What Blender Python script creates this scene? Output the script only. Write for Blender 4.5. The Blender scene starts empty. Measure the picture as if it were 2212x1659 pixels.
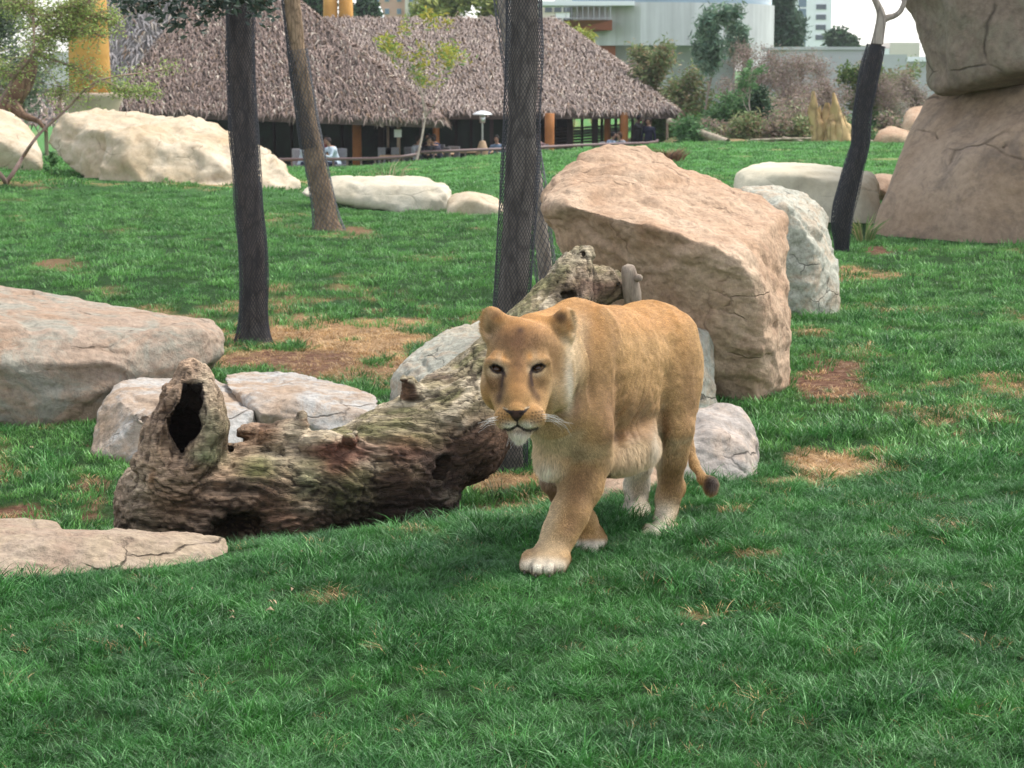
import bpy, bmesh, math, random
import numpy as np
from mathutils import Vector, Matrix
random.seed(7)
RNG = np.random.default_rng(11)
scene = bpy.context.scene
C = scene.collection

# ------------------------------------------------------------------ camera
F = 4436.0                      # focal length in pixels of a 2212 x 1659 picture
CW, CH = 1106.0, 829.5
CAMZ = 1.9
PITCH = math.atan((CH - 140.0) / F)
cam_d = bpy.data.cameras.new('camera')
cam = bpy.data.objects.new('camera', cam_d)
C.objects.link(cam)
cam.location = (0, 0, CAMZ)
cam.rotation_euler = (math.pi / 2 - PITCH, 0, 0)
cam_d.sensor_width = 36.0
cam_d.lens = F / 2212 * 36.0
cam_d.clip_start = 0.1
cam_d.clip_end = 2000
cam_d.dof.use_dof = True
cam_d.dof.focus_distance = 7.9
cam_d.dof.aperture_fstop = 10.0
scene.camera = cam

# ------------------------------------------------------------------ light
SUN_EL, SUN_AZ = math.radians(60), math.radians(62)    # azimuth clockwise from +Y (towards the right)
w = bpy.data.worlds.new('World')
scene.world = w
w.use_nodes = True
nt = w.node_tree
nt.nodes.clear()
sky = nt.nodes.new('ShaderNodeTexSky')
sky.sky_type = 'NISHITA'
sky.sun_disc = False
sky.sun_elevation = SUN_EL
sky.sun_rotation = SUN_AZ
sky.air_density = 1.0
sky.dust_density = 1.0
sky.ozone_density = 1.0
hsv = nt.nodes.new('ShaderNodeHueSaturation')
hsv.inputs['Saturation'].default_value = 0.35
bg = nt.nodes.new('ShaderNodeBackground')
bg.inputs['Strength'].default_value = 0.12
wo = nt.nodes.new('ShaderNodeOutputWorld')
nt.links.new(sky.outputs[0], hsv.inputs['Color'])
nt.links.new(hsv.outputs[0], bg.inputs[0])
nt.links.new(bg.outputs[0], wo.inputs[0])
sd = bpy.data.lights.new('sun', 'SUN')
sd.energy = 1.5
sd.angle = math.radians(18)
sd.color = (1.0, 0.95, 0.88)
sun = bpy.data.objects.new('sun', sd)
C.objects.link(sun)
sv = Vector((math.sin(SUN_AZ) * math.cos(SUN_EL), math.cos(SUN_AZ) * math.cos(SUN_EL), math.sin(SUN_EL)))
sun.rotation_euler = sv.to_track_quat('Z', 'Y').to_euler()
sun.location = (10, 0, 30)
scene.view_settings.view_transform = 'Standard'
scene.view_settings.look = 'None'
scene.view_settings.gamma = 1.0
scene.view_settings.use_curve_mapping = False
scene.view_settings.exposure = 1.58
scene.cycles.max_bounces = 6
scene.cycles.diffuse_bounces = 3
scene.cycles.glossy_bounces = 2
scene.cycles.transmission_bounces = 4
scene.cycles.transparent_max_bounces = 12
scene.cycles.caustics_reflective = False
scene.cycles.caustics_refractive = False

# ------------------------------------------------------------------ geometry helpers
def P(px, py, Y):
    """the place at distance Y seen at pixel (px, py) of the 2212-wide photograph"""
    a = (px - CW) / F
    b = -(py - CH) / F
    dy = math.cos(PITCH) + b * math.sin(PITCH)
    dz = -math.sin(PITCH) + b * math.cos(PITCH)
    t = Y / dy
    return np.array([a * t, Y, CAMZ + dz * t])
def proj(V):
    """pixel position of world points (n,3)"""
    x, y, z = V[:, 0], V[:, 1], V[:, 2] - CAMZ
    d = y * math.cos(PITCH) - z * math.sin(PITCH)
    u = y * math.sin(PITCH) + z * math.cos(PITCH)
    return CW + F * x / d, CH - F * u / d
def M(pxs, Y): return pxs * Y / F          # pixels to metres at distance Y

def _hash(ix, iy, iz, seed):
    h = (ix.astype(np.uint32) * np.uint32(374761393) + iy.astype(np.uint32) * np.uint32(668265263)
         + iz.astype(np.uint32) * np.uint32(2147483647) + np.uint32(seed * 974634777 & 0xffffffff))
    h ^= h >> np.uint32(13); h *= np.uint32(1274126177); h ^= h >> np.uint32(16)
    h *= np.uint32(2246822519); h ^= h >> np.uint32(13)
    return h.astype(np.float32) / np.float32(4294967295.0)
def vnoise(Q, seed=0):
    Q = np.asarray(Q, dtype=np.float64)
    i = np.floor(Q).astype(np.int64); f = Q - i
    f = f * f * f * (f * (f * 6 - 15) + 10)
    r = 0
    for dx in (0, 1):
        wx = f[:, 0] if dx else 1 - f[:, 0]
        for dy in (0, 1):
            wy = f[:, 1] if dy else 1 - f[:, 1]
            for dz in (0, 1):
                wz = f[:, 2] if dz else 1 - f[:, 2]
                r = r + wx * wy * wz * _hash(i[:, 0] + dx, i[:, 1] + dy, i[:, 2] + dz, seed)
    return r * 2 - 1
def fbm(Q, octaves=4, seed=0, gain=0.5, lac=2.03):
    a, r, q = 1.0, 0, np.asarray(Q, dtype=np.float64).copy()
    for o in range(octaves):
        r = r + a * vnoise(q + o * 17.3, seed + o)
        a *= gain; q = q * lac
    return r
def worley(Q, seed=0):
    Q = np.asarray(Q, dtype=np.float64)
    i = np.floor(Q).astype(np.int64)
    d1 = np.full(len(Q), 9.0); d2 = d1.copy()
    for dx in (-1, 0, 1):
        for dy in (-1, 0, 1):
            for dz in (-1, 0, 1):
                c = i + (dx, dy, dz)
                o = np.stack([_hash(c[:, 0], c[:, 1], c[:, 2], seed + k) for k in (1, 2, 3)], 1)
                d = np.sqrt(((c + o - Q) ** 2).sum(1))
                n = d < d1
                d2 = np.where(n, d1, np.minimum(d2, d))
                d1 = np.where(n, d, d1)
    return d1, d2
def sstep(a, b, x):
    t = np.clip((x - a) / (b - a), 0, 1)
    return t * t * (3 - 2 * t)

def link(o, parent=None):
    C.objects.link(o)
    if parent is not None: o.parent = parent
    return o
def tag(o, label=None, cat=None, group=None, kind=None):
    if label: o['label'] = label
    if cat: o['category'] = cat
    if group: o['group'] = group
    if kind: o['kind'] = kind
    return o
def empty(name, loc, label=None, cat=None, group=None, rz=0):
    o = bpy.data.objects.new(name, None)
    o.empty_display_size = 0.2
    o.location = loc; o.rotation_euler = (0, 0, rz)
    C.objects.link(o)
    return tag(o, label, cat, group)
def mesh_np(name, V, faces, mat, parent=None, smooth=True, cols=None, origin=None, face_mats=None, quads=True):
    """faces: (n,3) or (n,4) array or list of lists; cols: dict name -> (nverts,4)"""
    V = np.asarray(V, dtype=np.float64)
    me = bpy.data.meshes.new(name)
    if origin is None:
        origin = np.zeros(3); q = parent
        while q is not None: origin = origin + np.array(q.location); q = q.parent
    V = V - np.asarray(origin)
    if isinstance(faces, np.ndarray):
        n, k = faces.shape
        me.vertices.add(len(V)); me.vertices.foreach_set('co', V.astype(np.float32).ravel())
        me.loops.add(n * k); me.loops.foreach_set('vertex_index', faces.astype(np.int32).ravel())
        me.polygons.add(n)
        me.polygons.foreach_set('loop_start', np.arange(0, n * k, k, dtype=np.int32))
        me.update(calc_edges=True)
    else:
        me.from_pydata(V.tolist(), [], faces)
        me.update()
    me.validate()
    if cols:
        for cn, cv in cols.items():
            at = me.color_attributes.new(cn, 'FLOAT_COLOR', 'POINT')
            cv = np.asarray(cv, dtype=np.float32)
            if cv.shape[1] == 3: cv = np.concatenate([cv, np.ones((len(cv), 1), np.float32)], 1)
            at.data.foreach_set('color', cv.ravel())
    if smooth and len(me.polygons):
        me.polygons.foreach_set('use_smooth', np.ones(len(me.polygons), dtype=bool))
    for m in (mat if isinstance(mat, (list, tuple)) else [mat]): me.materials.append(m)
    if face_mats is not None: me.polygons.foreach_set('material_index', np.asarray(face_mats, dtype=np.int32))
    o = bpy.data.objects.new(name, me)
    link(o, parent)
    if parent is None: o.location = origin
    return o

def grid_axes(lo, hi, res):
    return [np.arange(lo[k], hi[k] + res, res) for k in range(3)]
def surface_nets(D, axes):
    """D: field (nx,ny,nz), negative inside; axes: three coordinate arrays. -> verts, quads"""
    nx, ny, nz = D.shape
    S = D < 0
    cnt = np.zeros((nx - 1, ny - 1, nz - 1), np.int8)
    for dx in (0, 1):
        for dy in (0, 1):
            for dz in (0, 1):
                cnt += S[dx:nx - 1 + dx, dy:ny - 1 + dy, dz:nz - 1 + dz]
    act = (cnt > 0) & (cnt < 8)
    ci = np.argwhere(act)
    idx = np.full(act.shape, -1, np.int32); idx[act] = np.arange(len(ci))
    corner = np.array([(a, b, c) for a in (0, 1) for b in (0, 1) for c in (0, 1)])
    vals = np.stack([D[ci[:, 0] + a, ci[:, 1] + b, ci[:, 2] + c] for a, b, c in corner], 1)
    acc = np.zeros((len(ci), 3)); num = np.zeros(len(ci))
    for i in range(8):
        for j in range(i + 1, 8):
            if np.abs(corner[i] - corner[j]).sum() != 1: continue
            va, vb = vals[:, i], vals[:, j]
            m = (va < 0) != (vb < 0)
            t = np.where(m, va / np.where(m, va - vb, 1), 0)
            acc += np.where(m[:, None], corner[i] + (corner[j] - corner[i]) * t[:, None], 0)
            num += m
    Vi = ci + acc / num[:, None]
    V = np.stack([np.interp(Vi[:, k], np.arange(len(axes[k])), axes[k]) for k in range(3)], 1)
    quads = []
    for ax in range(3):
        o1, o2 = (ax + 1) % 3, (ax + 2) % 3
        sl0 = [slice(1, -1)] * 3; sl1 = [slice(1, -1)] * 3
        sl0[ax] = slice(0, -1); sl1[ax] = slice(1, None)
        a, b = S[tuple(sl0)], S[tuple(sl1)]
        for flip, m in ((False, a & ~b), (True, ~a & b)):
            e = np.argwhere(m)
            if not len(e): continue
            base = e.copy()
            base[:, o1] += 1; base[:, o2] += 1           # grid point of the edge
            def cell(d1, d2):
                q = base.copy(); q[:, o1] += d1; q[:, o2] += d2
                return idx[q[:, 0], q[:, 1], q[:, 2]]
            f = np.stack([cell(-1, -1), cell(0, -1), cell(0, 0), cell(-1, 0)], 1)
            quads.append(f[:, ::-1] if flip else f)
    Q = np.concatenate(quads)
    Q = Q[(Q >= 0).all(1)]
    return V, Q
def vnormals(V, Q):
    a = V[Q[:, 2]] - V[Q[:, 0]]; b = V[Q[:, 3 if Q.shape[1] > 3 else 1]] - V[Q[:, 1 if Q.shape[1] > 3 else 0]]
    n = np.cross(a, b) if Q.shape[1] > 3 else np.cross(V[Q[:, 1]] - V[Q[:, 0]], V[Q[:, 2]] - V[Q[:, 0]])
    N = np.zeros_like(V)
    for k in range(Q.shape[1]):
        for c in range(3): N[:, c] += np.bincount(Q[:, k], n[:, c], len(V))
    return N / (np.linalg.norm(N, axis=1, keepdims=True) + 1e-12)
def vsmooth(V, Q, it=2, lam=0.5):
    E = np.concatenate([Q[:, [i, (i + 1) % Q.shape[1]]] for i in range(Q.shape[1])])
    E = np.concatenate([E, E[:, ::-1]])
    cnt = np.bincount(E[:, 0], minlength=len(V))[:, None]
    for _ in range(it):
        A = np.stack([np.bincount(E[:, 0], V[E[:, 1], c], len(V)) for c in range(3)], 1) / np.maximum(cnt, 1)
        V = V + (A - V) * lam
    return V

class SDF:
    """a field of smoothly joined solids on a grid"""
    def __init__(s, axes):
        s.ax = [np.asarray(a, dtype=np.float32) for a in axes]
        s.D = np.full([len(a) for a in axes], 9.0, np.float32)
    def _win(s, lo, hi):
        sl = []
        for k in range(3):
            i0 = max(0, int(np.searchsorted(s.ax[k], lo[k])) - 1)
            i1 = min(len(s.ax[k]), int(np.searchsorted(s.ax[k], hi[k])) + 1)
            if i1 <= i0: return None, None
            sl.append(slice(i0, i1))
        g = np.meshgrid(*[s.ax[k][sl[k]] for k in range(3)], indexing='ij', sparse=True)
        return tuple(sl), g
    def _join(s, sl, d, k, mode):
        A = s.D[sl]
        if mode == 'add':
            if k <= 0: s.D[sl] = np.minimum(A, d)
            else:
                h = np.maximum(k - np.abs(A - d), 0) / k
                s.D[sl] = np.minimum(A, d) - h * h * k * 0.25
        else:
            d = -d
            if k <= 0: s.D[sl] = np.maximum(A, d)
            else:
                h = np.maximum(k - np.abs(A - d), 0) / k
                s.D[sl] = np.maximum(A, d) + h * h * k * 0.25
    def cone(s, a, b, ra, rb, k=0.03, mode='add'):
        a = np.asarray(a, float); b = np.asarray(b, float)
        m = max(ra, rb) + k + 0.03
        sl, g = s._win(np.minimum(a, b) - m, np.maximum(a, b) + m)
        if sl is None: return
        ab = b - a; L2 = float(ab @ ab) + 1e-9
        h = ((g[0] - a[0]) * ab[0] + (g[1] - a[1]) * ab[1] + (g[2] - a[2]) * ab[2]) / L2
        h = np.clip(h, 0, 1)
        d = np.sqrt((g[0] - a[0] - ab[0] * h) ** 2 + (g[1] - a[1] - ab[1] * h) ** 2 + (g[2] - a[2] - ab[2] * h) ** 2) - (ra + (rb - ra) * h)
        s._join(sl, d.astype(np.float32), k, mode)
    def chain(s, pts, rs, k=0.03, mode='add'):
        for i in range(len(pts) - 1): s.cone(pts[i], pts[i + 1], rs[i], rs[i + 1], k, mode)
    def ell(s, c, r, R=None, k=0.03, mode='add'):
        """ellipsoid; R: 3x3 rows are its local axes"""
        c = np.asarray(c, float); r = np.asarray(r, float)
        m = float(r.max()) + k + 0.03
        sl, g = s._win(c - m, c + m)
        if sl is None: return
        q = [g[i] - c[i] for i in range(3)]
        if R is not None: q = [R[i][0] * q[0] + R[i][1] * q[1] + R[i][2] * q[2] for i in range(3)]
        k0 = np.sqrt((q[0] / r[0]) ** 2 + (q[1] / r[1]) ** 2 + (q[2] / r[2]) ** 2)
        k1 = np.sqrt((q[0] / r[0] ** 2) ** 2 + (q[1] / r[1] ** 2) ** 2 + (q[2] / r[2] ** 2) ** 2) + 1e-6
        s._join(sl, (k0 * (k0 - 1) / k1).astype(np.float32), k, mode)
    def mesh(s): return surface_nets(s.D, s.ax)

class MB:
    """collects simple shapes into one mesh"""
    def __init__(s): s.v = []; s.f = []; s.c = []; s.n = 0; s.col = None
    def add(s, V, Fc, col=None):
        V = [tuple(p) for p in V]
        s.v += V; s.f += [[i + s.n for i in f] for f in Fc]; s.n += len(V)
        s.c += [col if col is not None else (1, 1, 1)] * len(V)
    def box(s, c, size, rz=0, col=None, R=None):
        x, y, z = [q / 2 for q in size]
        V = [(-x, -y, -z), (x, -y, -z), (x, y, -z), (-x, y, -z), (-x, -y, z), (x, -y, z), (x, y, z), (-x, y, z)]
        ca, sa = math.cos(rz), math.sin(rz)
        if R is not None: V = [tuple(R @ np.array(p) + np.array(c)) for p in V]
        else: V = [(p[0] * ca - p[1] * sa + c[0], p[0] * sa + p[1] * ca + c[1], p[2] + c[2]) for p in V]
        s.add(V, [(0, 3, 2, 1), (4, 5, 6, 7), (0, 1, 5, 4), (1, 2, 6, 5), (2, 3, 7, 6), (3, 0, 4, 7)], col)
    def tube(s, pts, rs, seg=6, cap=True, col=None, wob=0):
        pts = [np.asarray(p, float) for p in pts]
        V = []; prev = None
        for i, p in enumerate(pts):
            d = pts[min(i + 1, len(pts) - 1)] - pts[max(i - 1, 0)]
            d = d / (np.linalg.norm(d) + 1e-9)
            if prev is None:
                ref = np.array([0, 0, 1.]) if abs(d[2]) < 0.9 else np.array([1., 0, 0])
                u = np.cross(d, ref)
            else: u = prev - d * (prev @ d)
            u /= np.linalg.norm(u) + 1e-9; prev = u
            v = np.cross(d, u)
            for k in range(seg):
                a = 2 * math.pi * k / seg
                r = rs[i] * (1 + (random.uniform(-wob, wob) if wob else 0))
                V.append(p + (u * math.cos(a) + v * math.sin(a)) * r)
        Fc = [(i * seg + k, i * seg + (k + 1) % seg, (i + 1) * seg + (k + 1) % seg, (i + 1) * seg + k)
              for i in range(len(pts) - 1) for k in range(seg)]
        if cap: Fc += [tuple(range(seg))[::-1], tuple((len(pts) - 1) * seg + k for k in range(seg))]
        s.add(V, Fc, col)
    def quad(s, a, b, c, d, col=None): s.add([a, b, c, d], [(0, 1, 2, 3)], col)
    def lathe(s, c, prof, seg=16, col=None):
        V = [(c[0] + r * math.cos(2 * math.pi * k / seg), c[1] + r * math.sin(2 * math.pi * k / seg), c[2] + z) for r, z in prof for k in range(seg)]
        Fc = [(i * seg + k, i * seg + (k + 1) % seg, (i + 1) * seg + (k + 1) % seg, (i + 1) * seg + k) for i in range(len(prof) - 1) for k in range(seg)]
        Fc += [tuple(range(seg))[::-1], tuple((len(prof) - 1) * seg + k for k in range(seg))]
        s.add(V, Fc, col)
    def build(s, name, mat, parent=None, origin=None, smooth=False, bevel=0):
        o = mesh_np(name, np.array(s.v), s.f, mat, parent, smooth, {'col': np.array(s.c)} if any(c != (1, 1, 1) for c in s.c) else None, origin)
        if bevel:
            b = o.modifiers.new('bevel', 'BEVEL'); b.width = bevel; b.segments = 2; b.limit_method = 'ANGLE'
        return o

# ------------------------------------------------------------------ material helpers
class NT:
    def __init__(s, name):
        s.m = bpy.data.materials.new(name); s.m.use_nodes = True
        s.t = s.m.node_tree; s.b = s.t.nodes['Principled BSDF']
        s.b.inputs['Specular IOR Level'].default_value = 0.3
    def n(s, typ, **kw):
        q = s.t.nodes.new('ShaderNode' + typ)
        for k, v in kw.items(): setattr(q, k, v)
        return q
    def l(s, a, b): s.t.links.new(a, b)
    def val(s, sock, v):
        if hasattr(v, 'is_linked') or isinstance(v, bpy.types.NodeSocket): s.l(v, sock)
        else: sock.default_value = v
    def coord(s, kind='Object', scale=(1, 1, 1)):
        c = s.n('TexCoord'); mp = s.n('Mapping')
        mp.inputs['Scale'].default_value = scale
        s.l(c.outputs[kind], mp.inputs['Vector']); return mp.outputs[0]
    def noise(s, vec, scale, detail=4, rough=0.55, dist=0):
        q = s.n('TexNoise'); q.inputs['Scale'].default_value = scale; q.inputs['Detail'].default_value = detail
        q.inputs['Roughness'].default_value = rough; q.inputs['Distortion'].default_value = dist
        s.l(vec, q.inputs['Vector']); return q.outputs['Fac']
    def vor(s, vec, scale, feature='DISTANCE_TO_EDGE', rand=1.0):
        q = s.n('TexVoronoi', feature=feature); q.inputs['Scale'].default_value = scale
        q.inputs['Randomness'].default_value = rand
        s.l(vec, q.inputs['Vector']); return q.outputs['Distance']
    def ramp(s, fac, stops, interp='LINEAR'):
        q = s.n('ValToRGB'); q.color_ramp.interpolation = interp
        e = q.color_ramp.elements
        while len(e) < len(stops): e.new(0.5)
        for i, (p, c) in enumerate(stops):
            e[i].position = p; e[i].color = (c, c, c, 1) if isinstance(c, (int, float)) else (*c, 1)
        s.l(fac, q.inputs[0]); return q.outputs[0]
    def mix(s, fac, a, b, mode='MIX'):
        q = s.n('Mix', data_type='RGBA', blend_type=mode)
        for sock, v in ((q.inputs[0], fac), (q.inputs[6], a), (q.inputs[7], b)):
            if isinstance(v, bpy.types.NodeSocket): s.l(v, sock)
            else: sock.default_value = v if isinstance(v, (int, float)) else (*v, 1)
        return q.outputs[2]
    def math(s, op, a, b=0.0):
        q = s.n('Math', operation=op)
        for i, v in enumerate((a, b)):
            if isinstance(v, bpy.types.NodeSocket): s.l(v, q.inputs[i])
            else: q.inputs[i].default_value = v
        return q.outputs[0]
    def bump(s, h, strength=0.5, dist=0.01, prev=None):
        q = s.n('Bump'); q.inputs['Strength'].default_value = strength; q.inputs['Distance'].default_value = dist
        s.l(h, q.inputs['Height'])
        if prev is not None: s.l(prev, q.inputs['Normal'])
        return q.outputs[0]
    def attr(s, name, kind='GEOMETRY'):
        q = s.n('Attribute', attribute_type=kind); q.attribute_name = name; return q
    def out(s, col=None, rough=None, normal=None, spec=None):
        if col is not None: s.val(s.b.inputs['Base Color'], col if isinstance(col, bpy.types.NodeSocket) else (*col, 1))
        if rough is not None: s.val(s.b.inputs['Roughness'], rough)
        if normal is not None: s.l(normal, s.b.inputs['Normal'])
        if spec is not None: s.b.inputs['Specular IOR Level'].default_value = spec
        return s.m
def plain(name, col, rough=0.7, var=0.15, scale=8, bump=0.15, spec=0.3, metal=0):
    t = NT(name); c = t.coord()
    n = t.noise(c, scale, 5, 0.6)
    lo = tuple(q * (1 - var) for q in col); hi = tuple(min(1, q * (1 + var)) for q in col)
    t.b.inputs['Metallic'].default_value = metal
    return t.out(t.ramp(n, [(0.3, lo), (0.7, hi)]), rough, t.bump(t.noise(c, scale * 6, 4), bump, 0.01), spec)
def vcol_mat(name, rough=0.8, spec=0.2, var=0.2, scale=10, transl=0.0):
    t = NT(name); c = t.coord(); a = t.attr('col').outputs['Color']
    n = t.ramp(t.noise(c, scale, 4), [(0.3, 1 - var), (0.7, 1 + var)])
    t.out(t.mix(1.0, a, n, 'MULTIPLY'), rough, None, spec)
    if transl:
        tr = t.n('BsdfTranslucent'); mx = t.n('MixShader'); mx.inputs[0].default_value = transl
        t.l(a, tr.inputs[0]); t.l(t.b.outputs[0], mx.inputs[1]); t.l(tr.outputs[0], mx.inputs[2])
        t.l(mx.outputs[0], t.t.nodes['Material Output'].inputs['Surface'])
    return t.m
# ------------------------------------------------------------------ terrain
TCOL = {
 -900: [(4,0),(7.2,0),(7.8,-.02),(8.3,-.12),(9.2,-.34),(13,-.30),(16,-.25),(22,-.05),(32,.1),(45,.0),(60,-1.2),(66,-2.05),(90,-2.05),(400,-2.5)],
 0:    [(4,0),(7.0,0),(7.45,-.03),(8.0,-.16),(9.2,-.36),(13,-.30),(16,-.25),(22,-.05),(32,.1),(45,.0),(60,-1.2),(66,-2.05),(90,-2.05),(400,-2.5)],
 250:  [(4,0),(7.2,0),(7.65,-.03),(8.3,-.18),(9.2,-.37),(13,-.32),(16,-.27),(22,-.08),(32,.06),(45,-.1),(60,-1.2),(66,-2.05),(90,-2.05),(400,-2.5)],
 500:  [(4,0),(7.7,0),(8.05,-.01),(8.6,-.18),(9.2,-.37),(13,-.32),(16,-.28),(22,-.12),(32,.0),(45,-.3),(60,-1.25),(66,-2.05),(90,-2.05),(400,-2.5)],
 750:  [(4,0),(7.9,0),(8.25,-.01),(8.8,-.15),(9.5,-.35),(13,-.32),(16,-.28),(22,-.17),(29,-.07),(45,-.4),(60,-1.05),(66,-2.05),(90,-2.05),(400,-2.5)],
 1000: [(4,0),(8.1,0),(8.5,-.01),(9.0,-.13),(9.8,-.27),(13,-.30),(16,-.28),(22,-.17),(29,-.07),(45,-.25),(60,-.78),(66,-2.05),(90,-2.05),(400,-2.5)],
 1180: [(4,0),(8.2,0),(8.6,-.01),(9.2,-.12),(10.2,-.24),(13,-.22),(16,-.2),(22,-.12),(29,-.05),(45,-.15),(60,-.55),(66,-2.05),(90,-2.05),(400,-2.5)],
 1320: [(4,0),(8.2,0),(8.7,-.01),(9.3,-.03),(11,-.06),(14,-.05),(22,-.03),(40,-.05),(60,-.45),(66,-1.6),(90,-2.05),(400,-2.5)],
 1480: [(4,0),(9,0),(14,-.0),(24,0),(40,-.05),(60,-.36),(66,-.6),(90,-1.2),(400,-2.5)],
 1800: [(4,0),(9,0),(14,-.0),(24,0),(40,-.05),(60,-.345),(66,-.6),(90,-1.0),(400,-2.5)],
 3200: [(4,0),(9,0),(14,-.0),(24,0),(40,-.05),(60,-.345),(66,-.6),(90,-1.0),(400,-2.5)],
}
_px = np.array(sorted(TCOL)); _NU, _NY = 411, 600
_us = np.linspace(-900, 3200, _NU); _ly = np.linspace(math.log(4), math.log(400), _NY)
_t0 = np.stack([np.interp(_ly, np.log([q[0] for q in TCOL[p]]), [q[1] for q in TCOL[p]]) for p in _px])
_T = np.stack([np.interp(_us, _px, _t0[:, j]) for j in range(_NY)], 1)
def _blur(A, n, ax):
    k = np.hanning(2 * n + 3)[1:-1]; k /= k.sum()
    return np.apply_along_axis(lambda v: np.convolve(np.pad(v, n, mode='edge'), k, 'valid'), ax, A)
_T = _blur(_blur(_T, 7, 1), 9, 0)
def gz(X, Y, micro=True):
    X = np.atleast_1d(np.asarray(X, float)); Y = np.atleast_1d(np.asarray(Y, float))
    Yc = np.clip(Y, 4, 399)
    px = np.clip(CW + F * X / Yc, -899, 3199)
    fu = (px + 900) / 4100 * (_NU - 1); fy = (np.log(Yc) - _ly[0]) / (_ly[-1] - _ly[0]) * (_NY - 1)
    i = np.clip(fu.astype(int), 0, _NU - 2); j = np.clip(fy.astype(int), 0, _NY - 2)
    a = fu - i; b = fy - j
    z = _T[i, j] * (1 - a) * (1 - b) + _T[i + 1, j] * a * (1 - b) + _T[i, j + 1] * (1 - a) * b + _T[i + 1, j + 1] * a * b
    if micro:
        Q = np.stack([X, Y, X * 0], 1)
        z = z + 0.018 * vnoise(Q * 1.9, 3) + 0.010 * vnoise(Q * 5.3, 4) + 0.05 * vnoise(Q * 0.35, 6) * sstep(11, 20, Y)
    return z
def gz1(X, Y): return float(gz(X, Y)[0])
def ground_at(px, py):
    """place on the ground seen at a pixel"""
    Ys = np.exp(np.linspace(math.log(4.2), math.log(200), 3000))
    pts = np.stack([P(px, py, y) for y in (1.0,)])[0]
    d = pts - np.array([0, 0, CAMZ]); 
    X = d[0] * Ys; Z = CAMZ + d[2] * Ys
    g = gz(X, Ys)
    k = np.argmax(Z < g)
    return np.array([X[k], Ys[k], g[k]])

# worn patches: (px, py, rx, ry, straw, soil)
PATCH = [
 (735,738,230,62,1,.15),(640,775,110,26,.4,1),(560,700,60,20,.8,.2),(800,800,90,26,.8,.5),(850,770,60,40,.9,.1),(1010,690,60,14,.8,0),(610,620,35,12,.7,.3),(150,572,50,14,.5,.5),
 (775,505,35,12,.6,.6),(490,395,110,10,.9,0),(60,395,60,10,.6,.1),(620,395,60,8,.8,0),(840,700,80,25,.7,0),
 (1810,820,90,40,.3,1),(1850,790,80,18,.4,.9),(1780,1005,120,30,1,.1),(1900,975,90,16,.8,0),(1680,1040,60,14,.9,.2),
 (1895,540,40,12,.2,1),(1900,600,60,10,.8,.2),(1830,590,50,12,.9,.2),(1880,658,40,10,.7,.1),(1970,668,40,9,.6,.1),
 (2080,940,60,10,.5,0),(2110,1135,60,12,.6,.2),(2180,1380,30,10,.5,.4),(1650,1310,40,9,.5,.3),(1520,1330,40,8,.6,.2),(1940,1240,60,14,.4,.5),
 (1385,1238,35,7,.2,.7),(1650,1195,30,6,.6,.2),(700,1290,50,12,.5,.2),(1730,990,40,8,.7,.2),
 (60,1110,110,16,.3,1),(200,1075,40,45,.3,.8),(200,1120,60,15,.3,.9),(1060,1105,120,16,.5,.8),(1130,1090,70,18,.6,.5),(1060,1035,60,16,.7,.3),(1160,1035,60,16,1,.2),
 (930,1150,80,10,.2,.6),(1760,1040,40,10,.7,0),(1580,1100,30,8,.3,.2),(1530,840,60,20,.1,.6),(1640,860,60,16,.3,.5),(1840,375,40,6,.6,.2),(1150,720,60,20,.7,.2),
 (1850,330,60,4,.4,0),(2050,830,40,8,.4,.2),(1650,600,60,14,.5,.4),
]
def wear(V):
    px, py = proj(V)
    Q = V * 1.0
    n1 = fbm(np.stack([V[:, 0] * 4, V[:, 1] * 2.2, V[:, 0] * 0], 1), 4, 21)
    straw = np.zeros(len(V)); soil = np.zeros(len(V))
    for (x, y, rx, ry, a, b) in PATCH:
        d = np.sqrt(((px - x) / rx) ** 2 + ((py - y) / ry) ** 2)
        k = np.clip(1.35 - d + 0.85 * n1, 0, 1)
        k = k * k * (3 - 2 * k)
        straw = np.maximum(straw, k * a); soil = np.maximum(soil, sstep(.25, .9, k) * b)
    sp = sstep(.55, 1.0, fbm(np.stack([V[:, 0] * 1.3, V[:, 1] * .9, V[:, 0] * 0 + 5], 1), 4, 33)) * sstep(8.5, 12, V[:, 1])
    straw = np.maximum(straw, sp * .5)
    return straw, soil
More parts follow.
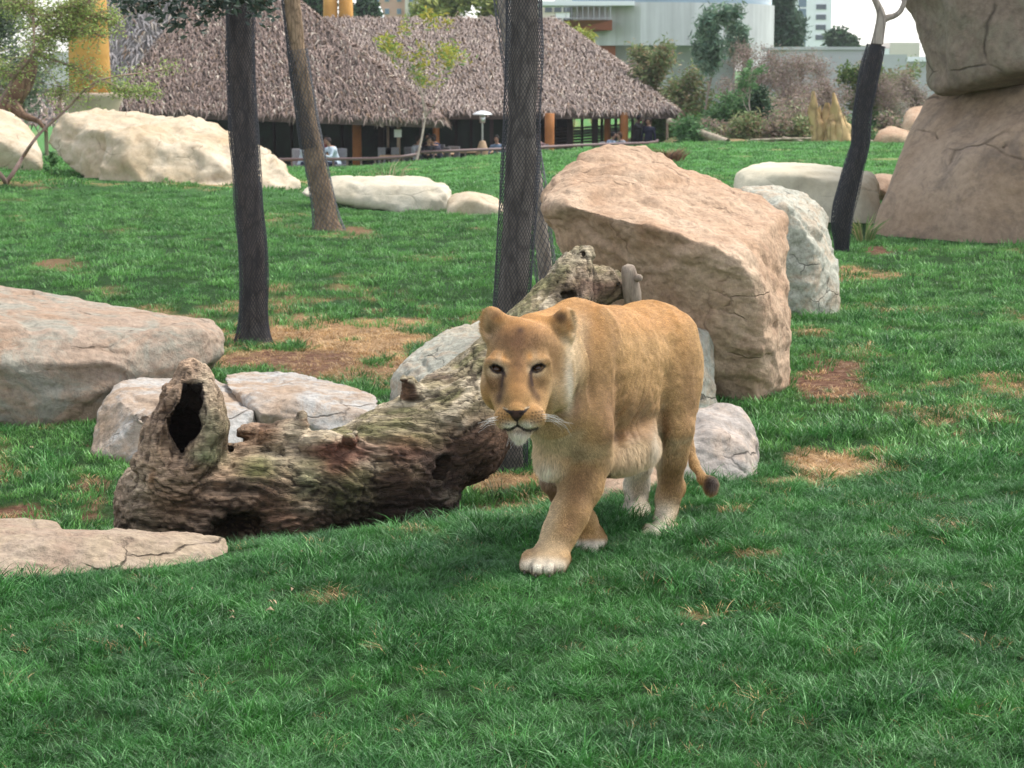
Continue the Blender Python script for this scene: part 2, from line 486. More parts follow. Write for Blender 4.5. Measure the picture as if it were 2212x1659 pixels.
if True:
    ws = np.linspace(-.62, .62, 420)
    Ys = np.concatenate([np.linspace(-2, 4.4, 16), np.exp(np.linspace(math.log(4.6), math.log(70), 520)), np.exp(np.linspace(math.log(72), math.log(1500), 40))])
    W, YY = np.meshgrid(ws, Ys, indexing='ij')
    XX = W * (YY + 9)
    Vg = np.stack([XX.ravel(), YY.ravel(), gz(XX.ravel(), YY.ravel())], 1)
    n, m = W.shape
    I = np.arange(n * m).reshape(n, m)
    Qg = np.stack([I[:-1, :-1].ravel(), I[1:, :-1].ravel(), I[1:, 1:].ravel(), I[:-1, 1:].ravel()], 1)
    st, so = wear(Vg)
    t = NT('soil_and_turf'); a = t.attr('col'); sep = t.n('SeparateColor'); t.l(a.outputs['Color'], sep.inputs[0])
    c = t.coord()
    n1 = t.noise(c, 3.0, 6, .65); n2 = t.noise(c, 40, 5, .6)
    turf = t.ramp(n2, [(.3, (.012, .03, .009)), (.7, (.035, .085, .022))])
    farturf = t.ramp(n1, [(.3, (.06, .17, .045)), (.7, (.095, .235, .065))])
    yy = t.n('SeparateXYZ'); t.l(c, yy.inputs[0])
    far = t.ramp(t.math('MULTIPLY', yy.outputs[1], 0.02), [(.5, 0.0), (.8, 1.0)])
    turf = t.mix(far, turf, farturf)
    straw = t.ramp(n2, [(.3, (.26, .15, .07)), (.7, (.48, .31, .16))])
    soil = t.ramp(t.noise(c, 18, 8, .75), [(.35, (.06, .03, .018)), (.5, (.15, .075, .045)), (.68, (.27, .17, .11))])
    col = t.mix(sep.outputs[0], turf, straw); col = t.mix(sep.outputs[1], col, soil)
    t.out(col, .95, t.bump(t.noise(c, 22, 8, .75), .9, .04), .1)
    g = mesh_np('ground', Vg, Qg, t.m, None, True, {'col': np.stack([st, so, st * 0], 1)})
    tag(g, kind='structure')

# ------------------------------------------------------------------ grass
def tuft(name, nb, h, spread, wid, lean, mat, seed, seg=3):
    r = random.Random(seed); V = []; Fc = []
    for b in range(nb):
        ang = r.uniform(0, 6.283); rad = spread * math.sqrt(r.random())
        x, y = rad * math.cos(ang), rad * math.sin(ang)
        da = ang + r.uniform(-1.4, 1.4); hh = h * r.uniform(.45, 1.15); ln = lean * r.uniform(.2, 1.3) * hh
        ta = r.uniform(0, 6.283); wx, wy = math.cos(ta) * wid / 2, math.sin(ta) * wid / 2
        i0 = len(V)
        for k in range(seg):
            q = k / seg; ww = (1 - q * .55)
            ox, oy, oz = x + math.cos(da) * ln * q * q, y + math.sin(da) * ln * q * q, hh * (q - .18 * lean * q * q)
            V += [(ox - wx * ww, oy - wy * ww, oz - .006), (ox + wx * ww, oy + wy * ww, oz - .006)]
        V.append((x + math.cos(da) * ln, y + math.sin(da) * ln, hh * (1 - .3 * lean)))
        for k in range(seg - 1):
            a = i0 + 2 * k; Fc.append((a, a + 1, a + 3, a + 2))
        a = i0 + 2 * (seg - 1); Fc.append((a, a + 1, a + 2))
    me = bpy.data.meshes.new(name); me.from_pydata(V, [], Fc); me.materials.append(mat)
    return bpy.data.objects.new(name, me)
def blade_mat(name, lo, hi, tip, transl=.22):
    t = NT(name); geo = t.n('NewGeometry'); c = t.n('TexCoord'); mp = t.n('Mapping')
    oi = t.n('ObjectInfo')
    t.l(geo.outputs['Position'], mp.inputs['Vector'])
    n = t.noise(mp.outputs[0], 2.2, 4, .6)
    n2 = t.noise(mp.outputs[0], 55, 2, .5)
    base = t.mix(t.ramp(n, [(.30, 0.0), (.70, 1.0)]), lo, hi)
    sx = t.n('SeparateXYZ'); t.l(c.outputs['Object'], sx.inputs[0])
    base = t.mix(t.ramp(n2, [(.56, 0.0), (.74, 1.0)]), base, tip)
    rnd = t.ramp(oi.outputs['Random'], [(0, .45), (1, 1.55)])
    base = t.mix(1.0, base, rnd, 'MULTIPLY')
    t.out(base, .45, None, .4)
    tr = t.n('BsdfTranslucent'); mx = t.n('MixShader'); mx.inputs[0].default_value = transl
    t.l(base, tr.inputs[0]); t.l(t.b.outputs[0], mx.inputs[1]); t.l(tr.outputs[0], mx.inputs[2])
    t.l(mx.outputs[0], t.t.nodes['Material Output'].inputs['Surface'])
    return t.m
AVOID = []            # (x, y, radius): where rocks and trunks stand, filled in later
def scatter_grass():
    G1 = blade_mat('grass_blades', (.022, .108, .020), (.062, .215, .036), (.22, .42, .17))
    G2 = blade_mat('straw_blades', (.40, .24, .10), (.56, .38, .18), (.62, .47, .27), .2)
    G3 = blade_mat('far_grass_blades', (.065, .20, .048), (.15, .33, .08), (.25, .42, .15))
    coll = bpy.data.collections.new('tufts')
    kinds = []
    def add(o): coll.objects.link(o); kinds.append(o)
    for i in range(5): add(tuft('a%02d_near' % i, 36, .062, .05, .0031, .75 + .2 * i, G1, i))
    for i in range(2): add(tuft('b%02d_long' % i, 26, .092, .035, .0040, .9, G1, 20 + i, 4))
    for i in range(2): add(tuft('c%02d_straw' % i, 22, .045, .06, .004, 1.6, G2, 30 + i))
    for i in range(3): add(tuft('d%02d_mid' % i, 30, .06, .09, .007, .9, G3, 40 + i, 2))
    for i in range(2): add(tuft('e%02d_far' % i, 26, .06, .22, .018, .8, G3, 50 + i, 2))
    add(tuft('f00_yellow', 16, .05, .06, .0036, 1.2, G2, 60, 2))
    lm = bpy.data.meshes.new('g00_litter'); rr = random.Random(9); lv = []; lf = []
    for q in range(3):
        x, y, a = rr.uniform(-.08, .08), rr.uniform(-.08, .08), rr.uniform(0, 6.28); c_, s_ = math.cos(a) * .014, math.sin(a) * .014; k0 = len(lv)
        lv += [(x - c_, y - s_, .03), (x + s_ * .4, y - c_ * .4, .042), (x + c_, y + s_, .028), (x - s_ * .4, y + c_ * .4, .036)]; lf.append((k0, k0 + 1, k0 + 2, k0 + 3))
    lm.from_pydata(lv, [], lf); lm.materials.append(plain('dry_leaf', (.36, .26, .16), .8, .35, 9)); add(bpy.data.objects.new('g00_litter', lm))
    pts = []; sc = []; kd = []
    rng = np.random.default_rng(5)
    def zone(y0, y1, dens, ks, size, pad=1.0):
        n = int((y1 - y0) * ((y0 + y1) / 2 * .27 + pad) * 2 * dens)
        Y = np.sqrt(rng.random(n) * (y1 ** 2 - y0 ** 2) + y0 ** 2)
        X = (rng.random(n) * 2 - 1) * (Y * .27 + pad)
        V = np.stack([X, Y, gz(X, Y)], 1)
        st, so = wear(V)
        clump = fbm(np.stack([X * 2.6, Y * 2.6, X * 0], 1), 3, 8)
        keep = rng.random(n) > np.clip(so * 1.05 + st * .35 - .05, 0, .97)
        for (ax, ay, ar) in AVOID: keep &= ((X - ax) ** 2 + (Y - ay) ** 2) > ar * ar
        V = V[keep]; st = st[keep]; clump = clump[keep]
        k = np.array(ks)[rng.integers(0, len(ks), len(V))]
        if y1 <= 26:
            k = np.where((clump > .25) & (rng.random(len(V)) < .35), 5 + (rng.random(len(V)) < .5), k) if y0 < 10 else k
            k = np.where(rng.random(len(V)) < st * 1.1, 7 + (rng.random(len(V)) < .5), k)
            k = np.where(rng.random(len(V)) < .025, 14, k); k = np.where(rng.random(len(V)) < .0012, 15, k)
        pts.append(V); kd.append(k)
        sc.append(size * (.7 + .5 * rng.random(len(V))) * (1 + .28 * np.clip(clump, -.8, 1)))
    def litter(y0, y1, dens):
        n = int((y1 - y0) * ((y0 + y1) / 2 * .27 + 1) * 2 * dens); Y = y0 + (y1 - y0) * rng.random(n); X = (rng.random(n) * 2 - 1) * (Y * .27 + 1)
        V = np.stack([X, Y, gz(X, Y)], 1); st, so = wear(V); keep = rng.random(n) < np.clip(st * .8 + so * .12, 0, 1); V = V[keep]
        pts.append(V); kd.append(7 + (rng.random(len(V)) < .5)); sc.append(.35 + .5 * rng.random(len(V)))
    litter(8, 20, 260)
    zone(4.2, 9.6, 540, [0, 1, 2, 3, 4], .95)
    zone(9.6, 17, 150, [9, 10, 11], 1.0)
    zone(9.6, 17, 60, [0, 1, 2, 3], .8)
    zone(17, 30, 60, [9, 10, 11], 1.1)
    zone(30, 48, 16, [12, 13], 1.0, 2)
    zone(48, 63, 10, [12, 13], 1.2, 2)
    V = np.concatenate(pts); K = np.concatenate(kd); S = np.concatenate(sc)
    me = bpy.data.meshes.new('grass'); me.vertices.add(len(V)); me.vertices.foreach_set('co', V.astype(np.float32).ravel())
    for nm, typ, dat in (('size', 'FLOAT', S), ('kind', 'INT', K)):
        at = me.attributes.new(nm, typ, 'POINT'); at.data.foreach_set('value', dat.astype(np.float32 if typ == 'FLOAT' else np.int32))
    rt = np.stack([(rng.random(len(V)) - .5) * .3, (rng.random(len(V)) - .5) * .3, rng.random(len(V)) * 6.283], 1).astype(np.float32)
    at = me.attributes.new('turn', 'FLOAT_VECTOR', 'POINT'); at.data.foreach_set('vector', rt.ravel())
    o = bpy.data.objects.new('grass', me); C.objects.link(o)
    tag(o, 'short green grass with straw-coloured blades covering the whole enclosure', 'grass', kind='stuff')
    ng = bpy.data.node_groups.new('grass_scatter', 'GeometryNodeTree')
    ng.interface.new_socket('Geometry', in_out='INPUT', socket_type='NodeSocketGeometry')
    ng.interface.new_socket('Geometry', in_out='OUTPUT', socket_type='NodeSocketGeometry')
    N = ng.nodes.new; L = ng.links.new
    gi, go = N('NodeGroupInput'), N('NodeGroupOutput')
    m2p = N('GeometryNodeMeshToPoints'); iop = N('GeometryNodeInstanceOnPoints'); ci = N('GeometryNodeCollectionInfo')
    ci.inputs['Collection'].default_value = coll
    ci.inputs['Separate Children'].default_value = True; ci.inputs['Reset Children'].default_value = True
    def named(n_, t_):
        q = N('GeometryNodeInputNamedAttribute'); q.data_type = t_; q.inputs['Name'].default_value = n_; return q.outputs[0]
    iop.inputs['Pick Instance'].default_value = True
    L(gi.outputs[0], m2p.inputs[0]); L(m2p.outputs[0], iop.inputs['Points']); L(ci.outputs[0], iop.inputs['Instance'])
    L(named('kind', 'INT'), iop.inputs['Instance Index']); L(named('size', 'FLOAT'), iop.inputs['Scale'])
    e2r = N('FunctionNodeEulerToRotation'); L(named('turn', 'FLOAT_VECTOR'), e2r.inputs[0]); L(e2r.outputs[0], iop.inputs['Rotation'])
    L(iop.outputs[0], go.inputs[0])
    md = o.modifiers.new('scatter', 'NODES'); md.node_group = ng
    print('GRASS tufts', len(V))
# ------------------------------------------------------------------ restaurant under thatched roofs
FL = -1.78
def thatch_mat():
    t = NT('palm_thatch'); a = t.attr('col').outputs['Color']; c = t.coord()
    n = t.ramp(t.noise(c, 1.2, 4), [(.3, .82), (.7, 1.15)])
    return t.out(t.mix(1.0, a, n, 'MULTIPLY'), .9, None, .15)
def strands(faces, dens, mat, parent, seed, col0=(.29, .225, .195), length=.40, width=.036, fringe=None):
    """faces: list of (eaveL, eaveR, topL, topR) corners; shaggy palm-leaf tongues lie down the slope in uneven courses"""
    rng = np.random.default_rng(seed); VV = []; FF = []; CC = []; n0 = 0
    for (eL, eR, tL, tR) in faces:
        eL, eR, tL, tR = map(np.asarray, (eL, eR, tL, tR))
        mid = ((tL + tR) - (eL + eR)) / 2; sl = np.linalg.norm(mid); wd = (np.linalg.norm(eR - eL) + np.linalg.norm(tR - tL)) / 2
        n = int(sl * wd * dens); v = rng.random(n)
        # fewer near the narrow top of a triangular face
        we, wt = np.linalg.norm(eR - eL), np.linalg.norm(tR - tL)
        v = v[rng.random(n) < (we + (wt - we) * v) / max(we, wt)]; n = len(v)
        rows = sl / .24; v = (np.floor(v * rows) + .5 + rng.normal(0, .22, n)) / rows
        u = rng.random(n)
        p = (eL * (1 - u)[:, None] + eR * u[:, None]) * (1 - v)[:, None] + (tL * (1 - u)[:, None] + tR * u[:, None]) * v[:, None]
        dn = -(mid / sl); nr = np.cross(eR - eL, mid); nr /= np.linalg.norm(nr)
        if nr[2] < 0: nr = -nr
        al = (eR - eL) / np.linalg.norm(eR - eL)
        L = length * rng.uniform(.5, 1.35, n); wv = width * rng.uniform(.5, 1.5, n); tw = rng.normal(0, .5, n) + .25 * np.sin(u * 9 + v * 7)
        d = dn + al * tw[:, None]; d /= np.linalg.norm(d, axis=1, keepdims=True)
        s_ = np.cross(d, nr); s_ += nr * rng.normal(0, .35, n)[:, None]
        lift = rng.uniform(.03, .16, n)
        p0 = p + nr * .03; p1 = p + d * (L * .55)[:, None] + nr * (lift + .03)[:, None]
        p2 = p + d * L[:, None] + nr * (lift * rng.uniform(.2, 1.1, n))[:, None] - np.array([0, 0, 1]) * (.10 * L)[:, None]
        sw = s_ * (wv / 2)[:, None]
        VV.append(np.concatenate([p0 - sw, p0 + sw, p1 + sw * 1.1, p1 - sw * 1.1, p2 + sw * .3, p2 - sw * .3]))
        k = np.arange(n) + n0
        FF += [np.stack([k, k + n, k + 2 * n, k + 3 * n], 1), np.stack([k + 3 * n, k + 2 * n, k + 4 * n, k + 5 * n], 1)]
        n0 += 6 * n
        b = rng.random(n); row = .5 + .5 * np.sin(v * rows * 2 * np.pi)
        c = np.array(col0)[None] * (.68 + .58 * b ** 1.3)[:, None]
        pal = rng.random(n) < .10; c[pal] = np.array([.50, .43, .35]) * rng.uniform(.6, 1.15, pal.sum())[:, None]
        bw = rng.random(n) < .14; c[bw] = np.array([.19, .13, .09])
        CC.append(np.tile(c, (6, 1)))
    V = np.concatenate(VV); Fc = np.concatenate(FF)
    o = mesh_np('thatch', V, Fc, mat, parent, False, {'col': np.concatenate(CC)}); tag(o, kind='stuff'); return o
def fringe(segs, parent, mat, seed, L=.32, n_m=26):
    rng = np.random.default_rng(seed); VV = []; FF = []; CC = []; n0 = 0
    for a, b in segs:
        a, b = np.asarray(a), np.asarray(b); ln = np.linalg.norm(b - a); n = int(ln * n_m); u = rng.random(n)
        p = a + (b - a) * u[:, None]; al = (b - a) / ln; out = np.cross(al, [0, 0, 1]); out = out if out[1] < 0 else -out
        p = p + out * rng.uniform(-.15, .12, n)[:, None] + np.array([0, 0, .08])
        clump = .6 + .5 * np.sin(u * ln * 2.1 + 3 * np.sin(u * ln * .7)); LL = L * rng.uniform(.35, 1.2, n) * clump
        w_ = al * (.035 * rng.uniform(.5, 1.6, n))[:, None]
        q = p + (out * rng.uniform(-.05, .35, n)[:, None] + al * rng.normal(0, .25, n)[:, None] + np.array([0, 0, -1.])) * LL[:, None]
        VV.append(np.concatenate([p - w_, p + w_, q + w_ * .3, q - w_ * .3])); k = np.arange(n) + n0; FF.append(np.stack([k, k + n, k + 2 * n, k + 3 * n], 1)); n0 += 4 * n
        c = np.array([.26, .21, .17])[None] * rng.uniform(.3, 1.6, n)[:, None]; CC.append(np.tile(c, (4, 1)))
    o = mesh_np('eave_fringe', np.concatenate(VV), np.concatenate(FF), mat, parent, False, {'col': np.concatenate(CC)}); tag(o, kind='stuff')
def person_mesh(name, label, x, y, z0, face, shirt, hair_col, stand=False, lean=.2, skin=(.36, .21, .15), legs=(.03, .035, .06), arms='table', hairlong=False):
    """small far figure: one continuous body, hair as a child; face = heading in degrees (0 looks to -Y)"""
    a = math.radians(face); f = np.array([math.sin(a), -math.cos(a), 0.]); s = np.array([f[1], -f[0], 0.]) * -1; U = np.array([0, 0, 1.])
    o = np.array([x, y, z0]); hip = o + U * (.92 if stand else .50)
    W_ = lambda fx, sx, ux, base=hip: base + f * fx + s * sx + U * ux
    lo, hi = o - [.75, .75, .05], o + [.75, .75, 1.85 if stand else 1.45]
    S = SDF(grid_axes(lo, hi, .022)); k = .03
    ch = W_(lean * .6, 0, .42); nk = W_(lean, 0, .56); hd = W_(lean + .05, 0, .72)
    S.cone(hip, W_(lean * .3, 0, .2), .145, .14, k); S.ell(ch, (.19, .14, .16), [s, f, U], k=.05); S.cone(W_(lean * .3, 0, .2), ch, .13, .15, k)
    S.cone(nk - U * .03, hd, .055, .05, k=.02); S.ell(hd, (.076, .092, .11), [s, f, U], k=.02); S.ell(hd + f * .092 - U * .01, (.014, .018, .022), [s, f, U], k=.008)
    for sg in (-1, 1):
        S.ell(hd + s * sg * .078 - U * .005, (.012, .018, .028), [s, f, U], k=.006)
        sh = W_(lean * .9, sg * .185, .47)
        if arms == 'table': el = W_(lean + .12, sg * .24, .23); hn = W_(lean + .36, sg * .12, .27)
        elif arms == 'up': el = W_(lean + .22, sg * .26, .38); hn = W_(lean + .22, sg * .07, .66)
        else: el = W_(.02, sg * .24, .2); hn = W_(.08, sg * .25, -.06)
        S.chain([sh, el, hn], [.058, .043, .032], k=.02); S.ell(hn + f * .04, (.03, .05, .02), [s, f, U], k=.015)
        if stand:
            kn = W_(.02, sg * .10, -.44); an = W_(0, sg * .11, -.86); S.chain([W_(0, sg * .09, -.02), kn, an], [.095, .065, .045], k=.03); S.ell(an + f * .08 - U * .03, (.045, .12, .035), [s, f, U], k=.02)
        else:
            kn = W_(.45, sg * .12, .02); an = W_(.45, sg * .12, -.42); S.chain([W_(0, sg * .10, -.02), kn, an], [.095, .07, .05], k=.03); S.ell(an + f * .07 - U * .03, (.045, .12, .035), [s, f, U], k=.02)
    V, Q = S.mesh(); V = vsmooth(V, Q, 1, .4)
    R_ = V - hip; hf_, hu_ = R_ @ f, R_[:, 2]
    col = np.tile(np.array(shirt), (len(V), 1)); col[hu_ < -.02] = legs; col[(hu_ < .08) & (hf_ > .12)] = legs
    isskin = (V[:, 2] > nk[2] - .005) | (np.linalg.norm(V - (W_(lean + .36, .12, .27) + f * .03), axis=1) < .08) | (np.linalg.norm(V - (W_(lean + .36, -.12, .27) + f * .03), axis=1) < .08)
    col[isskin] = skin
    hy = V - hd
    for sg in (-1, 1): col[(np.linalg.norm(hy - (s * sg * .032 + f * .088 + U * .012), axis=1) < .016)] = (.02, .015, .01)
    col[(np.abs(hy @ s) < .03) & (np.abs(hy[:, 2] + .055) < .009) & (hy @ f > .05)] = (.2, .07, .06)
    root = empty(name, o, label, 'person')
    mesh_np('body', V, Q, PMAT, root, True, {'col': col})
    H = SDF(grid_axes(hd - .24, hd + .24, .016)); H.ell(hd + U * .022 - f * .018, (.092, .104, .112), [s, f, U], k=0)
    if hairlong: H.cone(hd - f * .05, hd - f * .07 - U * .18, .08, .05, k=.03)
    H.ell(hd + f * .10 - U * .035, (.085, .085, .09), [s, f, U], k=.02, mode='sub')
    if not hairlong: H.ell(hd - U * .14, (.2, .2, .09), [s, f, U], k=.02, mode='sub')
    V, Q = H.mesh(); V += vnormals(V, Q) * (.004 * vnoise(V * 40, 3))[:, None]
    mesh_np('hair', V, Q, PMAT, root, True, {'col': np.tile(np.array(hair_col), (len(V), 1))})
    return root, W_(lean + .36, 0, .27)
def restaurant():
    global PMAT
    PMAT = vcol_mat('clothing_and_skin', .8, .2, .12, 12)
    th = thatch_mat(); base_m = plain('thatch_underlay', (.10, .078, .065), .95, .3, 3)
    wood = plain('dark_timber', (.035, .024, .020), .7, .3, 6); orange = plain('ochre_round_column', (.36, .145, .045), .8, .25, 2); pole = plain('weathered_pole', (.30, .22, .16), .8, .25, 4)
    glass = NT('dark_glass_painted_reflections'); c = glass.coord(); g = glass.noise(c, .35, 5, .6, 1.0)
    glass.out(glass.ramp(g, [(.35, (.003, .006, .006)), (.52, (.008, .035, .020)), (.62, (.004, .008, .008)), (.75, (.06, .07, .065))]), .25, None, .25)  # green and grey blotches stand in for reflections on the panes
    floorm = plain('terrace_floor', (.16, .13, .11), .8); rail = plain('painted_metal_rail', (.17, .11, .105), .5, .15, 5)
    root = empty('restaurant_building', (P(700, 300, 76)[0], 76, FL), 'long open restaurant pavilion with shaggy grey-brown thatched hip roofs', 'restaurant')
    # roofs: eave corners and ridges
    def roof(eave, top, nm, seed, dens=210):
        """eave: 4 corners anticlockwise from front left; top: ridge left, right"""
        e = [np.asarray(q) for q in eave]; t0, t1 = map(np.asarray, top)
        V = e + [t0, t1] + [q - np.array([0, 0, .22]) for q in e]
        Fc = [(0, 1, 5, 4), (1, 2, 5), (2, 3, 4, 5), (3, 0, 4), (0, 6, 7, 1), (1, 7, 8, 2), (2, 8, 9, 3), (3, 9, 6, 0), (6, 9, 8, 7)]
        o = mesh_np(nm, np.array(V), [list(f_) for f_ in Fc], base_m, root, False)
        faces = [(e[0], e[1], t0, t1), (e[1], e[2], t1, t1), (e[3], e[0], t0, t0)]
        strands(faces, dens, th, o, seed, (.27, .20, .168) if seed == 1 else (.32, .255, .22)); fringe([(e[0], e[1]), (e[1], e[2]), (e[3], e[0])], o, th, seed + 50)  # left roof toned darker than the right: their shading put into the colour
        return o
    zl = lambda px, py, Y: P(px, py, Y)
    roof([zl(236, 236, 73), zl(955, 262, 66.5), zl(905, 228, 92), zl(300, 228, 92)], [zl(455, -60, 81), zl(560, -62, 81)], 'thatched_roof', 1)
    r2 = roof([zl(700, 246, 75.5), zl(1462, 243, 75.5), zl(1440, 205, 97), zl(700, 205, 97)], [zl(640, 38, 86), zl(1192, 40, 86)], 'thatched_roof', 2)
    # an extra shaggy skirt of fallen leaves at the two corners
    tag(r2, 'right-hand thatched roof with a long level ridge')
    # floor, back wall and glass bays
    b = MB(); b.box((zl(820, 300, 80)[0], 79, FL - .15), (22.5, 24, .3)); b.build('terrace_floor', floorm, root)
    b = MB(); x0, x1 = zl(430, 0, 82)[0], zl(1240, 0, 82)[0]
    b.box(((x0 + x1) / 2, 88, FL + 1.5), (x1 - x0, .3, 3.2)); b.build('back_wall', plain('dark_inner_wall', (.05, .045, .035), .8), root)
    for i in range(5):                                    # kitchen shelves and counters deep inside
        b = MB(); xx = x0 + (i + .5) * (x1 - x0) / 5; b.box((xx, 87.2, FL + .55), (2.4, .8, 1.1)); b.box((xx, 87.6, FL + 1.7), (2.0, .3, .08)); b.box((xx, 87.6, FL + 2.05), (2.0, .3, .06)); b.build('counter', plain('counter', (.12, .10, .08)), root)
    gx = [(430, 583), (583, 621), (621, 676), (676, 732), (732, 823), (823, 905), (905, 983), (983, 1016), (1016, 1062), (1062, 1110), (1110, 1172)]
    for a, c_ in gx:
        xa, xb = zl(a, 0, 77.5)[0] + .05, zl(c_, 0, 77.5)[0] - .05
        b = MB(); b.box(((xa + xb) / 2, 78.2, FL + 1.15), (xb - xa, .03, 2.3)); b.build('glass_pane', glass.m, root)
        b = MB(); b.box((xa - .05, 78.15, FL + 1.15), (.10, .12, 2.3)); b.build('window_post', wood, root)
    def col_(px, Y, w_, m, nm, seg=14, top=.15):
        p = zl(px, 300, Y); b = MB(); r = M(w_, Y) / 2; b.lathe((p[0], Y, FL), [(r * 1.08, 0), (r, .25), (r * .97, 1.4), (r, 1.82 + top)], seg); b.build(nm, m, root, smooth=True)
    for px, Y, w_ in ((771, 70.5, 20), (942, 76, 15), (1187, 74, 21), (1312, 77, 15), (1348, 75.5, 18)): col_(px, Y, w_, orange, 'column')
    for px, Y, w_ in ((838, 71, 6), (861, 68.5, 8), (409, 74, 8), (1379, 75.5, 6), (1405, 76, 5), (1441, 75.6, 6), (1466, 75.4, 5)): col_(px, Y, w_, pole, 'pole', 8)
    for px, Y, w_ in ((823, 74, 12), (1231, 77, 13), (1285, 77, 13), (1300, 79, 6), (1258, 79, 4), (1330, 78, 6), (1366, 76.5, 6), (1062, 76, 8), (650, 76, 5)):
        p = zl(px, 300, Y); b = MB(); b.box((p[0], Y, FL + .98), (M(w_, Y), M(w_, Y), 1.96)); b.build('timber_post', wood, root)
    # slatted walkway seen through the open right end
    b = MB()
    for i in range(7): 
        a0, a1 = zl(1195, 318 - i * 6.4, 84), zl(1345, 306 - i * 6.0, 84); b.tube([a0, a1], [.045, .045], 5)
    for q in range(6): p = zl(1200 + q * 28, 300, 84.1); b.box((p[0], 84.1, FL + 1.2), (.07, .07, 2.4))
    o = b.build('walkway_fence', plain('grey_slats', (.33, .29, .25)), None, origin=zl(1270, 330, 84)); tag(o, 'grey slatted walkway fence seen through the open right end of the pavilion', 'fence')
    # white notice panels on the thin pole
    for px in (856, 863):
        p = zl(px, 288, 68.2 if px > 860 else 68.3); b = MB(); b.box(tuple(p), (M(9, 68), .03, M(17, 68))); o = b.build('notice_panel', plain('white_panel', (.75, .77, .76), .5, .03), None, origin=p, bevel=.005)
        tag(o, 'left blank white notice panel on the thin pole' if px < 860 else 'right blank white notice panel on the thin pole', 'notice', 'white notices on the pole')
    # terrace railing
    b = MB()
    pts = [(560, 345, 66), (603, 344.5, 65.5), (700, 344, 65), (800, 343, 64.5), (860, 340, 64.3), (905, 333, 64.5)]
    rr = empty('railing', zl(760, 350, 65), 'brownish handrail along the left terrace, curving up at its right end', 'railing'); q = [zl(*p) for p in pts]
    b.tube(q, [.055] * len(q), 6); b.build('handrail', rail, rr, smooth=True)
    for px in np.linspace(570, 900, 12):
        yy = np.interp(px, [p[0] for p in pts], [p[1] for p in pts]); Y = np.interp(px, [p[0] for p in pts], [p[2] for p in pts]); t = zl(px, yy, Y); b = MB(); b.box((t[0], Y + .02, (t[2] + FL) / 2), (.06, .05, t[2] - FL)); b.build('post', rail, rr)
    pts = [(897, 329, 66.5), (960, 327, 66.5), (1040, 323.5, 67), (1100, 321.5, 67.5), (1180, 317.5, 68.5), (1260, 313.5, 69.5), (1340, 311, 70.5), (1400, 309, 71.5), (1419, 306, 72.5), (1420, 303, 74)]
    rr = empty('railing', zl(1160, 330, 68), 'brownish handrail along the right terrace, ending at the two standing people', 'railing'); q = [zl(*p) for p in pts]; b = MB()
    b.tube(q, [.055] * len(q), 6); b.build('handrail', rail, rr, smooth=True)
    for px in np.linspace(903, 1415, 16):
        yy = np.interp(px, [p[0] for p in pts], [p[1] for p in pts]); Y = np.interp(px, [p[0] for p in pts], [p[2] for p in pts]); t = zl(px, yy, Y); b = MB(); b.box((t[0], Y + .02, (t[2] + FL) / 2), (.06, .05, t[2] - FL)); b.build('post', rail, rr)
    # patio heater
    p = zl(1042, 246, 70); hb = empty('patio_heater', (p[0], 70, FL), 'patio heater with a silver dish hood on the terrace', 'patio heater')
    st = plain('brushed_steel', (.55, .55, .54), .3, .1, 10, .05, .5, .8); z0 = p[2]
    b = MB(); b.lathe((p[0], 70, z0 - .03), [(.34, 0), (.33, .03), (.2, .10), (.03, .14)], 20); b.build('hood', plain('polished_hood', (.75, .74, .72), .35, .05, 5, 0, .5, .3), hb, smooth=True)
    b = MB(); b.lathe((p[0], 70, z0 - .30), [(.085, 0), (.10, .02), (.11, .26), (.08, .27)], 14); b.build('burner', st, hb, smooth=True)
    b = MB(); b.lathe((p[0], 70, FL + .8), [(.03, 0), (.03, z0 - .3 - FL - .8)], 8); b.build('pole', st, hb)
    b = MB(); b.lathe((p[0], 70, FL), [(.26, 0), (.26, .3), (.22, .75), (.10, 1.12), (.04, 1.15)], 16); b.build('base_cover', plain('tan_canvas_cover', (.35, .24, .14)), hb, smooth=True)
    # tables and chairs
    tabm = plain('table_wood', (.42, .26, .14), .5); chm = plain('grey_wicker', (.20, .19, .20), .7, .3, 30)
    def table(px, Y, w_, label):
        p = zl(px, 330, Y); r0 = empty('table', (p[0], Y, FL), label, 'table', 'tables on the terrace')
        b = MB(); b.box((p[0], Y, FL + .74), (w_, .8, .04)); b.build('tabletop', tabm, r0, bevel=.01)
        for sx in (-1, 1):
            for sy in (-1, 1): b = MB(); b.box((p[0] + sx * (w_ / 2 - .06), Y + sy * .33, FL + .36), (.05, .05, .72)); b.build('leg', wood, r0)
    table(857, 67.3, 1.1, 'wooden terrace table right behind the two thin poles'); table(945, 69, 1.1, 'wooden terrace table in front of the group of guests in dark clothes'); table(1011, 70.5, 1.0, 'empty wooden terrace table just left of the heater'); table(1090, 70.5, 1.0, 'wooden terrace table of the guest right of the heater'); table(690, 68.5, 1.2, 'wooden terrace table between the pale guests at the left'); table(1330, 73.5, 1.0, 'wooden terrace table between the two seated guests at the right end')
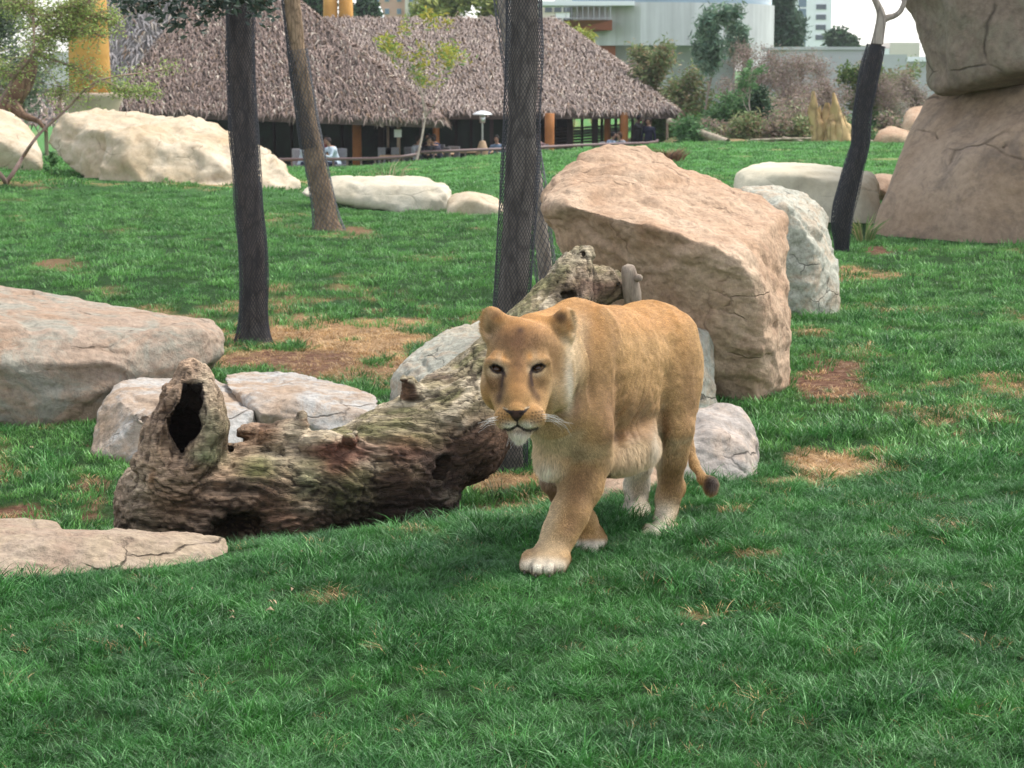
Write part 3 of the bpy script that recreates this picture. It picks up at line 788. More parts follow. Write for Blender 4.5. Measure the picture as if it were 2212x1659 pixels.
    def chair(px, Y, face, label):
        p = zl(px, 330, Y); r0 = empty('chair', (p[0], Y, FL), label, 'chair', 'chairs on the terrace'); a = math.radians(face); f = np.array([math.sin(a), -math.cos(a)])
        b = MB(); b.box((p[0], Y, FL + .44), (.46, .46, .06), a); b.build('seat', chm, r0, bevel=.01)
        b = MB(); b.box((p[0] - f[0] * .22, Y - f[1] * .22, FL + .72), (.46, .05, .52), a); b.build('backrest', chm, r0, bevel=.015)
        for sx in (-.2, .2):
            for sy in (-.2, .2):
                b = MB(); b.box((p[0] + sx * f[1] * -1 - f[0] * sy, Y + sx * f[0] - f[1] * sy, FL + .21), (.035, .035, .42)); b.build('leg', wood, r0)
    # guests
    G_ = [
        (894, 68.6, 60, (.42, .43, .46), (.02, .015, .012), False, .15, 'seated guest in a pale grey top with dark hair, leftmost of the terrace group', False, True),
        (922, 68.2, 20, (.015, .016, .02), (.06, .045, .035), False, .2, 'seated guest in a black jacket beside the pale grey guest', False, True),
        (926, 71.5, -10, (.03, .02, .03), (.015, .01, .01), False, .1, 'long-haired guest in dark clothes at the back of the terrace group', True, False),
        (941, 70.8, -30, (.02, .03, .07), (.03, .02, .015), False, .1, 'guest in dark blue behind the table of the terrace group', True, False),
        (953, 68.4, -60, (.03, .03, .045), (.015, .012, .01), False, .3, 'guest in dark clothes bending over at the right end of the terrace group', False, False),
        (1076, 69.6, -15, (.10, .14, .20), (.015, .012, .01), False, .15, 'guest in a blue jacket leaning on the table right of the heater', False, True),
        (1167, 71, -20, (.16, .10, .10), (.06, .03, .02), False, .15, 'guest half hidden by the hexagonally netted trunk', True, False),
        (1312, 73.2, 60, (.24, .30, .38), (.015, .012, .012), False, .2, 'seated guest in light blue at the right end of the terrace', False, False),
        (1348, 73.0, -50, (.20, .20, .22), (.05, .025, .015), False, .2, 'long-haired seated guest in grey between two ochre columns', True, False),
        (652, 67.2, 50, (.45, .52, .60), (.02, .02, .02), False, .25, 'seated guest in a pale blue shirt left of the slanting trunk', False, True),
        (700, 69.5, 20, (.20, .05, .05), (.02, .02, .02), False, .2, 'guest in dark red behind the slanting trunk', False, False),
        (728, 67.4, -50, (.50, .58, .66), (.03, .02, .02), False, .3, 'seated guest in a pale blue shirt right of the slanting trunk', False, True),
    ]
    for px, Y, face, sh, hr, stand, ln, lab, long_, chr_ in G_:
        p = zl(px, 330, Y); person_mesh('person', lab, p[0], Y, FL, face, sh, hr, stand, ln, hairlong=long_)
        chair(px, Y + .0, face, 'grey chair of the ' + ' '.join(lab.split()[:11]))
    for px, lab in ((832, 'left empty grey wicker chair by the thin poles'), (848, 'right empty grey wicker chair by the thin poles')): chair(px, 68.6, 180, lab)
    chair(988, 69.6, 150, 'empty grey wicker chair left of the heater table')
    p = zl(1376, 300, 73.6); person_mesh('person', 'standing person all in black raising a camera at the end of the terrace', p[0], 73.6, -1.62, 60, (.010, .010, .012), (.01, .01, .01), True, .05, (.10, .06, .05), (.01, .01, .012), 'up')
    cpos = np.array([p[0], 73.6, -1.62]) + np.array([math.sin(math.radians(60)), -math.cos(math.radians(60)), 0]) * .36 + np.array([0, 0, 1.60])
    b = MB(); b.box(tuple(cpos), (.10, .07, .08)); b.tube([cpos, cpos + np.array([.12, -.07, 0])], [.035, .04], 8); o = b.build('camera', plain('black_camera', (.01, .01, .01), .4), None, origin=cpos); tag(o, 'black camera held up by the standing person in black', 'camera')
    p = zl(1401, 300, 73.3); person_mesh('person', 'standing bearded person in a dark navy coat beside the photographer in black', p[0], 73.3, -1.72, -20, (.012, .014, .03), (.02, .014, .01), True, .0, (.25, .15, .10), (.01, .01, .015), 'down')
restaurant()
# ------------------------------------------------------------------ rocks
def rock_mat(name, a, b, stain, scale=1.0, stain_amt=.5, lichen=None, crack=.6, speck=.25, bump=.6, wet=None):
    t = NT(name); c = t.coord(); s = scale
    n1 = t.noise(c, 1.6 * s, 6, .6, .4); n2 = t.noise(c, 22 * s, 6, .7); n3 = t.noise(c, 5.0 * s, 7, .68, .6)
    col = t.ramp(n1, [(.32, a), (.66, b)])
    st = t.ramp(n3, [(.50, 0.0), (.72, stain_amt)])
    col = t.mix(st, col, stain)
    if lichen: 
        n4 = t.noise(c, 3.1 * s, 7, .7, .8); col = t.mix(t.ramp(n4, [(.46, 0.0), (.6, .75)]), col, lichen)
    sp = t.ramp(n2, [(.3, 1 - speck), (.5, 1.0), (.72, 1 + speck)])
    col = t.mix(1.0, col, sp, 'MULTIPLY')
    # fissures: thin dark lines where a warped voronoi has its edges, broken up by noise
    mp = t.n('Mapping'); mp.inputs['Scale'].default_value = (1, 1, 1.6)
    t.l(c, mp.inputs[0])
    wv = t.n('Mix', data_type='VECTOR'); wv.inputs[0].default_value = .22
    nz = t.n('TexNoise'); nz.inputs['Scale'].default_value = 3 * s; nz.inputs['Detail'].default_value = 5; t.l(mp.outputs[0], nz.inputs['Vector'])
    t.l(mp.outputs[0], wv.inputs[4]); t.l(nz.outputs['Color'], wv.inputs[5])
    v = t.vor(wv.outputs[1], 1.7 * s)
    cr = t.ramp(v, [(.0, 1.0), (.018, 0.0)])
    msk = t.ramp(t.noise(c, 2.3 * s, 3), [(.50, 0.0), (.6, crack)])
    crm = t.math('MULTIPLY', cr, msk)
    col = t.mix(crm, col, tuple(q * .28 for q in a))
    h = t.math('ADD', t.math('MULTIPLY', n3, .9), t.math('MULTIPLY', n2, .35))
    h = t.math('SUBTRACT', h, t.math('MULTIPLY', crm, .7))
    fine = t.noise(c, 90 * s, 4, .6)
    h = t.math('ADD', h, t.math('MULTIPLY', fine, .10))
    return t.out(col, .9, t.bump(h, bump, .035 / s), .2)

def facets(Q, seed=0):
    """cell-wise tilted planes: the look of broken stone"""
    Q = np.asarray(Q, dtype=np.float64); i = np.floor(Q).astype(np.int64)
    d1 = np.full(len(Q), 9.0); d2 = d1.copy(); val = np.zeros(len(Q))
    for dx in (-1, 0, 1):
        for dy in (-1, 0, 1):
            for dz in (-1, 0, 1):
                c = i + (dx, dy, dz)
                o = np.stack([_hash(c[:, 0], c[:, 1], c[:, 2], seed + k) for k in (1, 2, 3)], 1)
                g = np.stack([_hash(c[:, 0], c[:, 1], c[:, 2], seed + k) for k in (4, 5, 6)], 1) * 2 - 1
                df = Q - (c + o); d = np.sqrt((df ** 2).sum(1)); v = (df * g).sum(1) + (g[:, 0] + g[:, 1]) * .2
                n = d < d1
                d2 = np.where(n, d1, np.minimum(d2, d)); val = np.where(n, v, val); d1 = np.where(n, d, d1)
    return val * sstep(0, .12, d2 - d1), d1, d2
def hull_planes(pts):
    bm = bmesh.new()
    for p in pts: bm.verts.new(p)
    r = bmesh.ops.convex_hull(bm, input=bm.verts)
    bm.normal_update()
    cen = np.mean(pts, axis=0); pl = []
    for f_ in bm.faces:
        n = np.array(f_.normal); d = n @ np.array(f_.verts[0].co)
        if n @ cen > d: n, d = -n, -d
        if f_.calc_area() < 1e-7: continue
        for (m, e) in pl:
            if m @ n > .995 and abs(e - d) < .02: break
        else: pl.append((n, d))
    bm.free(); return pl
def rock(name, label, pts, res, mat, k=.04, amp=.03, freq=3.0, seed=0, extra=(), cuts=(), group=None, ledge=0.0, root_=True, cat='rock', aniso=(1, 1, 1), smooth_=1):
    """pts: (px, py, Y) of the outline and the ridges; extra: more point lists, joined on; cuts: (a, b, r) grooves between two places"""
    def grow(g):
        if not root_: return g
        z0, z1 = g[:, 2].min(), g[:, 2].max(); low = g[g[:, 2] < z0 + .25 * (z1 - z0)].copy()
        low[:, 2] = z0 - .10 - .12 * (z1 - z0); return np.concatenate([g, low])
    groups_ = [grow(np.array([P(*p) for p in e])) for e in [pts] + list(extra)]
    k = k * .6
    allp = np.concatenate(groups_)
    lo, hi = allp.min(0) - .12 - amp, allp.max(0) + .12 + amp
    S = SDF(grid_axes(lo, hi, res))
    for gi_, g in enumerate(groups_):
        D = None
        X, Yy, Z = np.meshgrid(*S.ax, indexing='ij', sparse=True)
        for n, d in hull_planes(g):
            e = (X * n[0] + Yy * n[1] + Z * n[2] - d).astype(np.float32)
            if D is None: D = np.broadcast_to(e, S.D.shape).copy()
            else:
                h = np.maximum(k - np.abs(D - e), 0) / k
                D = np.maximum(D, e) + h * h * k * .25
        D = D - k * .30
        if gi_ == 0: S.D = D
        else:
            h = np.maximum(k - np.abs(S.D - D), 0) / k
            S.D = np.minimum(S.D, D) - h * h * k * .25
    for (a, b, r) in cuts: S.cone(P(*a), P(*b), r, r, k=r, mode='sub')
    V, Q = S.mesh(); V = vsmooth(V, Q, smooth_, .5)
    N = vnormals(V, Q)
    q = V * freq * np.array(aniso)
    q = q + .25 * np.stack([vnoise(V * freq * .8, seed + k_) for k_ in (31, 32, 33)], 1)
    f1, w1, w2 = facets(q * .55 + 3, seed + 7); f2, _, _ = facets(q * 1.5 + 5, seed + 17)
    d = amp * (.32 * fbm(q * .7, 2, seed, .5) + 1.1 * f1 + .38 * f2 + .24 * fbm(q * 4, 4, seed + 5, .6))
    d -= amp * .3 * (1 - sstep(0, .05, (w2 - w1))) * sstep(-.1, .5, vnoise(q * .5, seed + 9))
    if ledge:
        zz = V[:, 2] * 7 / ledge + fbm(V * 1.2, 3, seed + 3) * 1.6
        fr = zz - np.floor(zz); d += .28 * amp * (sstep(.0, .12, fr) - fr) * sstep(-.2, .4, vnoise(V * 1.1, seed + 4))
    V = V + N * d[:, None]
    base = allp.mean(0).copy(); base[2] = gz1(base[0], base[1])
    o = mesh_np(name, V, Q, mat, None, True, None, base)
    tag(o, label, cat, group)
    AVOID.append((base[0], base[1], .35 * min(np.ptp(allp[:, 0]), np.ptp(allp[:, 1]))))
    return o
def rocks():
    tanm = rock_mat('tan_sandstone', (.37, .232, .142), (.49, .36, .25), (.25, .15, .095), 1.2, .65, None, .4, .32, 1.0)
    greym = rock_mat('grey_granite', (.28, .24, .205), (.37, .335, .30), (.18, .15, .13), 1.3, .5, (.42, .33, .26), .7, .35)
    lichm = rock_mat('lichen_rock', (.33, .32, .26), (.46, .45, .37), (.16, .16, .12), 1.6, .6, (.40, .31, .22), .8, .35, .9)
    lightm = rock_mat('light_cream_rock', (.58, .51, .37), (.64, .59, .46), (.46, .38, .26), .6, .3, None, .3, .1, .4)
    creamm = rock_mat('cream_rock', (.42, .32, .20), (.54, .46, .345), (.29, .205, .13), .9, .6, None, .5, .12, .5)
    whitem = rock_mat('pale_rock', (.46, .40, .29), (.54, .495, .395), (.34, .29, .2), .6, .35, None, .3, .12, .4)
    brownm = rock_mat('brown_grey_rock', (.30, .20, .13), (.35, .27, .205), (.20, .15, .11), .9, .6, (.27, .27, .22), .6, .32, .8)
    slabm = rock_mat('bluish_slab', (.33, .23, .15), (.40, .345, .29), (.24, .165, .11), 1.1, .5, (.43, .43, .41), .7, .3, .9)
    cliffm = rock_mat('moulded_cliff_rock', (.27, .185, .12), (.37, .275, .195), (.14, .11, .09), .55, .8, None, .9, .22, .5)
    cliffd = rock_mat('dark_moulded_rock', (.17, .135, .10), (.25, .19, .14), (.085, .072, .06), .5, .7, (.19, .17, .12), .8, .3, .6)
    mossm = rock_mat('weathered_sandstone', (.29, .20, .14), (.37, .30, .225), (.20, .165, .11), 1.4, .7, (.36, .28, .19), .8, .32, 1.0)
    pinkm = rock_mat('pinkish_rock', (.32, .205, .14), (.40, .295, .205), (.22, .145, .105), 1.2, .4, None, .5)
    rock('leaning_boulder', 'huge tan boulder leaning behind the lioness, broad at its pale top', [
        (1165, 418, 12.3), (1172, 455, 12.0), (1195, 505, 12.1), (1215, 362, 12.6), (1290, 326, 12.8), (1345, 319, 12.9), (1400, 326, 13.0), (1480, 350, 13.0), (1560, 385, 12.9), (1640, 430, 12.7),
        (1692, 465, 12.5), (1702, 560, 12.3), (1700, 640, 12.1), (1708, 720, 12.0), (1706, 815, 12.0), (1640, 852, 11.75), (1600, 860, 11.8), (1555, 862, 12.3),
        (1215, 440, 11.75), (1340, 470, 11.45), (1480, 510, 11.3), (1600, 560, 11.3), (1640, 640, 11.35), (1620, 720, 11.55), (1520, 720, 12.5), (1350, 600, 12.5), (1500, 860, 13.2), (1650, 700, 13.3), (1280, 480, 13.2)],
        .015, tanm, .05, .045, 2.2, 3, cuts=[((1640, 770, 11.6), (1700, 752, 11.95), .008)], cat='boulder', aniso=(1, 1, 1.3))
    rock('rock', 'pale lichened rock behind the log, left of the lioness', [
        (838, 850, 12.3), (850, 810, 12.3), (900, 750, 12.5), (960, 712, 12.6), (1030, 698, 12.8), (1120, 700, 12.9), (1160, 760, 12.6), (1170, 900, 12.4), (860, 905, 12.1), (1000, 780, 11.9), (930, 830, 11.8), (1080, 850, 11.9), (1000, 920, 11.8), (1120, 780, 13.4), (900, 850, 13.2)],
        .016, lichm, .05, .035, 4, 11)
    rock('rock', 'lichened upright rock squeezed between the lioness rump and the leaning boulder', [
        (1360, 700, 11.7), (1480, 690, 11.7), (1515, 700, 11.6), (1538, 735, 11.5), (1545, 790, 11.4), (1546, 866, 11.3), (1520, 900, 11.2), (1360, 900, 11.2), (1370, 720, 11.2), (1490, 730, 11.2), (1360, 760, 12.1), (1520, 760, 12.0)],
        .018, lichm, .05, .03, 4, 12)
    rock('rock', 'grey granite rock with a cracked flat face behind the lioness tail', [
        (1420, 980, 9.6), (1490, 905, 9.75), (1505, 876, 9.8), (1560, 868, 9.9), (1602, 878, 9.9), (1628, 912, 9.85), (1640, 960, 9.7), (1646, 1035, 9.5), (1600, 1060, 9.3), (1480, 1085, 9.2), (1400, 1090, 9.25),
        (1440, 990, 9.35), (1530, 930, 9.45), (1610, 960, 9.45), (1560, 900, 10.5), (1640, 1000, 10.3), (1440, 1020, 10.3)],
        .012, greym, .014, .026, 3.2, 13, cuts=[((1560, 990, 9.33), (1640, 1040, 9.42), .010), ((1585, 930, 9.42), (1620, 985, 9.42), .008)])
    rock('rock', 'pinkish brown low rock seen under the belly of the lioness', [
        (1280, 1050, 9.25), (1300, 1025, 9.3), (1360, 1010, 9.35), (1440, 1012, 9.3), (1450, 1085, 9.05), (1370, 1096, 8.95), (1282, 1096, 8.95), (1340, 1050, 9.0), (1350, 1040, 9.6)],
        .014, pinkm, .03, .018, 4, 14)
    rock('rock', 'grey craggy rock behind the leaning boulder at the foot of the curved tree', [
        (1600, 405, 16.4), (1690, 405, 16.6), (1745, 428, 16.6), (1785, 470, 16.4), (1806, 530, 16.2), (1816, 590, 16.0), (1806, 645, 15.8), (1750, 668, 15.6), (1600, 680, 15.6), (1700, 440, 15.6), (1770, 530, 15.6), (1740, 470, 15.8), (1700, 520, 17.5), (1620, 500, 15.5)],
        .022, lichm, .06, .05, 3, 15, cuts=[((1712, 530, 15.45), (1714, 540, 15.45), .07)], ledge=1.5)
    rock('boulder', 'cream flat-topped boulder on the far lawn left of the curved tree foot', [
        (1580, 378, 25.5), (1605, 356, 25.7), (1660, 345, 26), (1760, 348, 26), (1850, 358, 26), (1888, 378, 25.7), (1905, 410, 25.4), (1908, 470, 25.0), (1790, 478, 24.8), (1585, 470, 24.9), (1680, 365, 24.9), (1860, 385, 24.8), (1700, 380, 28)],
        .045, lightm, .25, .05, 1.1, 16, cat='boulder', smooth_=3)
    rock('boulder', 'small pinkish boulder peeping out between the cream boulder and the rock cliff', [
        (1870, 380, 29), (1925, 374, 29), (1960, 390, 29), (1960, 440, 28.6), (1870, 440, 28.6), (1900, 400, 28.2), (1930, 400, 30.5)], .06, pinkm, .2, .05, 1, 17, cat='boulder')
    rock('cliff_rock', 'big sloping brown rock wall on the right, below the crack', [
        (1886, 490, 23.2), (1903, 450, 23.2), (1930, 385, 23.4), (1965, 295, 23.8), (1992, 232, 24.1), (2010, 205, 24.2), (2060, 188, 24.0), (2130, 168, 23.6), (2212, 150, 23.2), (2500, 100, 22.8), (3100, 100, 22.8), (3100, 500, 22.2), (2400, 510, 22.0), (2080, 500, 22.4), (1960, 496, 22.8),
        (2100, 330, 22.7), (2000, 400, 22.9), (2200, 300, 22.4), (2300, 150, 29), (1990, 300, 28), (3100, 300, 30), (1960, 480, 28), (3100, 480, 30)],
        .045, cliffm, .14, .05, .8, 18, cuts=[((2100, 195, 23.6), (2095, 300, 22.8), .035), ((2095, 300, 22.8), (2085, 330, 22.7), .03), ((2040, 340, 22.7), (1985, 400, 22.9), .04), ((2030, 362, 22.7), (1975, 415, 22.9), .035), ((2090, 325, 22.65), (2040, 335, 22.7), .04), ((2212, 330, 22.5), (2160, 318, 22.5), .03)], cat='rock formation')
    rock('cliff_rock', 'dark overhanging rock on the right, above the crack', [
        (1925, -60, 24.2), (1948, 10, 24.2), (1968, 70, 24.1), (1990, 130, 24.0), (2004, 180, 23.8), (2020, 197, 23.5), (2080, 182, 22.9), (2212, 146, 22.35), (2500, 88, 22.1), (3100, 88, 22.1), (3100, -420, 23), (2600, -450, 23.6), (2100, -300, 24), (1935, -150, 24.4),
        (2060, 60, 23.0), (2212, 60, 22.45), (2300, -200, 22.4), (2080, -100, 22.9), (2100, 0, 29), (3000, 0, 30), (2300, 100, 29), (2200, -350, 28)],
        .05, cliffd, .10, .07, .9, 19, root_=False, cat='rock formation')
    rock('boulder', 'long cream boulder sloping to the right below the thatched roof', [
        (100, 315, 34.2), (104, 295, 34.2), (118, 266, 34.4), (150, 240, 34.8), (200, 235, 35), (330, 248, 35), (400, 262, 35), (480, 290, 34.8), (560, 325, 34.4), (612, 352, 34), (655, 396, 33.6), (600, 404, 33.2), (540, 405, 33.0),
        (400, 394, 32.8), (300, 392, 32.6), (215, 380, 32.8), (200, 362, 33), (125, 348, 33.8), (220, 285, 33.3), (260, 300, 33.0), (330, 290, 33.4), (500, 350, 33.2), (200, 300, 37.5), (450, 320, 37)],
        .05, creamm, .10, .15, 1.1, 20, cuts=[((140, 262, 33.9), (215, 250, 33.8), .05), ((230, 290, 33.1), (200, 350, 33), .08)], cat='boulder')
    rock('boulder', 'rounded cream boulder cut off by the left edge of the photo', [
        (-220, 300, 37), (-120, 245, 37.5), (-30, 232, 37.8), (15, 237, 37.6), (50, 254, 37.4), (80, 284, 37), (98, 320, 36.6), (96, 352, 36), (-220, 356, 36), (0, 290, 35.8), (-60, 260, 39.5)], .06, creamm, .3, .07, .9, 21, cat='boulder')
    rock('boulder', 'low pale boulder with a dark hole right of the slanting trunk', [
        (640, 412, 29.2), (690, 393, 29.3), (735, 382, 29.4), (800, 381, 29.4), (880, 386, 29.4), (930, 386, 29.3), (962, 395, 29.2), (978, 412, 29.0), (982, 446, 28.6), (900, 448, 28.4), (720, 428, 28.6), (650, 422, 28.8), (760, 395, 28.7), (940, 402, 28.6), (850, 400, 30.5)],
        .04, whitem, .12, .05, 1.6, 22, cuts=[((940, 408, 28.6), (940, 410, 28.6), .07)], cat='boulder')
    rock('boulder', 'smallest pale boulder left of the netted trunk with hexagonal mesh', [
        (968, 425, 28.2), (990, 413, 28.3), (1040, 414, 28.3), (1075, 424, 28.2), (1092, 440, 28), (1092, 458, 27.6), (970, 452, 27.6), (1020, 425, 27.6), (1040, 430, 29.5)], .035, creamm, .15, .03, 1.6, 23, cat='boulder')
    rock('boulder', 'big brown-grey boulder with a flat top at the left edge', [
        (-330, 640, 14.6), (-200, 612, 14.8), (0, 623, 14.6), (60, 638, 14.6), (150, 648, 14.6), (270, 668, 14.5), (400, 688, 14.3), (462, 697, 13.9), (479, 716, 13.6), (487, 765, 13.4), (430, 790, 13.1), (215, 868, 12.7), (140, 893, 12.6), (0, 902, 12.6), (-300, 905, 12.7),
        (90, 716, 12.75), (250, 710, 12.9), (440, 712, 13.2), (-100, 690, 12.8), (20, 800, 12.45), (200, 790, 12.6), (400, 760, 15), (-200, 760, 15.5)],
        .018, brownm, .05, .035, 2.2, 24, cuts=[((-20, 640, 13.6), (85, 700, 12.75), .05)], ledge=1.4, cat='boulder', aniso=(.7, 1, 1.4))
    rock('stone_block', 'grey-topped stone block behind the hollow end of the log', [
        (256, 819, 12.6), (300, 816, 12.8), (444, 812, 12.9), (520, 830, 12.7), (560, 860, 12.3), (560, 960, 11.8), (213, 884, 12.0), (192, 968, 11.75), (215, 992, 11.6), (300, 992, 11.5), (260, 862, 11.85), (370, 860, 11.8), (544, 890, 11.8), (500, 990, 11.5), (300, 900, 11.6), (430, 830, 13.1)],
        .013, slabm, .012, .026, 3.4, 25, cuts=[((215, 905, 11.75), (400, 905, 11.5), .014), ((590, 870, 11.9), (400, 880, 11.65), .012)], ledge=1.2, cat='stone')
    rock('stone_block', 'pale flat-topped slab behind the middle of the log', [
        (486, 806, 12.9), (560, 803, 13.0), (645, 811, 12.9), (732, 821, 12.6), (790, 840, 12.4), (816, 857, 12.2), (822, 885, 12.0), (803, 907, 11.85), (732, 938, 11.7), (560, 940, 11.8), (487, 832, 12.3), (544, 850, 12.0), (640, 862, 11.85), (790, 890, 11.8), (560, 890, 11.75), (600, 900, 13.2)],
        .012, slabm, .010, .024, 3.6, 26, cat='stone')
    rock('stone_slab', 'long tan stone slab lying in the grass before the hollow log end', [
        (-260, 1158, 8.15), (0, 1146, 8.15), (56, 1141, 8.2), (200, 1143, 8.25), (384, 1145, 8.3), (446, 1156, 8.3), (484, 1160, 8.2), (494, 1195, 8.05), (470, 1215, 7.9), (213, 1236, 7.6), (25, 1250, 7.5), (-260, 1270, 7.45), (60, 1160, 7.75), (300, 1162, 7.85), (450, 1175, 8.0), (100, 1240, 8.4), (400, 1210, 8.4)],
        .008, mossm, .012, .020, 6, 27, cuts=[((55, 1145, 7.95), (48, 1240, 7.55), .010)], aniso=(.6, 1, 1.5), cat='stone')
    for q in np.linspace(-100, 480, 16):
        p_ = P(q, 1200, 7.86 + q * .0003); AVOID.append((p_[0], p_[1], .20))
    rock('stone_slab', 'small stone end poking out at the left edge above the long slab', [
        (-200, 1125, 9.2), (0, 1121, 9.2), (90, 1124, 9.25), (124, 1127, 9.2), (132, 1146, 9.0), (120, 1160, 8.9), (-200, 1160, 8.85), (60, 1136, 8.95), (0, 1150, 9.5)], .010, mossm, .012, .014, 5, 28, cat='stone')
    rock('rock', 'tan rounded rock on the skyline just left of the rock cliff', [
        (1945, 262, 66), (1955, 236, 66.5), (1985, 225, 67), (2030, 228, 67), (2040, 300, 65), (1948, 300, 65), (1980, 260, 65)], .12, tanm, .25, .08, .6, 29)
    rock('rock', 'low tan rock on the far lawn edge right of the split stump', [
        (1886, 303, 63.5), (1893, 282, 63.8), (1915, 272, 64), (1950, 274, 64), (1975, 285, 63.8), (1980, 310, 63.3), (1890, 310, 63.2), (1930, 290, 63)], .12, tanm, .25, .08, .6, 30)
rocks()
# ------------------------------------------------------------------ netted trunks
def bark_mat(name, a, b, sc=1.0):
    t = NT(name); c = t.coord(scale=(10 * sc, 10 * sc, 3 * sc)); g = t.noise(c, 2.0, 8, .7, .6); v = t.vor(c, 1.6)
    col = t.ramp(g, [(.32, a), (.68, b)]); col = t.mix(1.0, col, t.ramp(v, [(0, .55), (.1, 1.0)]), 'MULTIPLY')
    return t.out(col, .9, t.bump(t.math('ADD', g, t.math('MULTIPLY', v, .6)), .9, .025), .15)
def smooth_path(pts, n):
    pts = np.array(pts, float); t = np.concatenate([[0], np.cumsum(np.linalg.norm(np.diff(pts, axis=0), axis=1))])
    tt = np.linspace(0, t[-1], n); q = np.stack([np.interp(tt, t, pts[:, k]) for k in range(pts.shape[1])], 1)
    w_ = max(1, n // (len(pts) * 2)); ker = np.hanning(2 * w_ + 3)[1:-1]; ker /= ker.sum()
    for k in range(q.shape[1]):
        s0, s1 = q[0, k], q[-1, k]
        ext = np.concatenate([2 * q[0, k] - q[1:w_ + 1, k][::-1], q[:, k], 2 * q[-1, k] - q[-w_ - 1:-1, k][::-1]])
        q[:, k] = np.convolve(ext, ker, 'valid')
    return q
def trunk_mesh(path, radii, seg, n, seed, rough=.06, flare=None):
    q = smooth_path([list(p) + [r] for p, r in zip(path, radii)], n)
    C_, R_ = q[:, :3], q[:, 3]
    ang = np.linspace(0, 2 * np.pi, seg, endpoint=False)
    T = np.gradient(C_, axis=0); T /= np.linalg.norm(T, axis=1, keepdims=True)
    U = np.cross(T, [0, 1, 0]); U /= np.linalg.norm(U, axis=1, keepdims=True); W = np.cross(T, U)
    D = U[:, None] * np.cos(ang)[None, :, None] + W[:, None] * np.sin(ang)[None, :, None]
    V0 = (C_[:, None] + D * R_[:, None, None]).reshape(-1, 3)
    d = rough * (fbm(V0 * np.array([5, 5, 2.2]) / max(R_.mean() * 6, .3), 4, seed)).reshape(n, seg)
    V = C_[:, None] + D * (R_[:, None] * (1 + d))[..., None]
    I = np.arange(n * seg).reshape(n, seg)
    Q = np.stack([I[:-1].ravel(), np.roll(I, -1, 1)[:-1].ravel(), np.roll(I, -1, 1)[1:].ravel(), I[1:].ravel()], 1)
    return V.reshape(-1, 3), Q, (C_, R_, U, W)
def netting(name, frame, off, cell, wire, mat, parent, t0=0, t1=1, a0=0, a1=2 * math.pi, sag=.12, seed=0, turn=0.0, hexa=False):
    """diamond or hexagonal net wound loosely round a trunk; every thread is a thin three-sided strand"""
    C_, R_, U, W = frame; n = len(C_)
    L = np.linalg.norm(np.diff(C_, axis=0), axis=1).sum() * (t1 - t0)
    Rm = R_.mean() + off; nc = max(8, int((a1 - a0) * Rm / cell)); nr = int(L / (cell * (.9 if hexa else 1.0)))
    j = np.arange(nr + 1); tt = t0 + (t1 - t0) * j / nr
    fi = tt * (n - 1)
    def at_(A): return np.stack([np.interp(fi, np.arange(n), A[:, k]) for k in range(3)], 1)
    Cc, Uu, Ww = at_(C_), at_(U), at_(W); Rr = np.interp(fi, np.arange(n), R_)
    ii = np.arange(nc + 1); 
    A = a0 + (a1 - a0) * (ii[None, :] + .5 * (j[:, None] % 2)) / nc + turn * tt[:, None]
    pk = np.stack([np.cos(A).ravel() * 1.3, np.sin(A).ravel() * 1.3, np.repeat(tt * L * 1.6, nc + 1)], 1)
    lump = 1 + sag * vnoise(pk, seed).reshape(nr + 1, nc + 1)
    rad = (Rr[:, None] * 1.04 + off * np.clip(lump * 1.0 + sag * 2 * vnoise(pk * 2.2, seed + 1).reshape(nr + 1, nc + 1), .15, 3))
    Pn = Cc[:, None] + Uu[:, None] * (np.cos(A) * rad)[..., None] + Ww[:, None] * (np.sin(A) * rad)[..., None]
    E = []
    I = np.arange((nr + 1) * (nc + 1)).reshape(nr + 1, nc + 1)
    full = abs((a1 - a0) - 2 * math.pi) < 1e-3
    for r_ in range(nr):
        a, b = I[r_], I[r_ + 1]
        if r_ % 2 == 0:
            E.append(np.stack([a[:-1], b[:-1]], 1)); E.append(np.stack([a[1:], b[:-1]], 1))
        else:
            E.append(np.stack([a[:-1], b[:-1]], 1)); E.append(np.stack([a[:-1], b[1:]], 1))
    E = np.concatenate(E); X = Pn.reshape(-1, 3)
    p, q = X[E[:, 0]], X[E[:, 1]]; dd = q - p; ln = np.linalg.norm(dd, axis=1, keepdims=True) + 1e-9
    ctr = Cc.repeat(nc + 1, 0)[E[:, 0]]; nn = p - ctr; nn /= np.linalg.norm(nn, axis=1, keepdims=True); sd = np.cross(dd / ln, nn) * wire
    m = len(E); up = nn * wire
    VV = np.concatenate([p + sd, p - sd, p + up * 1.6, q + sd, q - sd, q + up * 1.6]); k = np.arange(m)
    FF = np.concatenate([np.stack([k, k + 2 * m, k + 5 * m, k + 3 * m], 1), np.stack([k + 2 * m, k + m, k + 4 * m, k + 5 * m], 1)])
    o = mesh_np(name, VV, FF, mat, parent, False); tag(o, kind='stuff'); return o
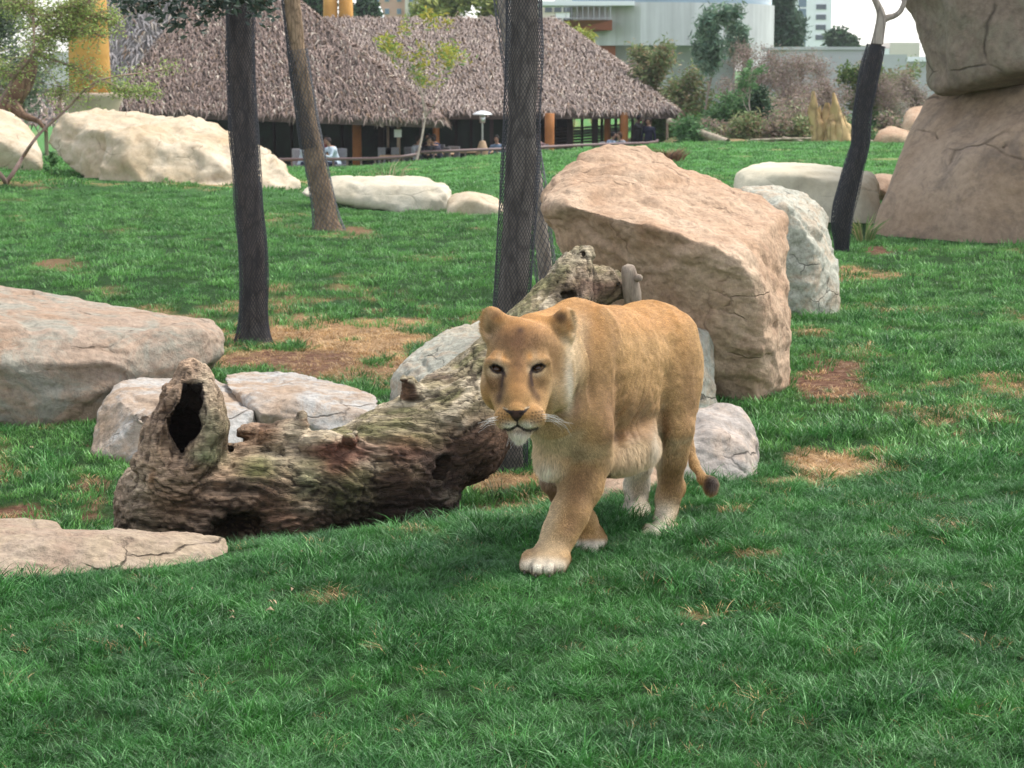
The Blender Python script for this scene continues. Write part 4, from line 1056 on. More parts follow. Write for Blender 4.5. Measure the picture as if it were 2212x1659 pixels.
def trees():
    b1 = bark_mat('dark_bark', (.09, .075, .065), (.24, .20, .17)); b2 = bark_mat('brown_bark', (.17, .115, .07), (.40, .28, .18)); b3 = bark_mat('grey_bark', (.10, .085, .072), (.27, .235, .20), .8)
    b4 = bark_mat('pale_bark', (.26, .22, .18), (.42, .37, .31), .6)
    net = plain('black_plastic_net', (.020, .020, .026), .35, .2, 20, 0, .5); netg = plain('grey_plastic_net', (.09, .092, .10), .5, .2, 20, 0, .4)
    def T(name, label, pts, ws, Y, bark, seed, group='trunks wrapped in protective netting', seg=28, n=90, rough=.07):
        path = [P(x, y, Y if np.isscalar(Y) else Y[i]) for i, (x, y) in enumerate(pts)]
        Ys = [Y if np.isscalar(Y) else Y[i] for i in range(len(pts))]
        rs = [M(w_, Ys[i]) / 2 for i, w_ in enumerate(ws)]
        base = path[0]; root = empty(name, (base[0], base[1], gz1(base[0], base[1])), label, 'tree', group)
        path[0] = np.array([base[0], base[1], gz1(base[0], base[1]) - .08])
        V, Q, fr = trunk_mesh(path, rs, seg, n, seed, rough)
        mesh_np('trunk', V, Q, bark, root, True)
        AVOID.append((base[0], base[1], rs[0] * 1.1))
        return root, fr
    r1, f1 = T('tree', 'straight dark trunk in fine black netting, nearer and left of the slanting brown trunk', [(547, 752), (548, 715), (549, 640), (546, 540), (537, 420), (526, 290), (521, 150), (518, 40), (514, -120), (505, -420)], [84, 54, 48, 50, 50, 48, 48, 50, 52, 50], 16.2, b1, 1, n=130, rough=.09)
    netting('netting', f1, .012, .021, .0017, net, r1, .0, 1, sag=.3, seed=3, turn=1.2); netting('netting', f1, .017, .023, .0016, net, r1, .0, 1, sag=.35, seed=5, turn=-1.5)
    r2, f2 = T('tree', 'slanting brown trunk half covered by a loose dark net on its right side', [(712, 512), (705, 470), (696, 420), (681, 350), (666, 270), (654, 190), (641, 100), (630, 0), (612, -150)], [70, 50, 44, 42, 40, 38, 34, 33, 30], 25.2, b2, 2, n=110, rough=.10)
    netting('netting', f2, .022, .035, .004, net, r2, .30, 1, math.pi * .05, math.pi * 0.95, .25, 7, -3.0); netting('netting', f2, .016, .04, .003, netg, r2, .0, .62, sag=.25, seed=8)
    r3, f3 = T('tree', 'thick trunk in hexagonal black netting behind the lioness head', [(1096, 1036), (1096, 960), (1098, 850), (1104, 700), (1112, 560), (1121, 420), (1127, 300), (1130, 180), (1132, 60), (1132, -120), (1130, -420)], [78, 66, 62, 60, 60, 62, 62, 60, 58, 58, 52], 10.9, b3, 3, n=150, seg=40, rough=.10)
    netting('netting', f3, .022, .0165, .0015, net, r3, .0, 1, sag=.18, seed=11)
    r5, f5 = T('tree', 'thin grey trunk leaning just behind the hexagonally netted trunk', [(1184, 640), (1180, 590), (1168, 500), (1158, 400), (1140, 300), (1120, 200), (1100, 100), (1088, 0), (1070, -150)], [34, 32, 32, 32, 32, 30, 28, 28, 26], 13.6, b4, 5, rough=.06)
    netting('netting', f5, .02, .03, .0022, netg, r5, 0, .9, sag=.3, seed=13)
    r4, f4 = T('tree', 'curved trunk in black netting with a bare forked top beside the rock wall', [(1821, 548), (1819, 520), (1818, 484), (1822, 448), (1838, 388), (1860, 312), (1863, 240), (1875, 175), (1888, 120), (1896, 78), (1903, 45)], [14, 22, 32, 35, 33, 29, 29, 31, 28, 21, 20], 20.8, b1, 4, n=110, rough=.08)
    netting('netting', f4, .018, .022, .0028, net, r4, .03, .90, sag=.35, seed=15, turn=1.0); netting('netting', f4, .026, .025, .0024, net, r4, .03, .90, sag=.35, seed=16, turn=-.9)
    for pts, ws in (([(1896, 95), (1900, 66), (1904, 42), (1903, 25), (1896, 12), (1886, -10), (1880, -60)], [24, 23, 23, 18, 15, 14, 10]), ([(1904, 46), (1915, 38), (1930, 36), (1945, 26), (1953, 8), (1956, -20), (1968, -70)], [18, 15, 12, 11, 10, 9, 7])):
        V, Q, fr = trunk_mesh([P(x, y, 20.75) for x, y in pts], [M(w_, 20.75) / 2 for w_ in ws], 12, 30, 9, .05)
        mesh_np('limb', V, Q, b4, r4, True)
    return r1
TREE1 = trees()
# ------------------------------------------------------------------ plants and the far background
def leafcards(pts, n_per, spread, size, rng, droop=0.3, narrow=1.0, cols=((.05, .10, .03),), up=0.0):
    pts = np.asarray(pts, float); n = len(pts) * n_per
    c = np.repeat(pts, n_per, 0) + rng.normal(0, 1, (n, 3)) * np.asarray(spread)
    d = rng.normal(0, 1, (n, 3)); d[:, 2] = d[:, 2] * .6 - droop + up; d /= np.linalg.norm(d, axis=1, keepdims=True)
    s = np.cross(d, rng.normal(0, 1, (n, 3))); s /= np.linalg.norm(s, axis=1, keepdims=True) + 1e-9
    L = size * rng.uniform(.6, 1.4, n)[:, None]; W_ = L * .28 / narrow
    V = np.concatenate([c - d * L * .5, c + s * W_, c + d * L * .5, c - s * W_]); k = np.arange(n)
    Fc = np.stack([k, k + n, k + 2 * n, k + 3 * n], 1)
    cc = np.asarray(cols)[rng.integers(0, len(cols), n)] * rng.uniform(.65, 1.35, n)[:, None]
    return V, Fc, np.tile(cc, (4, 1))
LEAFM = None; BARKS = {}
def grow(base, height, spread, rng, levels=3, kids=4, lean=(0, 0), r0=None, upw=.55, start=.25, wig=.12, lenf=.6):
    """random limbs; returns list of (points, radii, level) and tip points"""
    out = []; tips = []
    def br(p, d, L, r, lv):
        n = 6; pts = [np.array(p)]; q = np.array(p, float); dd = np.array(d, float)
        for i in range(n):
            dd = dd + rng.normal(0, wig, 3) + np.array([0, 0, .05 * upw]); dd /= np.linalg.norm(dd); q = q + dd * L / n; pts.append(q.copy())
        rs = [r * (1 - .75 * i / n) for i in range(n + 1)]; out.append((pts, rs, lv))
        if lv >= levels: tips.extend([pts[-1], pts[-3]]); return
        m = kids + (1 if lv == 0 else 0) * 2
        for k in range(m):
            t = start + (1 - start) * (k + rng.random()) / m; i = min(n - 1, int(t * n)); a = rng.uniform(0, 6.283)
            side = np.array([math.cos(a), math.sin(a), 0]) * spread + np.array([0, 0, upw]) + dd * .3; side /= np.linalg.norm(side)
            br(pts[i], side, L * lenf * rng.uniform(.6, 1.1) * (1 - .35 * t), rs[i] * .6, lv + 1)
        tips.append(pts[-1])
    br(base, (lean[0], lean[1], 1), height * .8, r0 or height * .022, 0)
    return out, tips
def plant(name, label, px, py, Y, h_px, w_px, cols, seed, cat='shrub', group=None, leaves=14, size=.16, spread=.32, levels=3, kids=4, bark=(.20, .15, .12), droop=.3, narrow=1.3, upw=.55, start=.25, r0=None, tall=False, lean=(0, 0), lenf=.6, seg=4, wig=.12, z=None, up=0):
    global LEAFM
    rng = np.random.default_rng(seed)
    if LEAFM is None: LEAFM = vcol_mat('foliage', .6, .25, .2, 3, .3)
    key = tuple(bark)
    if key not in BARKS: BARKS[key] = plain('twig_bark', bark, .85, .3, 5)
    p = P(px, py, Y); H = M(h_px, Y); Wd = M(w_px, Y) / 2; zz = gz1(p[0], Y) if z is None else z
    H = H + (p[2] - zz)
    root = empty(name, (p[0], Y, zz), label, cat, group)
    limbs, tips = grow((p[0], Y, zz - .05), H, Wd / H * 2.2, rng, levels, kids, lean, r0, upw, start, wig, lenf)
    if cat == 'shrub' and leaves > 10: leaves = int(leaves * .72)
    A = np.array([q for l_ in limbs for q in l_[0]]); cen = np.array([p[0], Y, zz]); 
    sx = Wd / max(.01, np.percentile(np.abs(A[:, 0] - p[0]), 97)); sz = H / max(.01, A[:, 2].max() - zz)
    f = lambda q: (np.asarray(q) - cen) * np.array([sx, sx, sz]) + cen
    b = MB()
    for pts, rs, lv in limbs: b.tube([f(q) for q in pts], rs, seg, cap=False)
    b.build('trunk' if cat == 'tree' else 'stems', BARKS[key], root)
    if leaves:
        V, Fc, cc = leafcards([f(t) for t in tips], leaves, spread * Wd * .55, size, rng, droop, narrow, cols, up)
        mesh_np('crown' if cat == 'tree' else 'foliage', V, Fc, LEAFM, root, False, {'col': cc})['kind'] = 'stuff'
    return root
def windows_on(b_root, x0, x1, z0, z1, y, nx, nz, w_, h_, frame, pane, dx=.0):
    for i in range(nx):
        for k in range(nz):
            cx = x0 + (x1 - x0) * (i + .5) / nx + dx; cz = z0 + (z1 - z0) * (k + .5) / nz
            b = MB(); b.box((cx, y - .05, cz), (w_ * 1.15, .12, h_ * 1.12)); o = b.build('window', frame, b_root)
            b = MB(); b.box((cx, y - .12, cz), (w_, .06, h_)); b.build('pane', pane, o, origin=np.array(b_root.location))
def background():
    conc = NT('board_marked_concrete'); c = conc.coord(scale=(.9, .9, .05)); g = conc.noise(c, 2.5, 5, .6); c2 = conc.coord(); g2 = conc.noise(c2, .25, 5, .6)
    col = conc.mix(1.0, conc.ramp(g, [(.3, (.44, .44, .44)), (.7, (.60, .60, .60))]), conc.ramp(g2, [(.3, .85), (.7, 1.1)]), 'MULTIPLY'); conc.out(col, .85, conc.bump(g, .4, .05), .2)
    conc2 = plain('smooth_concrete', (.47, .47, .475), .85, .12, .4); white = plain('white_paint', (.78, .79, .80), .6, .04, 1); glassb = plain('pale_blue_glazing', (.30, .42, .50), .2, .15, .3, 0, .5)
    rust = plain('corten_steel', (.26, .085, .04), .7, .2, .6); dkg = plain('dark_glazing', (.06, .08, .10), .2, .2, .5, 0, .5); redb = plain('red_brick', (.38, .12, .08)); grey = plain('grey_render', (.44, .43, .45), .85, .1, .2)
    pinkw = plain('salmon_render', (.58, .36, .28), .85, .08, .2); creamw = plain('pale_render', (.62, .55, .47), .85, .08, .2); ybl = plain('bluish_glass', (.12, .18, .24), .25, .2, .4, 0, .5)
    zb = -1.2
    # ---- round concrete hall
    Yh = 128; root = empty('concrete_building', (P(1480, 0, Yh)[0], Yh, zb), 'big round building of pale board-marked concrete with a recessed lower storey', 'building')
    xa, xb = P(1285, 0, Yh)[0], P(1684, 0, Yh)[0]
    zt, zu = P(1480, 11, Yh)[2], P(1480, 100, Yh)[2]
    R_ = 9.2; cx, cy = xb - R_, Yh + 3
    def wall(pts, z0, z1, th_=.4):
        n = len(pts); pts = [np.array(q) for q in pts]; V = []; Fc = []
        for i, q in enumerate(pts):
            d = pts[min(i + 1, n - 1)] - pts[max(i - 1, 0)]; d = d / np.linalg.norm(d); nn = np.array([-d[1], d[0]]) * th_
            V += [(*q, z0), (*q, z1), (*(q + nn), z1), (*(q + nn), z0)]
        for i in range(n - 1):
            for k in range(4): Fc.append((i * 4 + k, (i + 1) * 4 + k, (i + 1) * 4 + (k + 1) % 4, i * 4 + (k + 1) % 4))
        Fc += [(0, 1, 2, 3), (4 * n - 4, 4 * n - 1, 4 * n - 2, 4 * n - 3)]
        return V, Fc
    arc = [(xa - 1.5, Yh - 4.8), (xa + 1, Yh - 5.4)] + [(cx + R_ * math.cos(a), cy + R_ * math.sin(a)) for a in np.linspace(math.radians(-88), math.radians(25), 22)]
    V, Fc = wall(arc, zu, zt); o = mesh_np('upper_wall', np.array(V), [list(f_) for f_ in Fc], conc.m, root, False)
    V, Fc = wall([q for q in arc if q[0] > P(1600, 0, Yh)[0] + .0], zb, zu - .01); mesh_np('pier', np.array(V), [list(f_) for f_ in Fc], conc.m, root, False)
    V, Fc = wall([(xa - 1.5, Yh - 2.2), (cx + 2, Yh - 2.4), (cx + 6.5, Yh - .4)], zb, zu - .01); mesh_np('lower_wall', np.array(V), [list(f_) for f_ in Fc], conc2, root, False)
    b = MB(); b.box(((xa + cx + 3) / 2, Yh + .5, zu + .1), (cx - xa + 7, 8, .2)); b.build('floor_slab', conc2, root)
    for px in (1348, 1365, 1440): p = P(px, 100, Yh - 3); b = MB(); b.box((p[0], Yh - 3, (zu + zb) / 2), (.5, .5, zu - zb - .01)); b.build('pillar', conc2, root)
    V, Fc = wall([(q[0] * 1.0, q[1] + 1.2) for q in arc[:-6]], zt - .1, zt + .55, .3); mesh_np('roof_glazing', np.array(V), [list(f_) for f_ in Fc], glassb, root, False)
    V, Fc = wall([(q[0], q[1] + .7) for q in arc[:-4]], zt + .56, zt + 1.3, 6); mesh_np('roof_band', np.array(V), [list(f_) for f_ in Fc], white, root, False)
    # rusty balcony at its left
    p0, p1 = P(1218, 0, 122), P(1321, 0, 122); zz = lambda y: P(1250, y, 122)[2]
    r2 = empty('balcony_building', (p0[0], 122, zb), 'low building with a rust-red balcony box left of the round concrete hall', 'building')
    b = MB(); b.add([(p0[0], 121, zz(44)), (p1[0], 121, zz(44)), (p1[0], 121, zz(66)), (p1[0] - 1.2, 122, zz(70)), (p0[0] + .6, 122, zz(62)), (p0[0], 125, zz(44)), (p1[0], 125, zz(44)), (p1[0], 125, zz(66)), (p0[0] + .6, 125, zz(62))],
                    [(0, 4, 3, 2, 1), (0, 1, 6, 5), (1, 2, 7, 6), (0, 5, 8, 4), (4, 8, 7, 2, 3), (5, 6, 7, 8)]); b.build('balcony_box', rust, r2)
    b = MB(); b.box(((p0[0] + p1[0]) / 2 + .7, 124, (zz(64) + zb) / 2), (2.0, 2, zz(64) - zb)); b.build('stem_wall', rust, r2)
    b = MB(); b.box(((p0[0] + p1[0]) / 2 + .2, 124.5, (zz(44) + zz(12)) / 2), (p1[0] - p0[0] - .6, 2, zz(12) - zz(44))); b.build('upper_room', creamw, r2)
    b = MB(); b.box(((p0[0] + p1[0]) / 2 - .4, 123.4, (zz(42) + zz(14)) / 2), (1.2, .1, zz(14) - zz(42))); b.build('window', dkg, r2)
    b = MB()
    for q in np.linspace(p0[0] + .1, p1[0] - .1, 9): b.tube([(q, 121.05, zz(44)), (q, 121.05, zz(14))], [.02, .02], 4)
    b.tube([(p0[0], 121.05, zz(14)), (p1[0], 121.05, zz(14))], [.03, .03], 4); b.tube([(p0[0], 121.05, zz(40)), (p1[0], 121.05, zz(40))], [.02, .02], 4); b.build('railing', grey, r2)
    b = MB(); b.box(((p0[0] + p1[0]) / 2 - 1.2, 123, zz(8)), (p1[0] - p0[0] + 5, 4, .25)); b.build('flat_roof', white, r2)
    b = MB(); b.box(((p0[0] + p1[0]) / 2, 126, (zz(80) + zb) / 2), (p1[0] - p0[0] + 2.5, 3, zz(80) - zb)); b.build('lower_wall', conc2, r2)
    # ---- grey wall buildings at right
    Y = 105; r3 = empty('grey_building', (P(1820, 0, Y)[0], Y, zb), 'long low grey windowless building behind the bare shrubs at right', 'building')
    x0, x1 = P(1700, 0, Y)[0], P(1895, 0, Y)[0]; zt_ = P(1800, 107, Y)[2]
    b = MB(); b.box(((x0 + x1) / 2, Y + 4, (zt_ + zb) / 2), (x1 - x0, 8, zt_ - zb)); b.build('wall', grey, r3)
    b = MB(); b.box(((x0 + x1) / 2 - .1, Y + 3.97, zt_ + .06), (x1 - x0 + .3, 8.2, .15)); b.build('parapet', conc2, r3)
    x2 = P(1955, 0, Y)[0]; b = MB(); b.box(((x1 + x2) / 2, Y + 3, (zt_ + zb) / 2 - .1), (x2 - x1 - .02, 8, zt_ - zb - .3)); b.build('side_wall', conc2, r3)
    x3 = P(2080, 0, Y + 6)[0]; b = MB(); zq = P(1960, 132, Y + 6)[2]; b.box(((x2 + x3) / 2, Y + 8, (zq + zb) / 2), (x3 - x2, 6, zq - zb)); b.build('lower_wing', grey, r3)
    b = MB(); b.box(((x2 + x3) / 2, Y + 7.8, zq + .1), (x3 - x2 + .2, 6.4, .25)); b.build('wing_roof', white, r3)
    # ---- white tower block
    Y = 330; r4 = empty('tower_block', (P(1775, 0, Y)[0], Y, -2), 'tall white apartment tower with rows of small windows', 'building')
    x0, x1 = P(1722, 0, Y)[0], P(1797, 0, Y)[0]; zt_ = P(0, -60, Y)[2]
    b = MB(); b.box(((x0 + x1) / 2, Y + 6, zt_ / 2), (x1 - x0, 12, zt_ + 4)); b.build('wall', white, r4)
    windows_on(r4, P(1722, 0, Y)[0], P(1745, 0, Y)[0], P(0, 105, Y)[2], P(0, -5, Y)[2], Y, 1, 5, 1.2, 1.3, white, ybl)
    windows_on(r4, P(1762, 0, Y)[0], P(1786, 0, Y)[0], P(0, 92, Y)[2], P(0, 4, Y)[2], Y, 1, 4, 1.6, .8, white, dkg)
    Y = 300; r5 = empty('apartment_block', (P(1890, 0, Y)[0], Y, -2), 'low pale apartment block on the skyline between the curved trunk and the rock wall', 'building')
    for q0, q1, t_, m_ in ((1858, 1892, 98, creamw), (1892, 1925, 105, white), (1925, 1990, 92, creamw)):
        xx0, xx1 = P(q0, 0, Y)[0], P(q1, 0, Y)[0]; z1 = P(0, t_, Y)[2]; b = MB(); b.box(((xx0 + xx1) / 2, Y + 5, z1 / 2 - 1), (xx1 - xx0 - .05, 10, z1 + 2)); b.build('wall', m_, r5)
    windows_on(r5, P(1860, 0, Y)[0], P(1890, 0, Y)[0], P(0, 128, Y)[2], P(0, 102, Y)[2], Y, 4, 2, .7, .6, creamw, dkg)
    # ---- pink apartment house above the roof
    Y = 210; r6 = empty('apartment_block', (P(860, 0, Y)[0], Y, -2), 'pink apartment house with square windows above the thatched ridge', 'building')
    for q0, q1, m_, dy in ((800, 876, pinkw, 0), (876, 908, creamw, -1.5), (908, 985, pinkw, 0)):
        xx0, xx1 = P(q0, 0, Y)[0], P(q1, 0, Y)[0]; zt_ = P(0, -90, Y)[2]; b = MB(); b.box(((xx0 + xx1) / 2, Y + 5 + dy, zt_ / 2 - 1), (xx1 - xx0 - .03, 10, zt_ + 2)); b.build('wall', m_, r6)
    for px in (815, 836, 862): windows_on(r6, P(px - 7, 0, Y)[0], P(px + 7, 0, Y)[0], P(0, 38, Y)[2], P(0, -42, Y)[2], Y, 1, 3, .42, .52, creamw, ybl)
    for px in (891,): windows_on(r6, P(px - 7, 0, Y)[0], P(px + 7, 0, Y)[0], P(0, 38, Y)[2], P(0, -42, Y)[2], Y - 1.5, 1, 3, .5, .6, creamw, ybl)
    for k in range(4):
        xx0, xx1 = P(916, 0, Y)[0], P(942, 0, Y)[0]; zq = P(0, 30 - 27 * k, Y)[2]; b = MB(); b.box(((xx0 + xx1) / 2, Y - .5, zq), (xx1 - xx0, 1.0, .12)); b.box(((xx0 + xx1) / 2, Y - .95, zq + .35), (xx1 - xx0, .05, .5)); b.build('balcony', ybl, r6)
        windows_on(r6, xx0, xx1, zq + .15, zq + 1.1, Y, 1, 1, .9, .8, creamw, dkg)
    b = MB(); p = P(962, 16, Y); b.tube([(p[0], Y - .12, p[2]), (p[0], Y + .2, p[2])], [.27, .27], 16); b.build('round_window', ybl, r6)
    Y = 230; r7 = empty('apartment_block', (P(1120, 0, Y)[0], Y, -2), 'pale pink housing behind the hexagonally netted trunk', 'building')
    for q0, q1, t_, m_ in ((1060, 1110, -10, pinkw), (1110, 1200, 4, creamw), (1200, 1240, -20, white)):
        xx0, xx1 = P(q0, 0, Y)[0], P(q1, 0, Y)[0]; z1 = P(0, t_, Y)[2]; b = MB(); b.box(((xx0 + xx1) / 2, Y + 5, z1 / 2 - 1), (xx1 - xx0 - .05, 10, z1 + 2)); b.build('wall', m_, r7)
    windows_on(r7, P(1175, 0, Y)[0], P(1235, 0, Y)[0], P(0, 60, Y)[2], P(0, 6, Y)[2], Y, 3, 2, .8, .7, creamw, dkg)
    # white flue
    b = MB(); b.tube([P(784, -25, 150), P(795, 0, 150), P(812, 22, 150), P(826, 60, 150)], [.42, .42, .42, .42], 14); o = b.build('white_tube', white, None, origin=P(815, 60, 150), smooth=True); tag(o, 'thick curved white tube rising above the thatched ridge', 'tube')
    # ---- ochre pillars
    och = NT('ochre_plaster'); c = och.coord(); g = och.noise(c, 1.1, 6, .65, .5); och.out(och.ramp(g, [(.3, (.42, .20, .045)), (.7, (.56, .31, .09))]), .8, och.bump(och.noise(c, 5, 5, .6), .5, .05), .2)
    capm = plain('stained_concrete', (.38, .30, .22), .9, .3, 1.5)
    p = P(196, 235, 58); pr = empty('ochre_pillar', (p[0], 58, p[2] - 1.5), 'thick ochre pillar on a flared concrete foot at the upper left', 'pillar')
    b = MB(); zc = P(0, 203, 58)[2]; b.lathe((p[0], 58, zc), [(M(44, 58), 0), (M(43.5, 58), .8), (M(42, 58), 1.9), (M(38, 58), 3.2)], 26); b.build('shaft', och.m, pr, smooth=True)
    b = MB(); b.lathe((p[0] + .08, 58, p[2] - 1.5), [(.62, 0), (.66, 1.2), (.70, 1.5), (.84, 1.82), (.86, 1.93), (.60, 1.95)], 28); b.build('foot', capm, pr, smooth=True)
    p = P(731, 36, 100); pr = empty('ochre_pillar', (p[0], 100, FL), 'short ochre pillar of two joined lobes behind the thatched ridge', 'pillar')
    for dx in (-.38, .36): b = MB(); b.lathe((p[0] + dx, 100, FL), [(.36, 0), (.36, 5.5), (.32, 7.5)], 18); b.build('shaft', och.m, pr, smooth=True)
    # pale canvas and further thatch behind the ochre pillar
    p = P(120, 198, 66); b = MB(); b.add([P(82, 190, 66), P(160, 198, 66), P(160, 110, 66), P(112, 115, 66), P(82, 190, 66.3), P(160, 198, 66.3), P(160, 110, 66.3), P(112, 115, 66.3)], [(0, 1, 2, 3), (7, 6, 5, 4), (0, 4, 5, 1), (1, 5, 6, 2), (2, 6, 7, 3), (3, 7, 4, 0)])
    o = b.build('canvas_screen', plain('pale_canvas', (.58, .60, .55), .8, .06, 1), None, origin=p); tag(o, 'pale canvas screen left of the thick ochre pillar', 'screen')
    th = thatch_mat(); und = plain('thatch_underlay_grey', (.12, .11, .10), .95)
    hut = empty('thatched_hut', (P(60, 300, 62)[0], 62, FL), 'low thatched roof at the left edge behind the rounded boulder', 'hut')
    e = [P(-160, 268, 60), P(135, 272, 60), P(150, 200, 70), P(-160, 200, 70)]; t_ = [P(-120, 150, 68), P(40, 150, 68)]
    mesh_np('roof', np.array(e + t_), [[0, 1, 5, 4], [1, 2, 5], [2, 3, 4, 5], [3, 0, 4], [0, 3, 2, 1]], und, hut, False); strands([(e[0], e[1], t_[0], t_[1]), (e[1], e[2], t_[1], t_[1])], 50, th, hut, 9); fringe([(e[0], e[1]), (e[1], e[2])], hut, th, 19)
    for px in (100, 128): p = P(px, 300, 61); b = MB(); b.tube([(p[0], 61, FL), (p[0], 61, p[2] + .9)], [.06, .06], 6); b.build('post', capm, hut)
    h2 = empty('thatched_hut', (P(300, 300, 88)[0], 92, FL), 'paler thatched wall rising behind the thick ochre pillar', 'hut')
    e = [P(225, 235, 88), P(440, 235, 88), P(440, 0, 93), P(225, 0, 93)]; t_ = [P(228, -80, 93), P(420, -80, 93)]
    bk = [q + np.array([0, 4, 0]) for q in (e[0], e[1], t_[1], t_[0])]
    mesh_np('roof', np.array([e[0], e[1], t_[1], t_[0]] + bk), [[0, 1, 2, 3], [7, 6, 5, 4], [0, 4, 5, 1], [1, 5, 6, 2], [2, 6, 7, 3], [3, 7, 4, 0]], und, h2, False); strands([(e[0], e[1], t_[0], t_[1])], 40, th, h2, 10, (.33, .30, .29), .45, .045)
    # ---- split stump, leaning logs, bank
    sm = bark_mat('bleached_stump', (.32, .20, .09), (.56, .40, .21), .15)
    S_ = [([(1800, 305), (1797, 275), (1800, 246)], [40, 34, 8]), ([(1772, 306), (1764, 282), (1768, 250), (1772, 228)], [18, 16, 12, 3]), ([(1824, 306), (1818, 262), (1810, 226)], [16, 14, 3]), ([(1775, 305), (1766, 270), (1758, 235), (1757, 197)], [34, 30, 20, 4]), ([(1815, 305), (1812, 270), (1806, 235), (1800, 200)], [40, 30, 20, 4]), ([(1790, 305), (1786, 265), (1786, 222)], [44, 36, 12]), ([(1835, 306), (1828, 275), (1822, 250)], [22, 18, 4]), ([(1765, 305), (1758, 285), (1756, 262)], [22, 16, 5])]
    rt = empty('tree_stump', (P(1797, 300, 62.5)[0], 62.5, gz1(P(1797, 300, 62.5)[0], 62.5)), 'split yellowish tree stump with two tall points on the far lawn', 'stump')
    for i, (pts, ws) in enumerate(S_):
        V, Q, _ = trunk_mesh([P(x, y, 62.5 + .3 * (i % 2)) for x, y in pts], [M(q, 62.5) / 2 for q in ws], 14, 26, 30 + i, .42); mesh_np('splinter', V, Q, sm, rt, True)
    lm = bark_mat('pale_log_bark', (.30, .24, .17), (.46, .39, .30), .3)
    for pts, ws, lab in (([(1446, 262, 68), (1500, 282, 66.5), (1572, 308, 65)], [14, 15, 16], 'long pale log leaning down to the right beside the pavilion, the front one'), ([(1472, 262, 71), (1510, 280, 70), (1560, 298, 69)], [11, 12, 12], 'pale leaning log behind the long front one'), ([(1490, 285, 67.5), (1525, 306, 66)], [8, 8], 'short pale log under the two leaning ones')):
        V, Q, _ = trunk_mesh([P(*q) for q in pts], [M(w_, 67) / 2 for w_ in ws], 12, 20, 40, .06); o = mesh_np('leaning_log', V, Q, lm, None, True, None, P(*pts[-1])); tag(o, lab, 'log', 'pale logs by the pavilion')
    for k, (a, b_, w_, lab) in enumerate((((1620, 303, 64.5), (1760, 299, 64.5), 5, 'thin pale log lying along the far lawn edge below the bare shrubs'), ((1690, 297, 65), (1735, 306, 64), 5, 'short pale log near the split stump on the far lawn edge'), ((1850, 307, 63), (1886, 305, 63), 5, 'short pale log right of the split stump'))):
        V, Q, _ = trunk_mesh([P(*a), P((a[0] + b_[0]) / 2, (a[1] + b_[1]) / 2 - 1, a[2]), P(*b_)], [M(w_, 64) / 2] * 3, 8, 10, 44 + k, .08); tag(mesh_np('fallen_branch', V, Q, lm, None, True, None, P(*a)), lab, 'branch')
    bank = NT('sandy_bank'); c = bank.coord(); g = bank.noise(c, .9, 8, .7); bank.out(bank.ramp(g, [(.42, (.09, .11, .04)), (.66, (.28, .18, .10))]), .95, bank.bump(g, .5, .1), .1)
    X = np.linspace(P(1400, 0, 72)[0], P(2000, 0, 72)[0], 70); Yv = np.linspace(64.8, 100, 30); XX, YY = np.meshgrid(X, Yv, indexing='ij')
    ZZ = gz(XX.ravel(), YY.ravel()).reshape(XX.shape) + (.05 + .25 * sstep(65, 74, YY) + .10 * vnoise(np.stack([XX.ravel() * .7, YY.ravel() * .5, XX.ravel() * 0], 1), 5).reshape(XX.shape)) * sstep(0, .1, (XX - X[0]) / (X[-1] - X[0])) - .12 * (YY < 65)
    I = np.arange(XX.size).reshape(XX.shape); Qb = np.stack([I[:-1, :-1].ravel(), I[1:, :-1].ravel(), I[1:, 1:].ravel(), I[:-1, 1:].ravel()], 1)
    tag(mesh_np('earth_bank', np.stack([XX.ravel(), YY.ravel(), ZZ.ravel()], 1), Qb, bank.m, None, True), kind='structure')
    # ---- shrubs and trees right of the pavilion
    olive = ((.15, .21, .08), (.20, .27, .11), (.28, .30, .14), (.30, .23, .13)); green = ((.07, .16, .06), (.11, .22, .08), (.15, .27, .11)); dkgreen = ((.03, .075, .035), (.05, .10, .045), (.075, .12, .06))
    pine = ((.11, .19, .13), (.16, .25, .16), (.21, .29, .20)); yel = ((.30, .34, .05), (.40, .38, .07), (.22, .30, .06)); brownl = ((.36, .26, .20), (.28, .22, .18), (.21, .24, .12))
    g_ = 'shrubs and young trees behind the far lawn'
    bare = dict(leaves=3, size=.10, levels=4, kids=5, bark=(.34, .27, .26), seg=3, upw=.5, r0=.075, wig=.18, start=.1, narrow=2)
    plant('young_tree', 'slender young tree with two blue-green crowns in front of the concrete hall', 1524, 300, 76, 272, 100, pine, 101, 'tree', g_, 46, .26, .30, 2, 5, (.30, .24, .20), .6, 2.2, .7, .55, .06)
    plant('young_tree', 'second blue-green crown hanging right of the slender young tree', 1580, 300, 78, 240, 60, pine, 102, 'tree', g_, 46, .24, .34, 2, 4, (.30, .24, .20), .8, 2.2, .7, .72, .05)
    plant('shrub', 'olive feathery shrub right of the pavilion roof, its tip before the concrete wall', 1415, 300, 80, 200, 95, olive, 103, 'shrub', g_, 30, .20, .36, 3, 5, (.22, .17, .13), .2, 2, .9, .15, .05)
    plant('shrub', 'brownish green bush between the pavilion eave and the slender young tree', 1462, 300, 78, 150, 110, olive, 104, 'shrub', g_, 26, .20, .4, 3, 4, (.22, .17, .13), .2, 2, .7, .15, .05)
    plant('shrub', 'thin reddish bush rising just above the right slope of the thatched roof', 1375, 300, 92, 175, 80, brownl, 105, 'shrub', g_, 8, .18, .4, 3, 5, (.28, .2, .17), .2, 2, .8, .2, .04)
